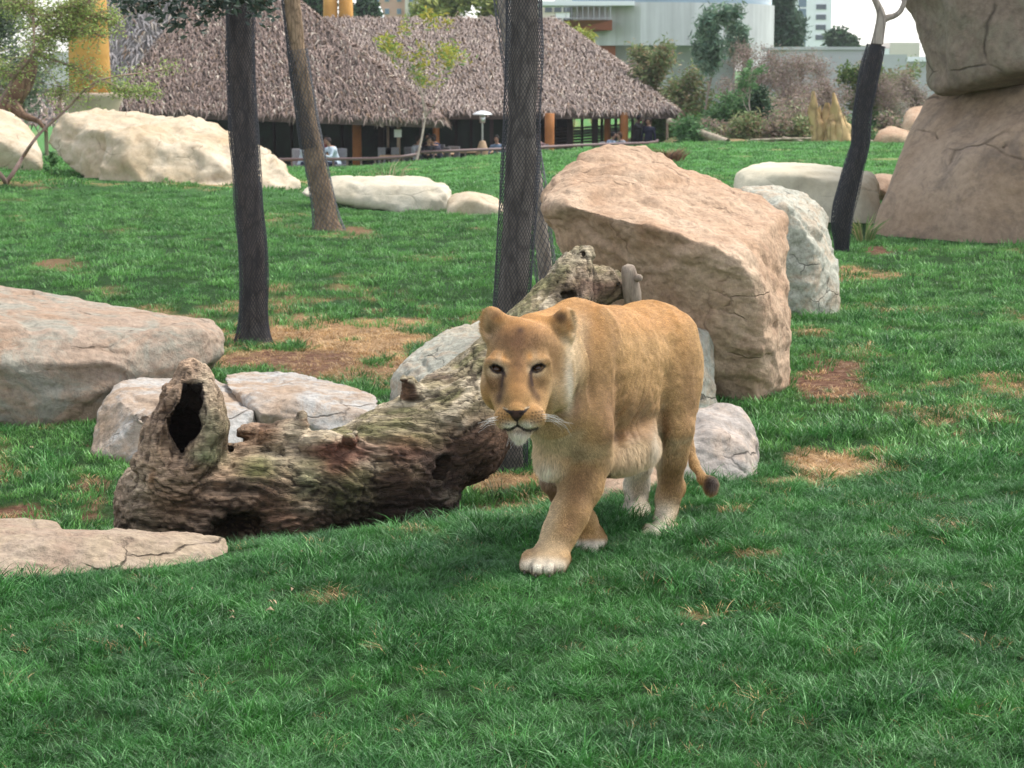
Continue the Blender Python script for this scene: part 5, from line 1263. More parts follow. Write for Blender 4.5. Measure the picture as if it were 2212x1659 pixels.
    plant('palm_shrub', 'bright green fan-leaved shrub at the right end of the terrace', 1425, 306, 77, 62, 60, ((.09, .22, .04), (.14, .28, .06)), 106, 'shrub', g_, 22, .40, .5, 2, 5, (.2, .2, .1), .1, 4, .8, .05, .03)
    plant('shrub', 'dark green bush under the leaning logs and the slender young tree', 1560, 306, 74, 90, 110, green, 107, 'shrub', g_, 30, .16, .45, 3, 4, (.2, .16, .12), .2, 1.5, .7, .1, .04)
    plant('shrub', 'dense green bush standing right of the leaning logs', 1632, 306, 72, 105, 60, dkgreen, 108, 'shrub', g_, 34, .16, .5, 3, 4, (.2, .16, .12), .2, 1.5, .9, .1, .04)
    plant('shrub', 'broad-leaved light green clump behind the leaning logs', 1500, 306, 80, 75, 90, ((.12, .24, .05), (.16, .28, .08), (.08, .16, .04)), 109, 'shrub', g_, 26, .35, .45, 2, 5, (.2, .2, .1), .1, 3, .8, .05, .03)
    plant('young_tree', 'thin-stemmed sapling with a green tuft right of the slender young tree', 1615, 300, 70, 165, 40, green, 110, 'tree', g_, 12, .16, .4, 2, 4, (.34, .28, .24), .3, 2, .8, .6, .04)
    for i, (px, h, w_) in enumerate(((1655, 205, 110), (1700, 190, 120), (1742, 185, 110), (1805, 170, 110), (1930, 170, 120), (1975, 150, 80), (1590, 150, 70))):
        plant('bare_shrub', ['widest leafless purplish shrub before the lit concrete pier', 'leafless shrub with forked grey twigs before the grey building', 'leafless shrub left of the split stump', 'leafless shrub just behind the split stump', 'leafless shrub between the curved trunk and the rock wall', 'small leafless shrub against the rock wall edge', 'leafless thin shrub among the green bushes'][i], px, 303, 74 + i * 1.3, h, w_, ((.32, .23, .20), (.24, .22, .14), (.36, .28, .25)), 120 + i, 'shrub', 'leafless shrubs behind the far lawn', **bare)
    plant('shrub', 'green bush with yellowish tips right of the split stump', 1868, 300, 80, 150, 90, ((.10, .17, .04), (.17, .23, .06), (.07, .12, .04)), 140, 'shrub', g_, 30, .18, .42, 3, 4, (.25, .2, .15), .2, 1.5, .8, .3, .05)
    plant('shrub', 'olive bush behind the leafless shrub right of the curved trunk', 1950, 300, 84, 150, 90, olive, 141, 'shrub', g_, 16, .18, .42, 3, 4, (.25, .2, .15), .2, 1.5, .8, .3, .05)
    plant('shrub', 'low brown-green undergrowth below the grey building', 1765, 306, 82, 70, 160, brownl, 142, 'shrub', g_, 26, .18, .4, 3, 4, (.25, .2, .15), .2, 1.5, .5, .1, .04)
    plant('shrub', 'low green undergrowth left of the split stump', 1690, 306, 84, 80, 150, olive, 143, 'shrub', g_, 30, .18, .4, 3, 4, (.25, .2, .15), .2, 1.5, .5, .1, .04)
    plant('shrub', 'green bush spilling in front of the lower grey wall near the rock cliff', 1890, 303, 90, 70, 90, green, 144, 'shrub', g_, 30, .18, .4, 3, 4, (.25, .2, .15), .2, 1.5, .5, .1, .04)
    for i, (px, w_, h, cl, lf) in enumerate(((1480, 70, 40, green, 20), (1590, 80, 46, olive, 16), (1665, 90, 52, brownl, 14), (1730, 80, 42, olive, 14), (1780, 70, 60, brownl, 12), (1865, 60, 40, green, 20), (1915, 60, 50, brownl, 14), (1700, 110, 80, brownl, 8), (1545, 60, 36, brownl, 14))):
        plant('shrub', ['low green bush at the foot of the leaning logs', 'low olive bush under the slender young tree', 'low brown twiggy bush below the widest leafless shrub', 'low olive bush left of the short pale log', 'low brown bush touching the split stump', 'low green bush just right of the split stump', 'low brown bush left of the tan skyline rock', 'taller brown twiggy bush below the dark conifer', 'low brown bush between the leaning logs and the slender young tree'][i], px, 305, 66.5 + i * .5, h, w_, cl, 200 + i, 'shrub', g_, lf, .15, .45, 3, 4, (.25, .19, .16), .2, 1.5, .6, .1, .035)
    plant('conifer', 'tall dark drooping conifer between the concrete hall and the white tower', 1712, 300, 140, 340, 105, ((.05, .09, .06), (.08, .13, .085), (.10, .14, .10)), 145, 'tree', None, 70, .5, .35, 3, 5, (.15, .12, .10), .6, 2.5, .5, .35, .15)
    plant('tree', 'small dark round tree on the skyline right of the white tower', 1830, 300, 200, 215, 60, dkgreen, 146, 'tree', None, 50, .6, .5, 3, 4, (.15, .12, .1), .2, 1.3, .5, .6, .15)
    plant('yellow_shrub', 'yellow-green leafy branches just above the right slope of the thatched roof', 1285, 300, 100, 225, 75, yel, 147, 'shrub', None, 24, .3, .3, 2, 5, (.3, .26, .1), .3, 3, .8, .75, .05)
    plant('yellow_shrub', 'yellow sprig sticking up beside the rusty balcony', 1238, 300, 100, 245, 55, yel, 148, 'shrub', None, 16, .26, .3, 2, 4, (.3, .26, .1), .3, 3, .9, .8, .05)
    # trees behind the ridge
    ylt = ((.24, .28, .07), (.32, .34, .10), (.17, .22, .07)); g2_ = 'trees behind the thatched ridge'
    for i, (px, h, w_, cl, lab) in enumerate(((985, 330, 130, ylt, 'yellow-green treetop left of centre above the thatched ridge'), (1055, 310, 110, ylt, 'yellow-green treetop just left of the hexagonally netted trunk'), (1110, 290, 70, green, 'green treetop low behind the hexagonally netted trunk'), (665, 330, 90, dkgreen, 'dark treetop between the slanting trunk and the lobed ochre pillar'), (775, 320, 60, dkgreen, 'dark treetop right of the lobed ochre pillar'))):
        plant('tree', lab, px, 300, 120 + i * 3, h, w_, cl, 160 + i, 'tree', g2_, 60, .45, .4, 3, 4, (.2, .15, .1), .3, 1.6, .6, .55, .12)
    # bare shrub with yellow sprays before the roof
    plant('sparse_tree', 'sparse young tree with yellow sprays standing before the thatched roof', 893, 332, 63, 300, 190, ((.36, .36, .05), (.42, .33, .06), (.18, .28, .08)), 171, 'tree', None, 5, .20, .16, 3, 4, (.36, .29, .24), .2, 2, .9, .5, .045, wig=.16)
    # ---- left: dead stump tree and acacia
    dead = bark_mat('dark_stump_bark', (.075, .045, .03), (.24, .155, .10), .25)
    rt = empty('dead_tree', (P(20, 300, 38.5)[0], 38.5, gz1(P(20, 300, 38.5)[0], 38.5)), 'thick broken brown trunk leaning behind the rounded boulder at the left edge', 'tree')
    V, Q, _ = trunk_mesh([P(-30, 330, 38.5), P(0, 262, 38.5), P(28, 215, 38.5), P(55, 165, 38.5), P(72, 128, 38.5)], [M(q, 38.5) / 2 for q in (75, 58, 52, 48, 30)], 22, 50, 50, .22); mesh_np('trunk', V, Q, dead, rt, True)
    V, Q, _ = trunk_mesh([P(25, 225, 38.3), P(50, 250, 38.2), P(85, 262, 38), P(100, 285, 38)], [M(q, 38.5) / 2 for q in (30, 16, 10, 6)], 10, 20, 51, .12); mesh_np('root', V, Q, dead, rt, True)
    br_m = plain('reddish_twig_bark', (.30, .20, .16), .85, .2, 6)
    ac = empty('acacia', (P(10, 393, 31)[0], 31, gz1(P(10, 393, 31)[0], 31)), 'thorny acacia with feathery light green foliage at the top left', 'tree')
    rng = np.random.default_rng(77); tips = []
    paths = [([(13, 396), (34, 366), (50, 338), (67, 312), (88, 285), (111, 265), (144, 238), (166, 212), (188, 188), (218, 168), (275, 161), (330, 156), (380, 144)], 10, 2), ([(13, 396), (4, 380), (-10, 365), (-60, 320), (-40, 260), (0, 222), (30, 168), (74, 118), (73, 60), (70, -20)], 11, 5),
             ([(74, 118), (87, 101), (111, 74), (134, 62), (170, 66), (215, 75)], 8, 3), ([(131, 242), (131, 215), (130, 185)], 6, 3), ([(218, 168), (250, 190), (290, 200), (330, 195)], 4, 1.5), ([(30, 168), (0, 150), (-40, 110)], 6, 2), ([(73, 60), (110, 30), (160, 10), (210, -5)], 5, 2), ([(74, 118), (120, 130), (170, 150), (210, 178)], 5, 2), ([(73, 30), (40, 5), (10, -20)], 5, 2), ([(111, 74), (150, 40), (200, 30), (250, 45)], 4, 2)]
    for pts, w0, w1 in paths:
        q = smooth_path([list(P(x, y, 31 + rng.normal(0, .25) * (i > 0))) for i, (x, y) in enumerate(pts)], 26); b = MB(); b.tube(list(q), list(np.linspace(M(w0, 31) / 2, M(w1, 31) / 2, 26)), 7); b.build('branch', br_m, ac, smooth=True)
        for p in q[(6 if w0 > 9 else 2):]:
            x_, y_ = proj(p[None]); 
            if y_[0] < 215: tips.append(p)
    tw = MB(); lp = []
    for p in tips:
        for k in range(3 if proj(p[None])[1][0] > 120 else 7):
            d = rng.normal(0, 1, 3); d[2] = d[2] * .5; d /= np.linalg.norm(d); L = rng.uniform(.15, .42) * (1 if proj(p[None])[0][0] < 240 else .35); e = p + d * L; tw.tube([p, e], [.006, .003], 3, cap=False); lp += [p + d * L * t_ for t_ in (.4, .7, 1.0)]
    tag(tw.build('twigs', br_m, ac), kind='stuff')
    lm_ = vcol_mat('acacia_leaf', .6, .2, .15, 5, .35)
    V, Fc, cc = leafcards(lp, 5, .06, .045, rng, .1, 1.2, ((.32, .42, .11), (.44, .50, .18), (.22, .30, .11)))
    tag(mesh_np('foliage', V, Fc, lm_, ac, False, {'col': cc}), kind='stuff')
    plant('tree', 'dense grey-green olive-like tree behind the acacia at the top left corner', 30, 250, 44, 330, 260, ((.13, .17, .11), (.18, .22, .15), (.25, .28, .21)), 181, 'tree', None, 46, .14, .35, 3, 5, (.2, .16, .12), .2, 1.8, .5, .3, .12)
    plant('sprout', 'small green sprout in the gap between the two cream boulders at left', 112, 352, 33.5, 22, 26, green, 182, 'plant', None, 12, .09, .5, 1, 4, (.1, .15, .05), .1, 1.5, .6, .05, .01)
    # leaves hanging into the picture from the straight dark trunk's crown
    if True:
        ol = vcol_mat('dark_olive_leaf', .5, .35, .15, 5, .2); tips = []; b = MB()
        for pts in ([(495, -40), (440, -25), (380, -8), (330, 12), (300, 22)], [(400, -20), (395, 10), (380, 40), (372, 62)], [(440, -25), (450, 5), (440, 30), (432, 55)], [(330, -30), (340, 0), (350, 24)], [(500, -30), (520, -5), (545, 10), (560, 25)], [(545, -30), (570, 0), (585, 14)], [(300, 10), (285, 2), (268, 8)], [(495, -20), (480, 6), (470, 20)]):
            q = smooth_path([list(P(x, y, 15.6 + .1 * math.sin(i + x))) for i, (x, y) in enumerate(pts)], 16); b.tube(list(q), list(np.linspace(.012, .004, 16)), 5); tips += [p for p in q[2:]]
        b.build('branch', BARKS[(.2, .16, .12)], TREE1)
        V, Fc, cc = leafcards(tips, 8, .05, .066, rng, .25, 1.25, ((.03, .052, .036), (.05, .08, .055), (.085, .12, .09)))
        tag(mesh_np('foliage', V, Fc, ol, TREE1, False, {'col': cc}), kind='stuff')
    # ---- tufts and small plants
    def tuftplant(name, label, px, py, Y, n, L_px, cols, seed, w_px=2, spread=.6, cat='plant', base=6):
        r = np.random.default_rng(seed); p = P(px, py, Y); z0 = gz1(p[0], Y) if py > 330 else p[2]; p = np.array([p[0], Y, z0 - .02]); VV = []; FF = []; CC = []
        for i in range(n):
            a = r.uniform(0, 6.283); L_ = M(L_px, Y) * r.uniform(.5, 1.1); o_ = p + np.array([math.cos(a), math.sin(a), 0]) * M(base, Y) * r.random(); d = np.array([math.cos(a) * spread, math.sin(a) * spread, 1.]); d /= np.linalg.norm(d)
            s = np.array([-math.sin(a + 1), math.cos(a + 1), 0]) * M(w_px, Y) / 2; m_ = o_ + d * L_ * .55; e = o_ + d * L_ + np.array([math.cos(a), math.sin(a), -.6]) * L_ * .22; k = len(VV)
            VV += [o_ - s, o_ + s, m_ + s, m_ - s, e]; FF += [[k, k + 1, k + 2, k + 3], [k + 3, k + 2, k + 4]]; c_ = np.array(cols[i % len(cols)]) * r.uniform(.7, 1.3); CC += [c_] * 5
        tag(mesh_np(name, np.array(VV), FF, LEAFM, None, False, {'col': np.array(CC)}, p), label, cat)
    tuftplant('reed_plant', 'spiky green and straw plant right of the curved trunk foot', 1868, 484, 22, 60, 82, ((.12, .22, .06), (.20, .28, .09), (.42, .34, .18)), 1, 3, .45, base=14)
    tuftplant('reed_plant', 'wispy grass sprig behind the curved trunk above the cream boulder', 1868, 352, 29, 16, 46, ((.14, .22, .08), (.3, .3, .15)), 2, 2, .5)
    tuftplant('ornamental_grass', 'reddish brown tuft of grass on the skyline behind the leaning boulder', 1440, 338, 44, 260, 44, ((.17, .08, .04), (.24, .13, .06), (.12, .06, .035)), 3, 2.2, .55, 'grass tuft', 34)
    tuftplant('ornamental_grass', 'small flat reddish tuft left of the bigger one on the skyline', 1412, 338, 46.5, 60, 20, ((.17, .08, .04), (.24, .13, .06)), 4, 1.6, 1.6, 'grass tuft', 16)
    tuftplant('weed', 'leafy green weed beside the straight dark trunk foot', 440, 795, 13.9, 80, 28, ((.05, .13, .035), (.08, .19, .05)), 5, 5, 1.2, 'weed', 40)
    tuftplant('weed', 'dry weed with thin stalks left of the pale boulder with the hole', 835, 408, 38, 30, 70, ((.32, .25, .14), (.4, .32, .2)), 6, 1.5, .45, 'weed', 30)
    tuftplant('weed', 'small bright weed at the left end of the grey-topped stone block', 208, 890, 12.3, 14, 20, ((.07, .2, .05),), 7, 6, .8, 'weed', 5)
    tuftplant('weed', 'dark green weed clump on the bare soil right of the leaning boulder', 1868, 812, 12.4, 90, 24, ((.04, .12, .035), (.06, .16, .05)), 8, 4, 1.2, 'weed', 34)
    tuftplant('weed', 'dark clump of clover-like weeds on the right lawn', 2050, 668, 15.9, 90, 20, ((.035, .10, .035), (.05, .14, .045)), 9, 5, 1.2, 'weed', 34)
    tuftplant('grass_clump', 'fresh light green clump of long grass in the right foreground', 1905, 1290, 6.9, 120, 60, ((.07, .20, .045), (.10, .25, .06)), 10, 5, 1.3, 'grass tuft', 60)
background()

# ------------------------------------------------------------------ thin air haze
def haze():
    me = bpy.data.meshes.new('haze'); V = [(x, y, z) for z in (-6, 34) for x, y in ((-330, -6), (330, -6), (330, 700), (-330, 700))]
    me.from_pydata(V, [], [(0, 3, 2, 1), (4, 5, 6, 7), (0, 1, 5, 4), (1, 2, 6, 5), (2, 3, 7, 6), (3, 0, 4, 7)])
    m = bpy.data.materials.new('thin_haze'); m.use_nodes = True; t = m.node_tree; t.nodes.clear()
    o_ = t.nodes.new('ShaderNodeOutputMaterial'); v = t.nodes.new('ShaderNodeVolumePrincipled'); v.inputs['Color'].default_value = (.93, .95, 1, 1); v.inputs['Density'].default_value = HAZE
    t.links.new(v.outputs[0], o_.inputs['Volume']); me.materials.append(m)
    o = bpy.data.objects.new('haze', me); C.objects.link(o); o['kind'] = 'stuff'
HAZE = .00025
haze()
# ------------------------------------------------------------------ hollow log
def build_log():
    lo = np.array([-2.05, 8.95, -.62]); hi = np.array([.80, 10.75, 1.12])
    S = SDF(grid_axes(lo, hi, .0095))
    S.chain([P(350, 1095, 9.40), P(425, 1085, 9.40), P(540, 1075, 9.42), P(700, 1055, 9.52), P(850, 1000, 9.67), P(985, 925, 9.85), P(1090, 830, 10.0), P(1165, 725, 10.12), P(1215, 645, 10.22), P(1243, 585, 10.3), P(1256, 552, 10.34)],
            [.215, .235, .235, .235, .245, .25, .225, .165, .115, .075, .05], k=.10)
    S.cone(P(335, 1050, 9.38), P(300, 1160, 9.42), .11, .09, k=.08)
    S.cone(P(470, 1120, 9.3), P(440, 1200, 9.2), .14, .12, k=.08)
    S.ell(P(620, 1120, 9.32), (.19, .14, .14), k=.06); S.ell(P(860, 1085, 9.62), (.30, .18, .16), k=.08)
    # hollow spout
    S.chain([P(392, 1010, 9.32), P(402, 950, 9.30), P(414, 880, 9.30), P(416, 822, 9.34)], [.20, .185, .135, .090], k=.04)
    S.chain([P(392, 1010, 9.42), P(402, 950, 9.43), P(412, 885, 9.42)], [.18, .165, .12], k=.05)
    S.cone(P(345, 960, 9.32), P(400, 850, 9.34), .06, .05, k=.04)
    S.cone(P(416, 822, 9.34), P(412, 800, 9.36), .055, .03, k=.03)
    S.chain([P(415, 838, 9.10), P(413, 872, 9.12), P(398, 920, 9.10), P(384, 968, 9.07)], [.052, .080, .106, .122], k=.012, mode='sub')
    S.chain([P(414, 842, 9.22), P(412, 870, 9.24), P(404, 915, 9.26), P(396, 960, 9.38)], [.044, .070, .098, .13], k=.012, mode='sub')
    S.cone(P(396, 962, 9.10), P(340, 957, 9.08), .085, .045, k=.02, mode='sub'); S.chain([P(392, 895, 9.10), P(368, 935, 9.09), P(352, 962, 9.09)], [.05, .055, .05], k=.015, mode='sub')
    S.cone(P(398, 960, 9.3), P(560, 1060, 9.5), .10, .11, k=.03, mode='sub')
    S.ell(P(464, 915, 9.20), (.038, .04, .09), k=.03); S.ell(P(468, 932, 9.20), (.035, .03, .035), k=.02); S.cone(P(466, 880, 9.2), P(458, 945, 9.16), .02, .03, k=.02)
    S.cone(P(361, 838, 9.32), P(372, 850, 9.33), .022, .03, k=.02)
    S.ell(P(312, 1000, 9.22), (.06, .05, .05), k=.04)
    # bark chunk, burls, knobs and stubs
    S.ell(P(548, 936, 9.50), (.085, .06, .045), k=.015)
    S.ell(P(604, 945, 9.46), (.10, .10, .07), k=.05); S.cone(P(640, 930, 9.45), P(652, 905, 9.44), .05, .026, k=.03); S.cone(P(630, 925, 9.47), P(606, 918, 9.45), .025, .014, k=.02)
    S.ell(P(662, 1040, 9.31), (.075, .05, .065), k=.04); S.ell(P(636, 1052, 9.32), (.03, .03, .03), k=.02); S.ell(P(690, 958, 9.40), (.10, .08, .05), k=.05)
    S.cone(P(754, 955, 9.42), P(752, 946, 9.36), .03, .022, k=.02); S.ell(P(766, 940, 9.44), (.02, .02, .025), k=.02)
    S.ell(P(722, 1008, 9.34), (.045, .03, .035), k=.03)
    S.chain([P(918, 880, 9.76), P(898, 852, 9.70), P(884, 828, 9.66)], [.06, .046, .032], k=.04); S.ell(P(872, 820, 9.61), (.02, .02, .018), k=.02)
    S.ell(P(930, 850, 9.72), (.055, .05, .045), k=.04)
    # eye-shaped wound low on the right
    S.ell(P(945, 1010, 9.62), (.13, .06, .095), k=.05)
    S.ell(P(932, 1022, 9.54), (.062, .05, .036), k=.02, mode='sub'); S.ell(P(955, 1002, 9.54), (.04, .05, .03), k=.02, mode='sub')
    S.ell(P(951, 987, 9.56), (.022, .022, .02), k=.01); S.cone(P(880, 1040, 9.55), P(925, 1000, 9.54), .02, .025, k=.02)
    S.ell(P(868, 985, 9.56), (.04, .03, .03), k=.03)
    # second limb
    S.chain([P(1165, 700, 10.18), P(1235, 640, 10.3), P(1300, 618, 10.38), P(1352, 612, 10.45)], [.13, .105, .085, .055], k=.05)
    S.cone(P(1225, 588, 10.26), P(1262, 548, 10.30), .07, .042, k=.03); S.ell(P(1258, 551, 10.27), (.02, .02, .018), k=.01, mode='sub')
    S.ell(P(1215, 600, 10.18), (.05, .035, .06), k=.03); S.ell(P(1222, 640, 10.12), (.05, .05, .035), k=.02, mode='sub')
    S.cone(P(1195, 610, 10.15), P(1205, 590, 10.2), .025, .02, k=.02)
    # gaps below
    S.ell(P(512, 1165, 9.15), (.13, .24, .13), k=.04, mode='sub'); S.ell(P(600, 1188, 9.2), (.14, .2, .04), k=.04, mode='sub')
    V, Q = S.mesh(); V = vsmooth(V, Q, 1, .5)
    N = vnormals(V, Q); px, py = proj(V)
    # the grain runs along the trunk: follow its centre line
    th = np.interp(px, [300, 700, 850, 1000, 1100, 1200, 1260], [.0, .06, .30, .62, .85, 1.0, 1.1])
    cs, sn = np.cos(th), np.sin(th)
    s_ = V[:, 0] * cs + V[:, 2] * sn; h_ = -V[:, 0] * sn + V[:, 2] * cs
    sp = ((px < 505) & (py < 1010)); s_ = np.where(sp, V[:, 2], s_); h_ = np.where(sp, V[:, 0], h_)
    G = np.stack([s_, V[:, 1], h_], 1)
    wob = .02 * np.stack([fbm(V * 6, 3, 50 + k) for k in range(3)], 1)
    G = G + wob
    ups = sstep(.0, .55, N[:, 2] + .12 * fbm(V * 5, 2, 60))
    smoothtop = np.clip(ups * sstep(560, 760, px) + ((px > 1120)) * 1.0, 0, 1)
    ridg = 1 - 2 * np.abs(fbm(G * np.array([3.0, 16, 22]), 3, 61))
    d = .012 * fbm(V * 7, 3, 62) + .009 * ridg + .003 * (1 - 2 * np.abs(fbm(G * np.array([8, 40, 60]), 2, 67)))
    crk_ = 1 - sstep(0, .10, np.abs(fbm(G * np.array([2.4, 10, 13]), 3, 68))); crk_ *= sstep(-.3, .3, fbm(V * 3.3, 2, 69)); d -= .011 * crk_
    crk2 = 1 - sstep(0, .14, np.abs(fbm(G * np.array([5, 22, 30]), 2, 73))); d -= .004 * crk2
    # cracked bark plates
    n0 = fbm(V * 4, 3, 66); Gb = G * np.array([13, 24, 26]) + .35 * np.stack([fbm(V * 14, 2, 80 + k) for k in range(3)], 1)
    w1, w2 = worley(Gb, 63); plate = sstep(.02, .28, w2 - w1)
    barkm = np.clip(1 - smoothtop, 0, 1) * sstep(-.35, .2, fbm(V * 2.6, 3, 64) + .35 * (py > 1010))
    barkm = barkm * sstep(950, 1040, py + 40 * n0); d += barkm * (.010 * (plate - .6) + .004 * (w1 - .4))
    V = V + N * d[:, None]; N = vnormals(V, Q)
    # ---- colours of the wood, with painted shade in the hollow
    n1 = fbm(V * 5, 4, 70); n2 = fbm(V * 40, 3, 71)[:, None]; n3 = fbm(G * np.array([2.5, 14, 18]), 4, 72)
    greytan = np.array([.40, .275, .18]); pale = np.array([.52, .43, .30]); green = np.array([.21, .215, .115]); moss = np.array([.13, .135, .045])
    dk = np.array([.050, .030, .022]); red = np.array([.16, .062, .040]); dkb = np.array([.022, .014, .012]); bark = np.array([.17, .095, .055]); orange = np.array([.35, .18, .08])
    col = np.tile(bark, (len(V), 1))
    def blend(k, c):
        nonlocal col
        k = np.clip(k, 0, 1)[:, None]; col = col * (1 - k) + np.asarray(c) * (1 + .2 * n2) * k
    def blob(x, y, rx, ry, c, s=1., p=1., rag=.5):
        dd = ((px - x) / rx) ** 2 + ((py - y) / ry) ** 2
        blend(s * np.exp(-(np.clip(dd + rag * n1, 0, None) ** p)), c)
    blend(barkm * (1 - plate) * .85, dkb)
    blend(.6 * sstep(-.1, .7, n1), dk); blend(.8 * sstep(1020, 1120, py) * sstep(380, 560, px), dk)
    blend(smoothtop * .85, green * .6 + greytan * .4); blend(smoothtop * sstep(.0, .5, n3) * .85, pale); blend(smoothtop * sstep(.15, .6, -n3) * .55, moss)
    blend((px < 560) * sstep(.1, .6, N[:, 2] + .2) * .6, greytan)
    blob(300, 1040, 50, 90, pale * .8, .75); blob(330, 985, 50, 35, greytan * 1.15, .9); blob(380, 1040, 60, 22, greytan, .8); blob(440, 850, 26, 70, pale * .85, .85); blob(385, 900, 18, 80, greytan, .8); blob(410, 795, 25, 20, greytan, .9)
    blob(330, 1030, 8, 20, orange * .6, .8); blob(460, 930, 30, 60, green * 1.1, .8); blob(452, 985, 40, 18, green * 1.2, .8)
    blob(560, 945, 50, 20, orange * .9, .65); blob(600, 985, 60, 30, pale * .85, .7); blob(640, 935, 40, 30, pale, .7); blob(555, 1010, 45, 30, moss * 1.4, .8); blob(540, 1045, 50, 22, dkb, .7)
    blob(665, 1040, 32, 28, green * 1.35, .75); blob(620, 1050, 26, 16, greytan * .8, .6)
    blob(800, 975, 130, 30, red, .9, 2); blob(880, 950, 60, 12, orange * .6, .5); blob(730, 1010, 40, 26, red * .9, .8)
    blob(940, 1010, 60, 40, dk * 1.2, .85); blob(900, 1020, 14, 18, greytan, .7); blob(951, 987, 8, 7, np.array([.06, .06, .07]), .9)
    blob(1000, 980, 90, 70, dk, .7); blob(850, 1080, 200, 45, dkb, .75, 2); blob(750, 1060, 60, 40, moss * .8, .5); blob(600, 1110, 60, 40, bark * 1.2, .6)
    blob(470, 1130, 60, 50, dk, .7); blob(370, 1090, 70, 40, bark * 1.15, .6)
    blob(1230, 560, 60, 24, pale * .8, .7); blob(1290, 615, 85, 45, np.array([.15, .085, .06]), .95, 2); blob(1300, 598, 60, 8, pale * .8, .6); blob(1228, 640, 26, 22, dkb, .85); blob(1258, 549, 20, 14, pale, .7)
    blob(960, 815, 40, 8, dk * 2, .7); blob(1110, 720, 40, 40, green * 1.3, .6)
    blend(crk_ * .8, dkb); blend(crk2 * .4, dk)
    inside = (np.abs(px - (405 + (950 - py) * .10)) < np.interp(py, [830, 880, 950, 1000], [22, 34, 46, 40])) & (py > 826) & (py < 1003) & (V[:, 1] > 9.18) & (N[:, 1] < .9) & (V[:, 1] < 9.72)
    cav_shade = sstep(9.14, 9.22, V[:, 1]) * inside; blend(.97 * cav_shade, dkb * .6)  # near-black paint stands in for shade inside the hollow
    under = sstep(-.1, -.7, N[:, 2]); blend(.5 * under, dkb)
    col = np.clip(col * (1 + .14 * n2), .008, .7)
    t = NT('weathered_wood'); a = t.attr('col').outputs['Color']; c = t.coord()
    mp = t.n('Mapping'); mp.inputs['Scale'].default_value = (8, 40, 60); mp.inputs['Rotation'].default_value = (0, .35, 0); t.l(c, mp.inputs[0])
    g = t.noise(mp.outputs[0], 1.0, 6, .65, .5); f2 = t.noise(c, 60, 6, .7)
    v = t.vor(mp.outputs[0], .9)
    crk = t.ramp(v, [(0, .35), (.06, 1.0)])
    cc = t.mix(1.0, a, t.ramp(g, [(.3, .60), (.7, 1.4)]), 'MULTIPLY'); cc = t.mix(.55, cc, crk, 'MULTIPLY'); cc = t.mix(1.0, cc, t.ramp(f2, [(.3, .75), (.7, 1.25)]), 'MULTIPLY')
    h = t.math('ADD', t.math('MULTIPLY', g, .7), t.math('MULTIPLY', crk, .5)); h = t.math('ADD', h, t.math('MULTIPLY', f2, .5))
    t.out(cc, .82, t.bump(h, .8, .016), .25)
    root = empty('fallen_log', P(640, 1190, 9.5), 'big hollow fallen log with greenish weathered top lying behind the lioness', 'log')
    root.location.z = gz1(root.location.x, root.location.y)
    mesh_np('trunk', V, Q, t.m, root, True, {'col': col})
    # broken pale branch stub at the far end
    b = MB(); random.seed(3)
    b.tube([P(1356, 568, 10.3), P(1360, 600, 10.3), P(1366, 635, 10.32), P(1368, 668, 10.34)], [.040, .044, .050, .045], 12, wob=.14)
    b.tube([P(1368, 605, 10.3), P(1378, 598, 10.27), P(1386, 602, 10.25)], [.025, .022, .018], 8, wob=.1)
    pw = NT('grey_dead_wood'); c = pw.coord(scale=(14, 14, 3)); g = pw.noise(c, 2.2, 7, .7)
    pw.out(pw.ramp(g, [(.3, (.16, .12, .09)), (.7, (.42, .34, .26))]), .85, pw.bump(g, .8, .02))
    o = b.build('branch_stub', pw.m, root, smooth=True)
    m = o.modifiers.new('s', 'SUBSURF'); m.levels = m.render_levels = 1
    for q in np.linspace(280, 1050, 14):
        yy = 9.4 + max(0, (q - 600)) / 600 * .6; p = P(q, 1000, yy); AVOID.append((p[0], yy, .17))
build_log()
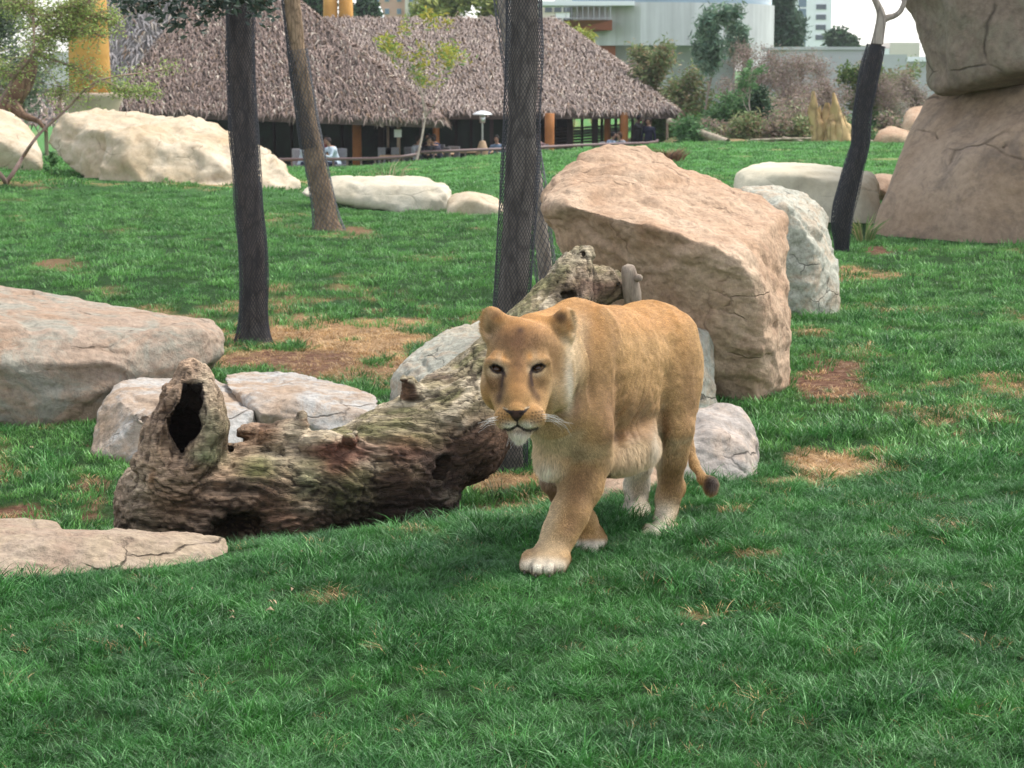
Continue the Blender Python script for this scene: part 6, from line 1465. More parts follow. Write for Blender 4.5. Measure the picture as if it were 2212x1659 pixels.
# ------------------------------------------------------------------ lioness
LI_O = np.array([0.42, 8.1, 0.0])
def build_lioness():
    ax = np.concatenate([np.arange(-.2, .27, .0042), np.arange(.27, .95, .006)])
    ay = np.concatenate([np.arange(6.96, 7.62, .0042), np.arange(7.62, 9.05, .0065)])
    az = np.concatenate([np.arange(-.08, .42, .006), np.arange(.42, 1.08, .0044)])
    S = SDF([ax, ay, az])
    f = np.array([-.46, -.888, 0]); l = np.array([.888, -.46, 0]); u = np.array([0, 0, 1.])
    B = [f, l, u]
    def tilt(a, b=0):      # body axes pitched by a degrees (nose down positive)
        a = math.radians(a)
        return [f * math.cos(a) - u * math.sin(a), l, u * math.cos(a) + f * math.sin(a)]
    # trunk
    S.ell((.335, 8.06, .665), (.40, .190, .275), B, k=.05)
    S.ell((.47, 8.34, .635), (.34, .185, .235), B, k=.10)
    S.ell((.585, 8.56, .705), (.24, .168, .21), B, k=.10)
    S.cone((.30, 7.98, .80), (.58, 8.56, .755), .125, .125, k=.10)
    S.ell((.255, 7.88, .77), (.20, .125, .20), tilt(-20), k=.09)
    S.cone((.245, 7.86, .90), (.33, 8.08, .855), .055, .06, k=.09)      # withers
    S.ell(P(1288, 800, 7.80), (.12, .068, .24), tilt(-8), k=.06)       # left shoulder blade
    S.ell(P(1262, 905, 7.70), (.115, .085, .14), tilt(10), k=.06)      # left upper arm
    S.ell(P(1200, 900, 7.88), (.115, .085, .2), tilt(0), k=.08)
    # chest and neck
    S.cone(P(1228, 775, 7.84), P(1180, 800, 7.56), .160, .135, k=.06)
    S.cone(P(1240, 722, 7.86), P(1158, 742, 7.56), .118, .112, k=.07)
    S.cone(P(1212, 840, 7.78), P(1184, 880, 7.62), .145, .120, k=.06)
    S.cone(P(1203, 900, 7.68), P(1197, 968, 7.72), .105, .075, k=.07)
    S.ell(P(1200, 1000, 7.74), (.085, .07, .06), B, k=.06)
    # belly skin
    S.ell(P(1366, 966, 8.08), (.235, .08, .10), tilt(4), k=.04)
    S.ell(P(1396, 962, 8.18), (.10, .05, .09), B, k=.03)
    S.ell(P(1318, 985, 7.98), (.13, .09, .07), B, k=.06)
    # hind legs
    S.ell(P(1462, 815, 8.46), (.165, .088, .25), tilt(-6), k=.08)
    S.ell(P(1452, 890, 8.42), (.125, .068, .15), tilt(12), k=.06)
    S.chain([P(1453, 930, 8.40), P(1449, 985, 8.44), P(1450, 1050, 8.53), P(1444, 1075, 8.54), P(1437, 1120, 8.50)],
            [.085, .066, .048, .046, .047], k=.035)
    S.ell(P(1466, 1052, 8.60), (.035, .028, .05), B, k=.03)            # hock
    S.ell(P(1429, 1140, 8.45), (.085, .055, .040), B, k=.03)
    for i, (x, y, yy) in enumerate(((1398, 1155, 8.33), (1415, 1160, 8.29), (1434, 1160, 8.30), (1450, 1154, 8.35))):
        S.cone(P(x + 4, y - 12, yy + .06), P(x, y, yy), .027, .023, k=.012)
    S.ell(P(1400, 860, 8.66), (.15, .08, .22), tilt(-6), k=.06)
    S.chain([P(1388, 930, 8.62), P(1378, 1000, 8.66), P(1376, 1045, 8.74), P(1374, 1090, 8.72)], [.085, .055, .048, .050], k=.035)
    S.ell(P(1373, 1100, 8.66), (.07, .058, .045), B, k=.03)
    for x, y, yy in ((1352, 1112, 8.62), (1366, 1117, 8.58), (1381, 1117, 8.58), (1393, 1111, 8.63)):
        S.cone(P(x + 3, y - 12, yy + .05), P(x, y, yy), .026, .021, k=.012)
    # front legs
    S.chain([P(1272, 930, 7.72), P(1268, 990, 7.78), P(1257, 1045, 7.74), P(1229, 1110, 7.66), P(1210, 1150, 7.62), P(1193, 1190, 7.58)],
            [.098, .088, .078, .069, .062, .062], k=.035)
    S.ell(P(1300, 990, 7.86), (.06, .045, .06), B, k=.05)               # elbow
    S.ell(P(1180, 1207, 7.53), (.09, .075, .042), B, k=.035)
    for x, y, yy in ((1138, 1222, 7.47), (1160, 1230, 7.42), (1186, 1231, 7.42), (1209, 1224, 7.47)):
        S.cone(P(x + 7, y - 17, yy + .07), P(x, y, yy), .033, .028, k=.012)
    S.chain([P(1206, 975, 7.84), P(1205, 1030, 7.86), P(1222, 1075, 7.92), P(1258, 1125, 8.02), P(1272, 1152, 8.06)],
            [.085, .066, .055, .050, .052], k=.035)
    S.ell(P(1277, 1166, 8.03), (.075, .058, .038), B, k=.03)
    for x, y, yy in ((1250, 1180, 7.98), (1265, 1184, 7.95), (1283, 1184, 7.95), (1298, 1178, 7.99)):
        S.cone(P(x + 3, y - 10, yy + .05), P(x, y, yy), .025, .022, k=.012)
    # tail
    S.chain([P(1456, 730, 8.76), P(1474, 800, 8.80), P(1476, 900, 8.82), P(1488, 968, 8.76), P(1500, 1003, 8.70), P(1518, 1034, 8.64), P(1532, 1046, 8.62)],
            [.045, .034, .028, .024, .021, .020, .020], k=.02)
    S.chain([P(1531, 1034, 8.62), P(1539, 1044, 8.60), P(1535, 1058, 8.59), P(1524, 1054, 8.6)], [.018, .024, .020, .012], k=.015)
    # head
    hf = np.array([-.10, -.74, -.66]); hf /= np.linalg.norm(hf)
    hs = np.array([1, -.14, 0.]); hs -= hf * (hs @ hf); hs /= np.linalg.norm(hs)
    hu = np.cross(hf, hs) * -1.0
    if hu[2] < 0: hu = -hu
    H = [hf, hs, hu]
    S.ell(P(1139, 772, 7.44), (.150, .145, .118), H, k=.05)
    S.ell(P(1126, 752, 7.37), (.10, .108, .080), H, k=.05)
    S.ell(P(1080, 832, 7.40), (.10, .066, .088), H, k=.04)
    S.ell(P(1183, 825, 7.42), (.115, .072, .095), H, k=.04)
    S.ell(P(1203, 825, 7.47), (.052, .06, .105), None, k=.03)
    S.ell(P(1185, 858, 7.42), (.055, .05, .05), None, k=.03); S.ell(P(1194, 795, 7.45), (.062, .06, .125), None, k=.03)
    S.cone(P(1135, 880, 7.40), P(1123, 918, 7.24), .085, .052, k=.04)
    S.cone(P(1120, 785, 7.315), P(1117, 866, 7.178), .064, .052, k=.03)
    S.cone(P(1084, 835, 7.315), P(1096, 892, 7.195), .050, .040, k=.03)
    S.cone(P(1162, 832, 7.320), P(1150, 892, 7.195), .052, .042, k=.03)
    S.ell(P(1072, 797, 7.300), (.042, .046, .040), None, k=.03)
    S.ell(P(1164, 795, 7.302), (.042, .046, .040), None, k=.03)
    S.cone(P(1116, 860, 7.17), P(1116, 885, 7.125), .040, .033, k=.02)
    S.ell(P(1077, 776, 7.298), (.035, .034, .020), H, k=.02)
    S.ell(P(1160, 772, 7.300), (.035, .034, .020), H, k=.02)
    S.ell(P(1074, 822, 7.27), (.035, .028, .028), H, k=.03)
    S.ell(P(1165, 820, 7.28), (.035, .030, .028), H, k=.03)
    for x, sx in ((1096, .046), (1149, .050)):
        S.ell(P(x, 902, 7.150), (sx, .042, .043), None, k=.014)
    S.ell(P(1116, 890, 7.105), (.030, .020, .024), None, k=.012)
    S.ell(P(1121, 931, 7.175), (.036, .042, .028), None, k=.014)
    S.cone(P(1056, 783, 7.275), P(1090, 789, 7.255), .012, .014, k=.02); S.cone(P(1146, 787, 7.258), P(1180, 781, 7.278), .014, .012, k=.02)
    # mouth line, nostrils
    S.chain([P(1117, 908, 7.085), P(1118, 919, 7.092)], [.0038, .0045], k=.004, mode='sub')
    S.chain([P(1118, 919, 7.092), P(1103, 926, 7.11), P(1091, 927, 7.135)], [.0055, .006, .004], k=.004, mode='sub')
    S.chain([P(1118, 919, 7.092), P(1138, 927, 7.11), P(1158, 926, 7.14)], [.0055, .006, .004], k=.004, mode='sub')
    for x, y in ((1096, 885), (1136, 883)): S.ell(P(x, y, 7.098), (.010, .012, .006), None, k=.006, mode='sub')
    # eye openings
    for x, y in ((1073.5, 798), (1161.5, 796)):
        S.ell(P(x, y, 7.240), (.0225, .040, .0108), ([.94, 0, -.34 * (1 if x < 1100 else -1)], [0, 1, 0], [.34 * (1 if x < 1100 else -1), 0, .94]), k=.005, mode='sub')
    # ears
    def ear(c, side, fwd, up, w_, h_, t_):
        fw = np.array(fwd, float); fw /= np.linalg.norm(fw)
        up_ = np.array(up, float); up_ -= fw * (up_ @ fw); up_ /= np.linalg.norm(up_)
        sd_ = np.cross(up_, fw); R = [sd_, fw, up_]
        S.ell(c, (w_, t_, h_), R, k=.025)
        S.ell(c + fw * (t_ * 1.0) + up_ * h_ * .06, (w_ * .78, t_ * 1.35, h_ * .80), R, k=.008, mode='sub')
    ear(P(1063, 704, 7.42), -1, (-.75, -.62, .1), (-.55, .1, 1), .052, .068, .030)
    S.cone(P(1104, 712, 7.44), P(1070, 696, 7.42), .045, .034, k=.04)
    ear(P(1222, 704, 7.47), 1, (.93, -.36, .05), (.42, .15, 1), .054, .066, .034)
    S.cone(P(1182, 715, 7.48), P(1212, 702, 7.47), .045, .036, k=.04)
    V, Q = S.mesh()
    V = vsmooth(V, Q, 2, .5)
    # keep the largest connected piece only
    N = vnormals(V, Q)
    px, py = proj(V)
    body = sstep(7.62, 7.85, V[:, 1])
    # muscle, folds and fur relief
    T = np.stack([V @ f, V @ l, V[:, 2]], 1)
    d = .0035 * fbm(T * 12, 3, 2) * (.4 + 1.2 * body)
    fold = np.abs(vnoise(np.stack([T[:, 0] * 26 + T[:, 2] * 14, T[:, 1] * 5, T[:, 2] * 4], 1), 5))
    fm = np.exp(-(((px - 1375) / 60) ** 2 + ((py - 885) / 95) ** 2))
    d -= .007 * fm * (1 - sstep(0, .25, fold))
    fold2 = np.abs(vnoise(np.stack([T[:, 0] * 30, T[:, 1] * 6, T[:, 2] * 5], 1), 9))
    d -= .006 * np.exp(-(((px - 1375) / 55) ** 2 + ((py - 985) / 35) ** 2)) * (1 - sstep(0, .3, fold2))
    d -= .012 * np.exp(-(((px - 1266 - (py - 720) * .08) / 10) ** 2)) * sstep(690, 740, py) * (1 - sstep(850, 900, py)) * (V[:, 1] > 7.6)
    d += .010 * np.exp(-(((px - 1300) / 16) ** 2 + ((py - 800) / 90) ** 2)) * body
    d -= .018 * np.exp(-(((px - 1338) / 11) ** 2)) * sstep(720, 800, py) * (1 - sstep(960, 1010, py)) * body     # behind the shoulder
    d -= .022 * np.exp(-(((px - 1446 + (py - 800) * .12) / 11) ** 2)) * sstep(760, 830, py) * (1 - sstep(930, 990, py)) * body  # before the thigh
    # furrow on brow
    d += .0035 * np.exp(-(((px - 1075) / 13) ** 2 + ((py - 776) / 9) ** 2)) * (V[:, 1] < 7.45)
    d += .0035 * np.exp(-(((px - 1155) / 13) ** 2 + ((py - 772) / 9) ** 2)) * (V[:, 1] < 7.45)
    V = V + N * d[:, None]
    N = vnormals(V, Q)
    px, py = proj(V)
    # ---- coat
    n1 = fbm(V * 9, 4, 40)[:, None]; n2 = fbm(V * 60, 3, 41)[:, None]
    tan = np.array([.415, .248, .102]); warm = np.array([.42, .205, .062]); cream = np.array([.62, .47, .29]); white = np.array([.76, .68, .54])
    brown = np.array([.165, .082, .042]); dark = np.array([.055, .030, .022]); blk = np.array([.014, .011, .010])
    col = np.tile(tan, (len(V), 1)) * (1 + .10 * n1 + .12 * n2)
    def blend(k, c):
        nonlocal col
        k = np.clip(k, 0, 1)[:, None]; col = col * (1 - k) + np.asarray(c) * (1 + .10 * n2) * k
    headm = (V[:, 1] < 7.56).astype(float); bodym = 1 - headm
    def blob(x, y, rx, ry, c, s=1., m=1., p=1.0, rot=0):
        dx, dy = px - x, py - y
        if rot:
            ca, sa = math.cos(math.radians(rot)), math.sin(math.radians(rot)); dx, dy = dx * ca + dy * sa, -dx * sa + dy * ca
        blend(s * m * np.exp(-(((dx / rx) ** 2 + (dy / ry) ** 2) ** p)), c)
    blob(1120, 770, 75, 90, brown * 1.6, .30, headm, 1.5)
    blend(.75 * sstep(.35, .95, N[:, 2]) * sstep(.62, .8, V[:, 2]), warm)
    low = sstep(-.15, -.8, N[:, 2])
    blend(.8 * low * sstep(.25, .34, V[:, 2]) * bodym, cream)
    blob(1372, 985, 60, 48, cream * .85, .75, bodym, 2); blob(1416, 960, 12, 40, white, .6, bodym); blob(1360, 940, 60, 10, brown, .4, bodym)
    blob(1335, 945, 30, 16, brown, .35, bodym)
    blob(1375, 895, 65, 55, brown, .6, bodym); blob(1318, 880, 16, 80, brown, .4, bodym); blob(1400, 700, 90, 26, warm, .6, bodym); blob(1300, 740, 22, 60, warm * .8, .4, bodym); blob(1345, 885, 16, 90, warm * .85, .3, bodym)
    # chest
    blob(1160, 965, 26, 55, cream, .7, (V[:, 1] < 7.85) * 1.0, 1.2); blob(1200, 975, 26, 45, cream, .45, (V[:, 1] < 7.85) * 1.0); blob(1178, 1020, 28, 24, white, .8, (V[:, 1] < 7.85) * 1.0)
    blob(1240, 790, 22, 80, cream, .75, (V[:, 1] > 7.45) * 1.0); blob(1262, 720, 12, 40, cream, .3)
    blob(1300, 830, 26, 110, brown, .35, bodym); blob(1245, 870, 30, 30, brown, .35, (V[:, 1] > 7.5) * 1.0); blob(1290, 700, 20, 50, warm, .6, bodym); blob(1268, 850, 30, 60, brown, .25, bodym)
    blob(1244, 850, 10, 70, brown, .7, (V[:, 1] > 7.5) * 1.0); blob(1215, 895, 26, 10, brown, .6, (V[:, 1] > 7.42) * 1.0)
    # legs
    flm = (V[:, 1] < 7.78) * 1.0
    blob(1252, 1050, 34, 62, brown, .62, flm, 1.2, 20); blob(1230, 1135, 24, 42, brown, .55, flm, 1, 25)
    blob(1248, 980, 20, 12, dark, .40, flm)
    blob(1185, 1130, 18, 70, cream, .7, flm, 1, 22); blob(1190, 1180, 40, 26, cream, .5, flm)
    for cx, cy in ((1172, 1222), ): blob(cx, cy, 58, 20, white, .9, flm, 2); blob(1180, 1195, 40, 16, cream, .5, flm)
    for gx in (1149, 1173, 1198): blob(gx, 1232, 2.6, 12, dark, .8, flm, 1.5)
    for gx in (1130, 1160, 1187, 1214): blob(gx, 1240, 5, 4, blk, .6, flm)
    hl = (V[:, 1] > 8.15) * 1.0 * (px > 1402)
    blob(1450, 1035, 32, 48, brown, .65, hl); blob(1418, 1000, 10, 60, cream, .7, hl)
    blend(.85 * sstep(1070, 1105, py) * hl, cream); blob(1430, 1115, 30, 30, white, .6, (V[:, 1] > 8.15) * 1.0); blob(1425, 1150, 42, 24, white, .95, (V[:, 1] > 8.15) * 1.0, 2)
    for gx in (1406, 1424, 1442): blob(gx, 1160, 2, 9, dark, .6, (V[:, 1] > 8.2) * 1.0)
    hr = (V[:, 1] > 8.5) * (px < 1410) * (py > 960) * 1.0
    blend(.85 * hr, white * .92); blob(1375, 1060, 14, 20, tan, .4, hr); blob(1370, 1124, 26, 6, dark, .6, hr)
    fr = (V[:, 1] > 7.78) * (V[:, 1] < 8.2) * (py > 1000) * (px < 1320) * 1.0
    blend(.75 * fr * (1 - sstep(1085, 1110, py)), brown * .9); blend(.9 * fr * sstep(1160, 1175, py), white)
    blob(1262, 1140, 20, 20, warm, .5, fr)
    # thigh, flank
    blob(1490, 850, 22, 80, brown, .5, bodym); blob(1440, 935, 14, 40, brown, .5, bodym); blob(1475, 745, 26, 50, warm, .35, bodym)
    blob(1360, 790, 90, 60, tan * 1.18, .4, bodym); blob(1330, 760, 12, 90, brown, .25, bodym); blob(1265, 780, 14, 90, brown * 1.3, .45, (V[:, 1] > 7.6) * 1.0)
    # tail
    tl = (px > 1478) * (py > 955) * 1.0
    blob(1538, 1045, 17, 22, blk * 2, .95, tl, 2.5)
    # head
    hm = headm
    blob(1118, 860, 34, 40, warm * .95, .35, hm); blob(1120, 765, 20, 60, brown, .6, hm)
    blob(1120, 725, 60, 34, brown, .35, hm, 1.5); blob(1124, 714, 8, 7, dark, .95, hm); blob(1122, 735, 12, 16, brown, .6, hm); blob(1108, 745, 7, 6, brown, .5, hm); blob(1146, 747, 7, 6, brown, .5, hm)
    blob(1118, 790, 9, 14, dark, .25, hm)
    blob(1085, 735, 34, 26, brown, .5, hm); blob(1165, 737, 36, 30, brown, .5, hm)
    # pale brows
    blob(1084, 776, 13, 14, cream * .8, .6, hm); blob(1149, 772, 13, 14, cream * .8, .6, hm); blob(1089, 774, 8, 11, warm * 1.1, .95, hm); blob(1144, 770, 8, 11, warm * 1.1, .95, hm)
    blob(1070, 783, 13, 4, cream, .5, hm, 1, 18); blob(1166, 780, 13, 4, cream, .5, hm, 1, -18); blob(1076, 789, 14, 3, dark, .6, hm, 1, 24); blob(1159, 787, 14, 3, dark, .6, hm, 1, -24)
    # eyes: pale rings and dark rims
    for ex, ey, sgn in ((1073.5, 798, 1), (1161.5, 796, -1)):
        blob(ex - sgn * 1, ey + 4, 22, 15, cream * 1.1, .85, hm, 2.0)
        blob(ex + sgn * 1, ey, 16.5, 10.2, dark * .6, .95, hm, 4)
        blob(ex + sgn * 15, ey + 9, 4.5, 9, dark, .95, hm, 2, -sgn * 25)      # tear corner
    # tear stripes
    for pts_, ww in ((((1082, 815), (1084, 835), (1080, 855), (1075, 872)), 7.5), (((1147, 815), (1146, 832), (1155, 850), (1167, 868)), 7.0)):
        for a, b in zip(pts_[:-1], pts_[1:]):
            for q in (0, .33, .67): blob(a[0] + (b[0] - a[0]) * q, a[1] + (b[1] - a[1]) * q, ww, 9, brown * .35, .6, hm)
    blob(1062, 832, 16, 20, brown, .75, hm); blob(1174, 828, 13, 15, brown, .7, hm); blob(1055, 800, 14, 40, brown, .25, hm); blob(1195, 790, 22, 40, brown, .25, hm)
    blob(1186, 862, 12, 26, warm, .4, hm); blob(1198, 850, 14, 50, cream, .6, hm); blob(1222, 850, 14, 45, cream, .7, hm)
    blob(1188, 795, 24, 60, tan, .7, hm); blob(1196, 770, 12, 40, brown * 1.3, .4, hm); blob(1228, 760, 10, 50, cream, .9, hm); blob(1226, 830, 9, 45, white, .8, hm); blob(1046, 770, 7, 50, cream, .5, hm); blob(1052, 850, 9, 26, warm, .4, hm)
    # muzzle
    blob(1098, 905, 26, 20, warm * 1.1, .55, hm); blob(1148, 903, 28, 20, warm * 1.1, .55, hm)
    blob(1102, 920, 20, 9, white, .9, hm); blob(1136, 919, 20, 9, white, .9, hm)
    for r_, yy in enumerate((891, 898, 905, 912)):
        for k in range(4):
            blob(1078 + k * 6 + r_, yy + k * 1.5, 1.9, 1.7, blk, .95, hm); blob(1150 + k * 7 - r_, yy - 3 + (3 - k) * 1.2, 2.1, 1.9, blk, .95, hm)
    blob(1121, 944, 34, 14, white, .95, hm, 2); blob(1121, 932, 18, 3.5, dark, .6, hm)  # dark strip on the lower lip is shading put into the colour
    # mouth
    def stroke(pts_, ww, c, s):
        for a, b in zip(pts_[:-1], pts_[1:]):
            A, Bv = np.array(a, float), np.array(b, float); ab = Bv - A
            h = np.clip(((px - A[0]) * ab[0] + (py - A[1]) * ab[1]) / (ab @ ab), 0, 1)
            dd = np.hypot(px - A[0] - ab[0] * h, py - A[1] - ab[1] * h)
            blend(s * hm * np.exp(-(dd / ww) ** 4), c)
    stroke([(1118, 919), (1108, 925), (1098, 928), (1090, 926)], 3.0, blk * 2, .95); stroke([(1118, 919), (1130, 926), (1145, 929), (1160, 925)], 3.2, blk * 2, .95)
    stroke([(1117, 905), (1118, 919)], 2.2, blk * 2, .9)
    # nose
    tri = (py > 880) * (py < 910)
    wdt = np.interp(py, [878, 886, 896, 910], [27, 23, 15, 3]); inn = np.abs(px - 1115.5) < wdt
    lower_top = py > (884 + 3.5 * (1 - np.abs(px - 1115.5) / 27.0) )
    blend(.96 * hm * inn * tri * lower_top, np.array([.040, .022, .020]))
    stroke([(1089, 882), (1097, 889), (1106, 893)], 3.2, blk, .95); stroke([(1141, 880), (1134, 888), (1125, 893)], 3.2, blk, .95)
    stroke([(1087, 881), (1096, 884)], 1.6, cream, .7) ; stroke([(1143, 879), (1134, 882)], 1.6, cream, .7)
    for q in ([(1059, 793), (1066, 789), (1074, 790), (1082, 796), (1088, 806)], [(1177, 791), (1170, 787), (1161, 788), (1153, 794), (1147, 804)]): stroke(q, 3.4, blk, .97)
    for q in ([(1060, 795), (1066, 802), (1075, 806), (1086, 806)], [(1176, 793), (1169, 800), (1160, 804), (1149, 804)]): stroke(q, 2.2, blk * 1.5, .85)
    stroke([(1087, 806), (1086, 818), (1083, 835)], 2.6, dark, .85); stroke([(1148, 804), (1147, 817), (1150, 832)], 2.6, dark, .85)
    # ears
    blob(1052, 708, 18, 30, cream, .6, hm); blob(1064, 712, 8, 22, brown, .5, hm); blob(1044, 700, 10, 35, warm * 1.2, .6, hm)
    blob(1078, 690, 16, 10, warm, .7, hm); blob(1073, 683, 12, 8, brown, .6, hm)
    blob(1211, 688, 17, 12, dark * .6, .95, hm, 1.6, 30); blob(1228, 705, 8, 24, warm, .6, hm); blob(1242, 690, 9, 30, cream, .8, hm); blob(1228, 735, 14, 12, cream, .6, hm)
    blob(1160, 690, 50, 16, warm * 1.1, .5, hm)
    col = np.clip(col, .008, .8)
    # ---- material
    t = NT('lioness_coat'); a = t.attr('col').outputs['Color']; c = t.coord()
    n = t.ramp(t.noise(c, 260, 3, .6), [(.3, .86), (.7, 1.14)])
    t.out(t.mix(1.0, a, n, 'MULTIPLY'), .78, t.bump(t.noise(c, 180, 3, .6), .35, .004), .15)
    def hairy(W_):
        hx_, hy_ = proj(W_); m_ = np.ones(len(W_), bool)
        for ex, ey in ((1073.5, 798), (1161.5, 796)): m_ &= ~((W_[:, 1] < 7.56) & (((hx_ - ex) / 20) ** 2 + ((hy_ - ey) / 13) ** 2 < .87))
        return m_ & ~((W_[:, 1] < 7.56) & (((hx_ - 1115) / 24) ** 2 + ((hy_ - 890) / 14) ** 2 < .7))
    root = empty('lioness', LI_O, 'tawny lioness walking towards the camera with her head lowered', 'lioness')
    mesh_np('body', V, Q, t.m, root, True, {'col': col * np.where(hairy(V), .72, 1.0)[:, None]})  # body darkened below the fur: shade between hairs put into the colour
    # ---- fur
    rng = np.random.default_rng(3)
    tri_ = np.concatenate([Q[:, [0, 1, 2]], Q[:, [0, 2, 3]]])
    A = np.linalg.norm(np.cross(V[tri_[:, 1]] - V[tri_[:, 0]], V[tri_[:, 2]] - V[tri_[:, 0]]), axis=1)
    ctr = V[tri_].mean(1); nn = N[tri_[:, 0]]
    facing = (nn * (np.array([0, 0, CAMZ]) - ctr)).sum(1) / np.linalg.norm(ctr - [0, 0, CAMZ], axis=1)
    A = A * np.where(facing > -.35, 1, .15)
    pxc, pyc = proj(ctr); hd = ctr[:, 1] < 7.56
    A = A * np.where(hd, 1.5, 1.0)
    nh = 260000
    ti = rng.choice(len(tri_), nh, p=A / A.sum())
    r1, r2 = rng.random(nh), rng.random(nh); sw = r1 + r2 > 1; r1[sw] = 1 - r1[sw]; r2[sw] = 1 - r2[sw]
    T3 = tri_[ti]
    p0 = V[T3[:, 0]] * (1 - r1 - r2)[:, None] + V[T3[:, 1]] * r1[:, None] + V[T3[:, 2]] * r2[:, None]
    nr = N[T3[:, 0]]; cl = col[T3[:, 0]] * (1 - r1 - r2)[:, None] + col[T3[:, 1]] * r1[:, None] + col[T3[:, 2]] * r2[:, None]
    hx, hy = proj(p0); hdm = p0[:, 1] < 7.56
    # lie of the coat
    flow = np.tile(-f * .8 + np.array([0, 0, -.55]), (nh, 1))
    flow[p0[:, 2] < .42] = (0, .1, -1)
    nose = P(1116, 880, 7.1)
    rad = p0 - nose; rad /= np.linalg.norm(rad, axis=1, keepdims=True) + 1e-9
    kk = (1 - sstep(7.5, 7.75, p0[:, 1]))[:, None]
    flow = rad * kk + flow * (1 - kk)
    chin = hdm & (hy > 930); flow[chin] = (0, -.2, -1)
    paw = (p0[:, 2] < .08); flow[paw] = (-.2, -.6, -.4)
    jit = rng.normal(0, .13, (nh, 3)) + .38 * np.stack([vnoise(p0 * np.array([55, 55, 40]), 90 + k_) for k_ in range(3)], 1); fl = flow + jit
    fl = fl - nr * (fl * nr).sum(1)[:, None]; fl /= np.linalg.norm(fl, axis=1, keepdims=True) + 1e-9
    lift = .30 + .2 * rng.random(nh)
    L = .0068 * np.ones(nh)
    L[hdm] = .0045
    def near(x, y, rx, ry): return np.exp(-(((hx - x) / rx) ** 2 + ((hy - y) / ry) ** 2))
    L += .018 * near(1121, 948, 34, 14) * hdm + .012 * near(1046, 800, 12, 70) * hdm + .016 * near(1222, 850, 14, 60) * hdm + .012 * near(1232, 760, 16, 60)
    L += .014 * near(1056, 700, 30, 42) * hdm + .014 * near(1236, 698, 26, 36) * hdm
    L += .018 * near(1170, 1005, 45, 55) + .015 * near(1370, 990, 70, 45) + .012 * near(1536, 1050, 20, 22) + .010 * near(1414, 960, 14, 50)
    keep = ~(hdm & (near(1115, 890, 24, 14) > .5)) 
    for ex, ey in ((1073.5, 798), (1161.5, 796)): keep &= ~(hdm & (near(ex, ey, 20, 13) > .42))
    L *= rng.uniform(.6, 1.25, nh)
    L = np.where(hdm & (near(1116, 860, 40, 70) > .4), L * .6, L)
    p0, nr, fl, L, cl, lift = [q[keep] for q in (p0, nr, fl, L, cl, lift)]; nh = len(p0)
    tip = p0 + (fl + nr * lift[:, None]) * L[:, None] + np.array([0, 0, -1.]) * (L ** 2 * 12)[:, None]
    side = np.cross(fl, nr) * (.0008 + .0005 * rng.random(nh))[:, None]
    VV = np.concatenate([p0 - side, p0 + side, tip]); FF = np.stack([np.arange(nh), np.arange(nh) + nh, np.arange(nh) + 2 * nh], 1)
    cl = np.clip(cl * (rng.uniform(.74, 1.28, nh) * (1 + .14 * vnoise(p0 * 90, 95) + .05 * vnoise(p0 * 26, 96)))[:, None], 0, .85)
    fm_ = NT('lioness_fur'); fm_.out(fm_.attr('col').outputs['Color'], .6, None, .25)
    tg = mesh_np('fur', VV, FF, fm_.m, root, False, {'col': np.concatenate([cl, cl, cl * 1.12])})
    tag(tg, kind='stuff')
    # ---- eyes
    em = NT('eye_amber'); em.out((.045, .020, .008), .22, None, .35)
    pm = plain('eye_pupil', (.004, .003, .003), .25, 0, 5, 0, .3)
    for x, y in ((1073.5, 798), (1161.5, 796)):
        c = P(x, y, 7.277); b = MB(); r = .0205
        prof = [(r * math.sin(math.pi * i / 12) + 1e-5, -r * math.cos(math.pi * i / 12)) for i in range(13)]
        b.lathe(c, prof, 20); e = b.build('eye', em.m, root, smooth=True)
        d = np.array([0, 0, CAMZ]) - c; d /= np.linalg.norm(d)
        d = d + np.array([-.02, 0, -.12]); d /= np.linalg.norm(d)
        b = MB(); q = c + d * (r - .0006)
        uu = np.cross(d, [0, 0, 1]); uu /= np.linalg.norm(uu); v2 = np.cross(uu, d)
        ring = [q + (uu * math.cos(a_) + v2 * math.sin(a_)) * .0055 - d * .0007 for a_ in np.linspace(0, 2 * math.pi, 13)[:-1]]
        b.add([q + d * .0004] + ring, [(0, i + 1, (i + 1) % 12 + 1) for i in range(12)]); b.build('pupil', pm, e, origin=np.array(root.location))
    # ---- whiskers
    wm = plain('whisker', (.75, .72, .66), .4, .05, 5, 0, .4)
    b = MB(); r = random.Random(4)
    for i in range(13):
        y0 = 890 + r.uniform(0, 22); x0 = r.uniform(1158, 1172); L_ = r.uniform(35, 62); dr = r.uniform(2, 26)
        b.tube([P(x0, y0, 7.15), P(x0 + L_ * .5, y0 + dr * .2 - 2, 7.10), P(x0 + L_, y0 + dr, 7.10), P(x0 + L_ * 1.15, y0 + dr * 1.7, 7.12)], [.00042, .00036, .0003, .00015], 4)
        x0 = r.uniform(1074, 1084); L_ = r.uniform(22, 46); dr = r.uniform(2, 26)
        b.tube([P(x0, y0 + 4, 7.14), P(x0 - L_ * .5, y0 + 4 + dr * .2, 7.10), P(x0 - L_, y0 + 4 + dr, 7.10)], [.0004, .00034, .00015], 4)
    for i in range(16):
        x0 = r.uniform(1098, 1145); b.tube([P(x0, 938, 7.16), P(x0 + r.uniform(-10, 10), 962 + r.uniform(-4, 8), 7.15)], [.0004, .0002], 3)
    tag(b.build('whiskers', wm, root), kind='stuff')
    # claws
    cm = plain('claw', (.05, .04, .035), .4)
    for x, y, yy in ((1133, 1238, 7.44), (1157, 1245, 7.39), (1187, 1246, 7.39), (1213, 1239, 7.44)):
        b = MB(); b.tube([P(x, y - 5, yy + .008), P(x, y, yy - .008), P(x - 1, y + 4, yy - .012)], [.005, .004, .001], 5); b.build('claw', cm, root, smooth=True)
    print('LION', len(V), len(Q))
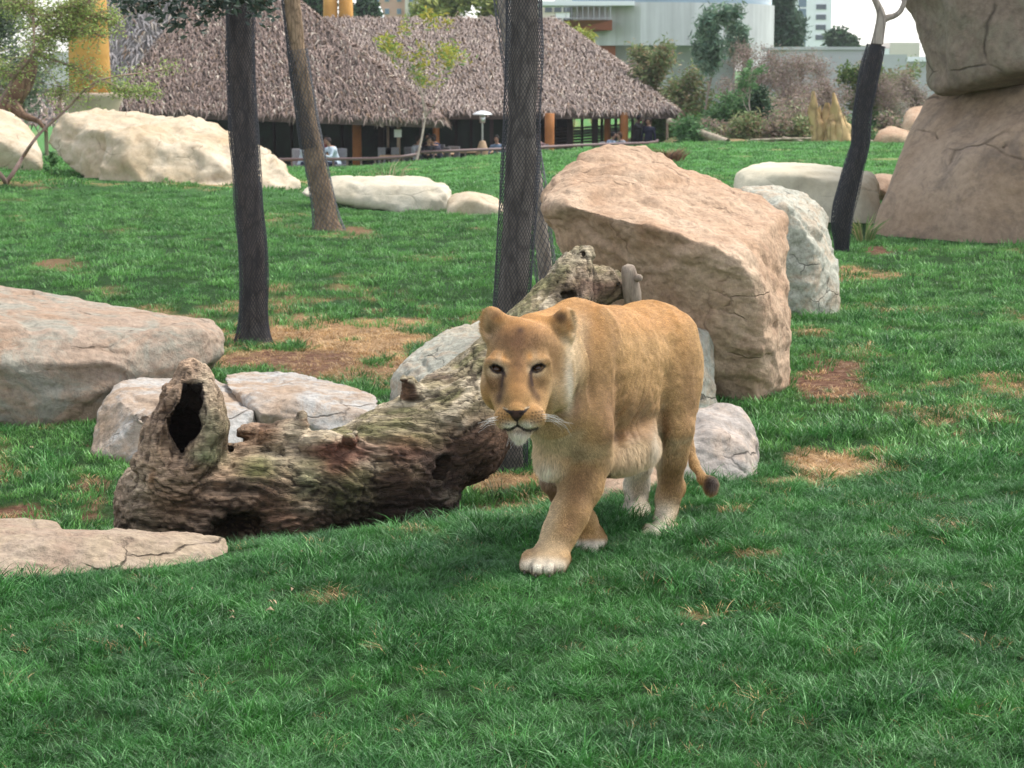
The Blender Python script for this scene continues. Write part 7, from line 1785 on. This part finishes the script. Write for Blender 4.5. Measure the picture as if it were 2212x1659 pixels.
build_lioness()
scatter_grass()
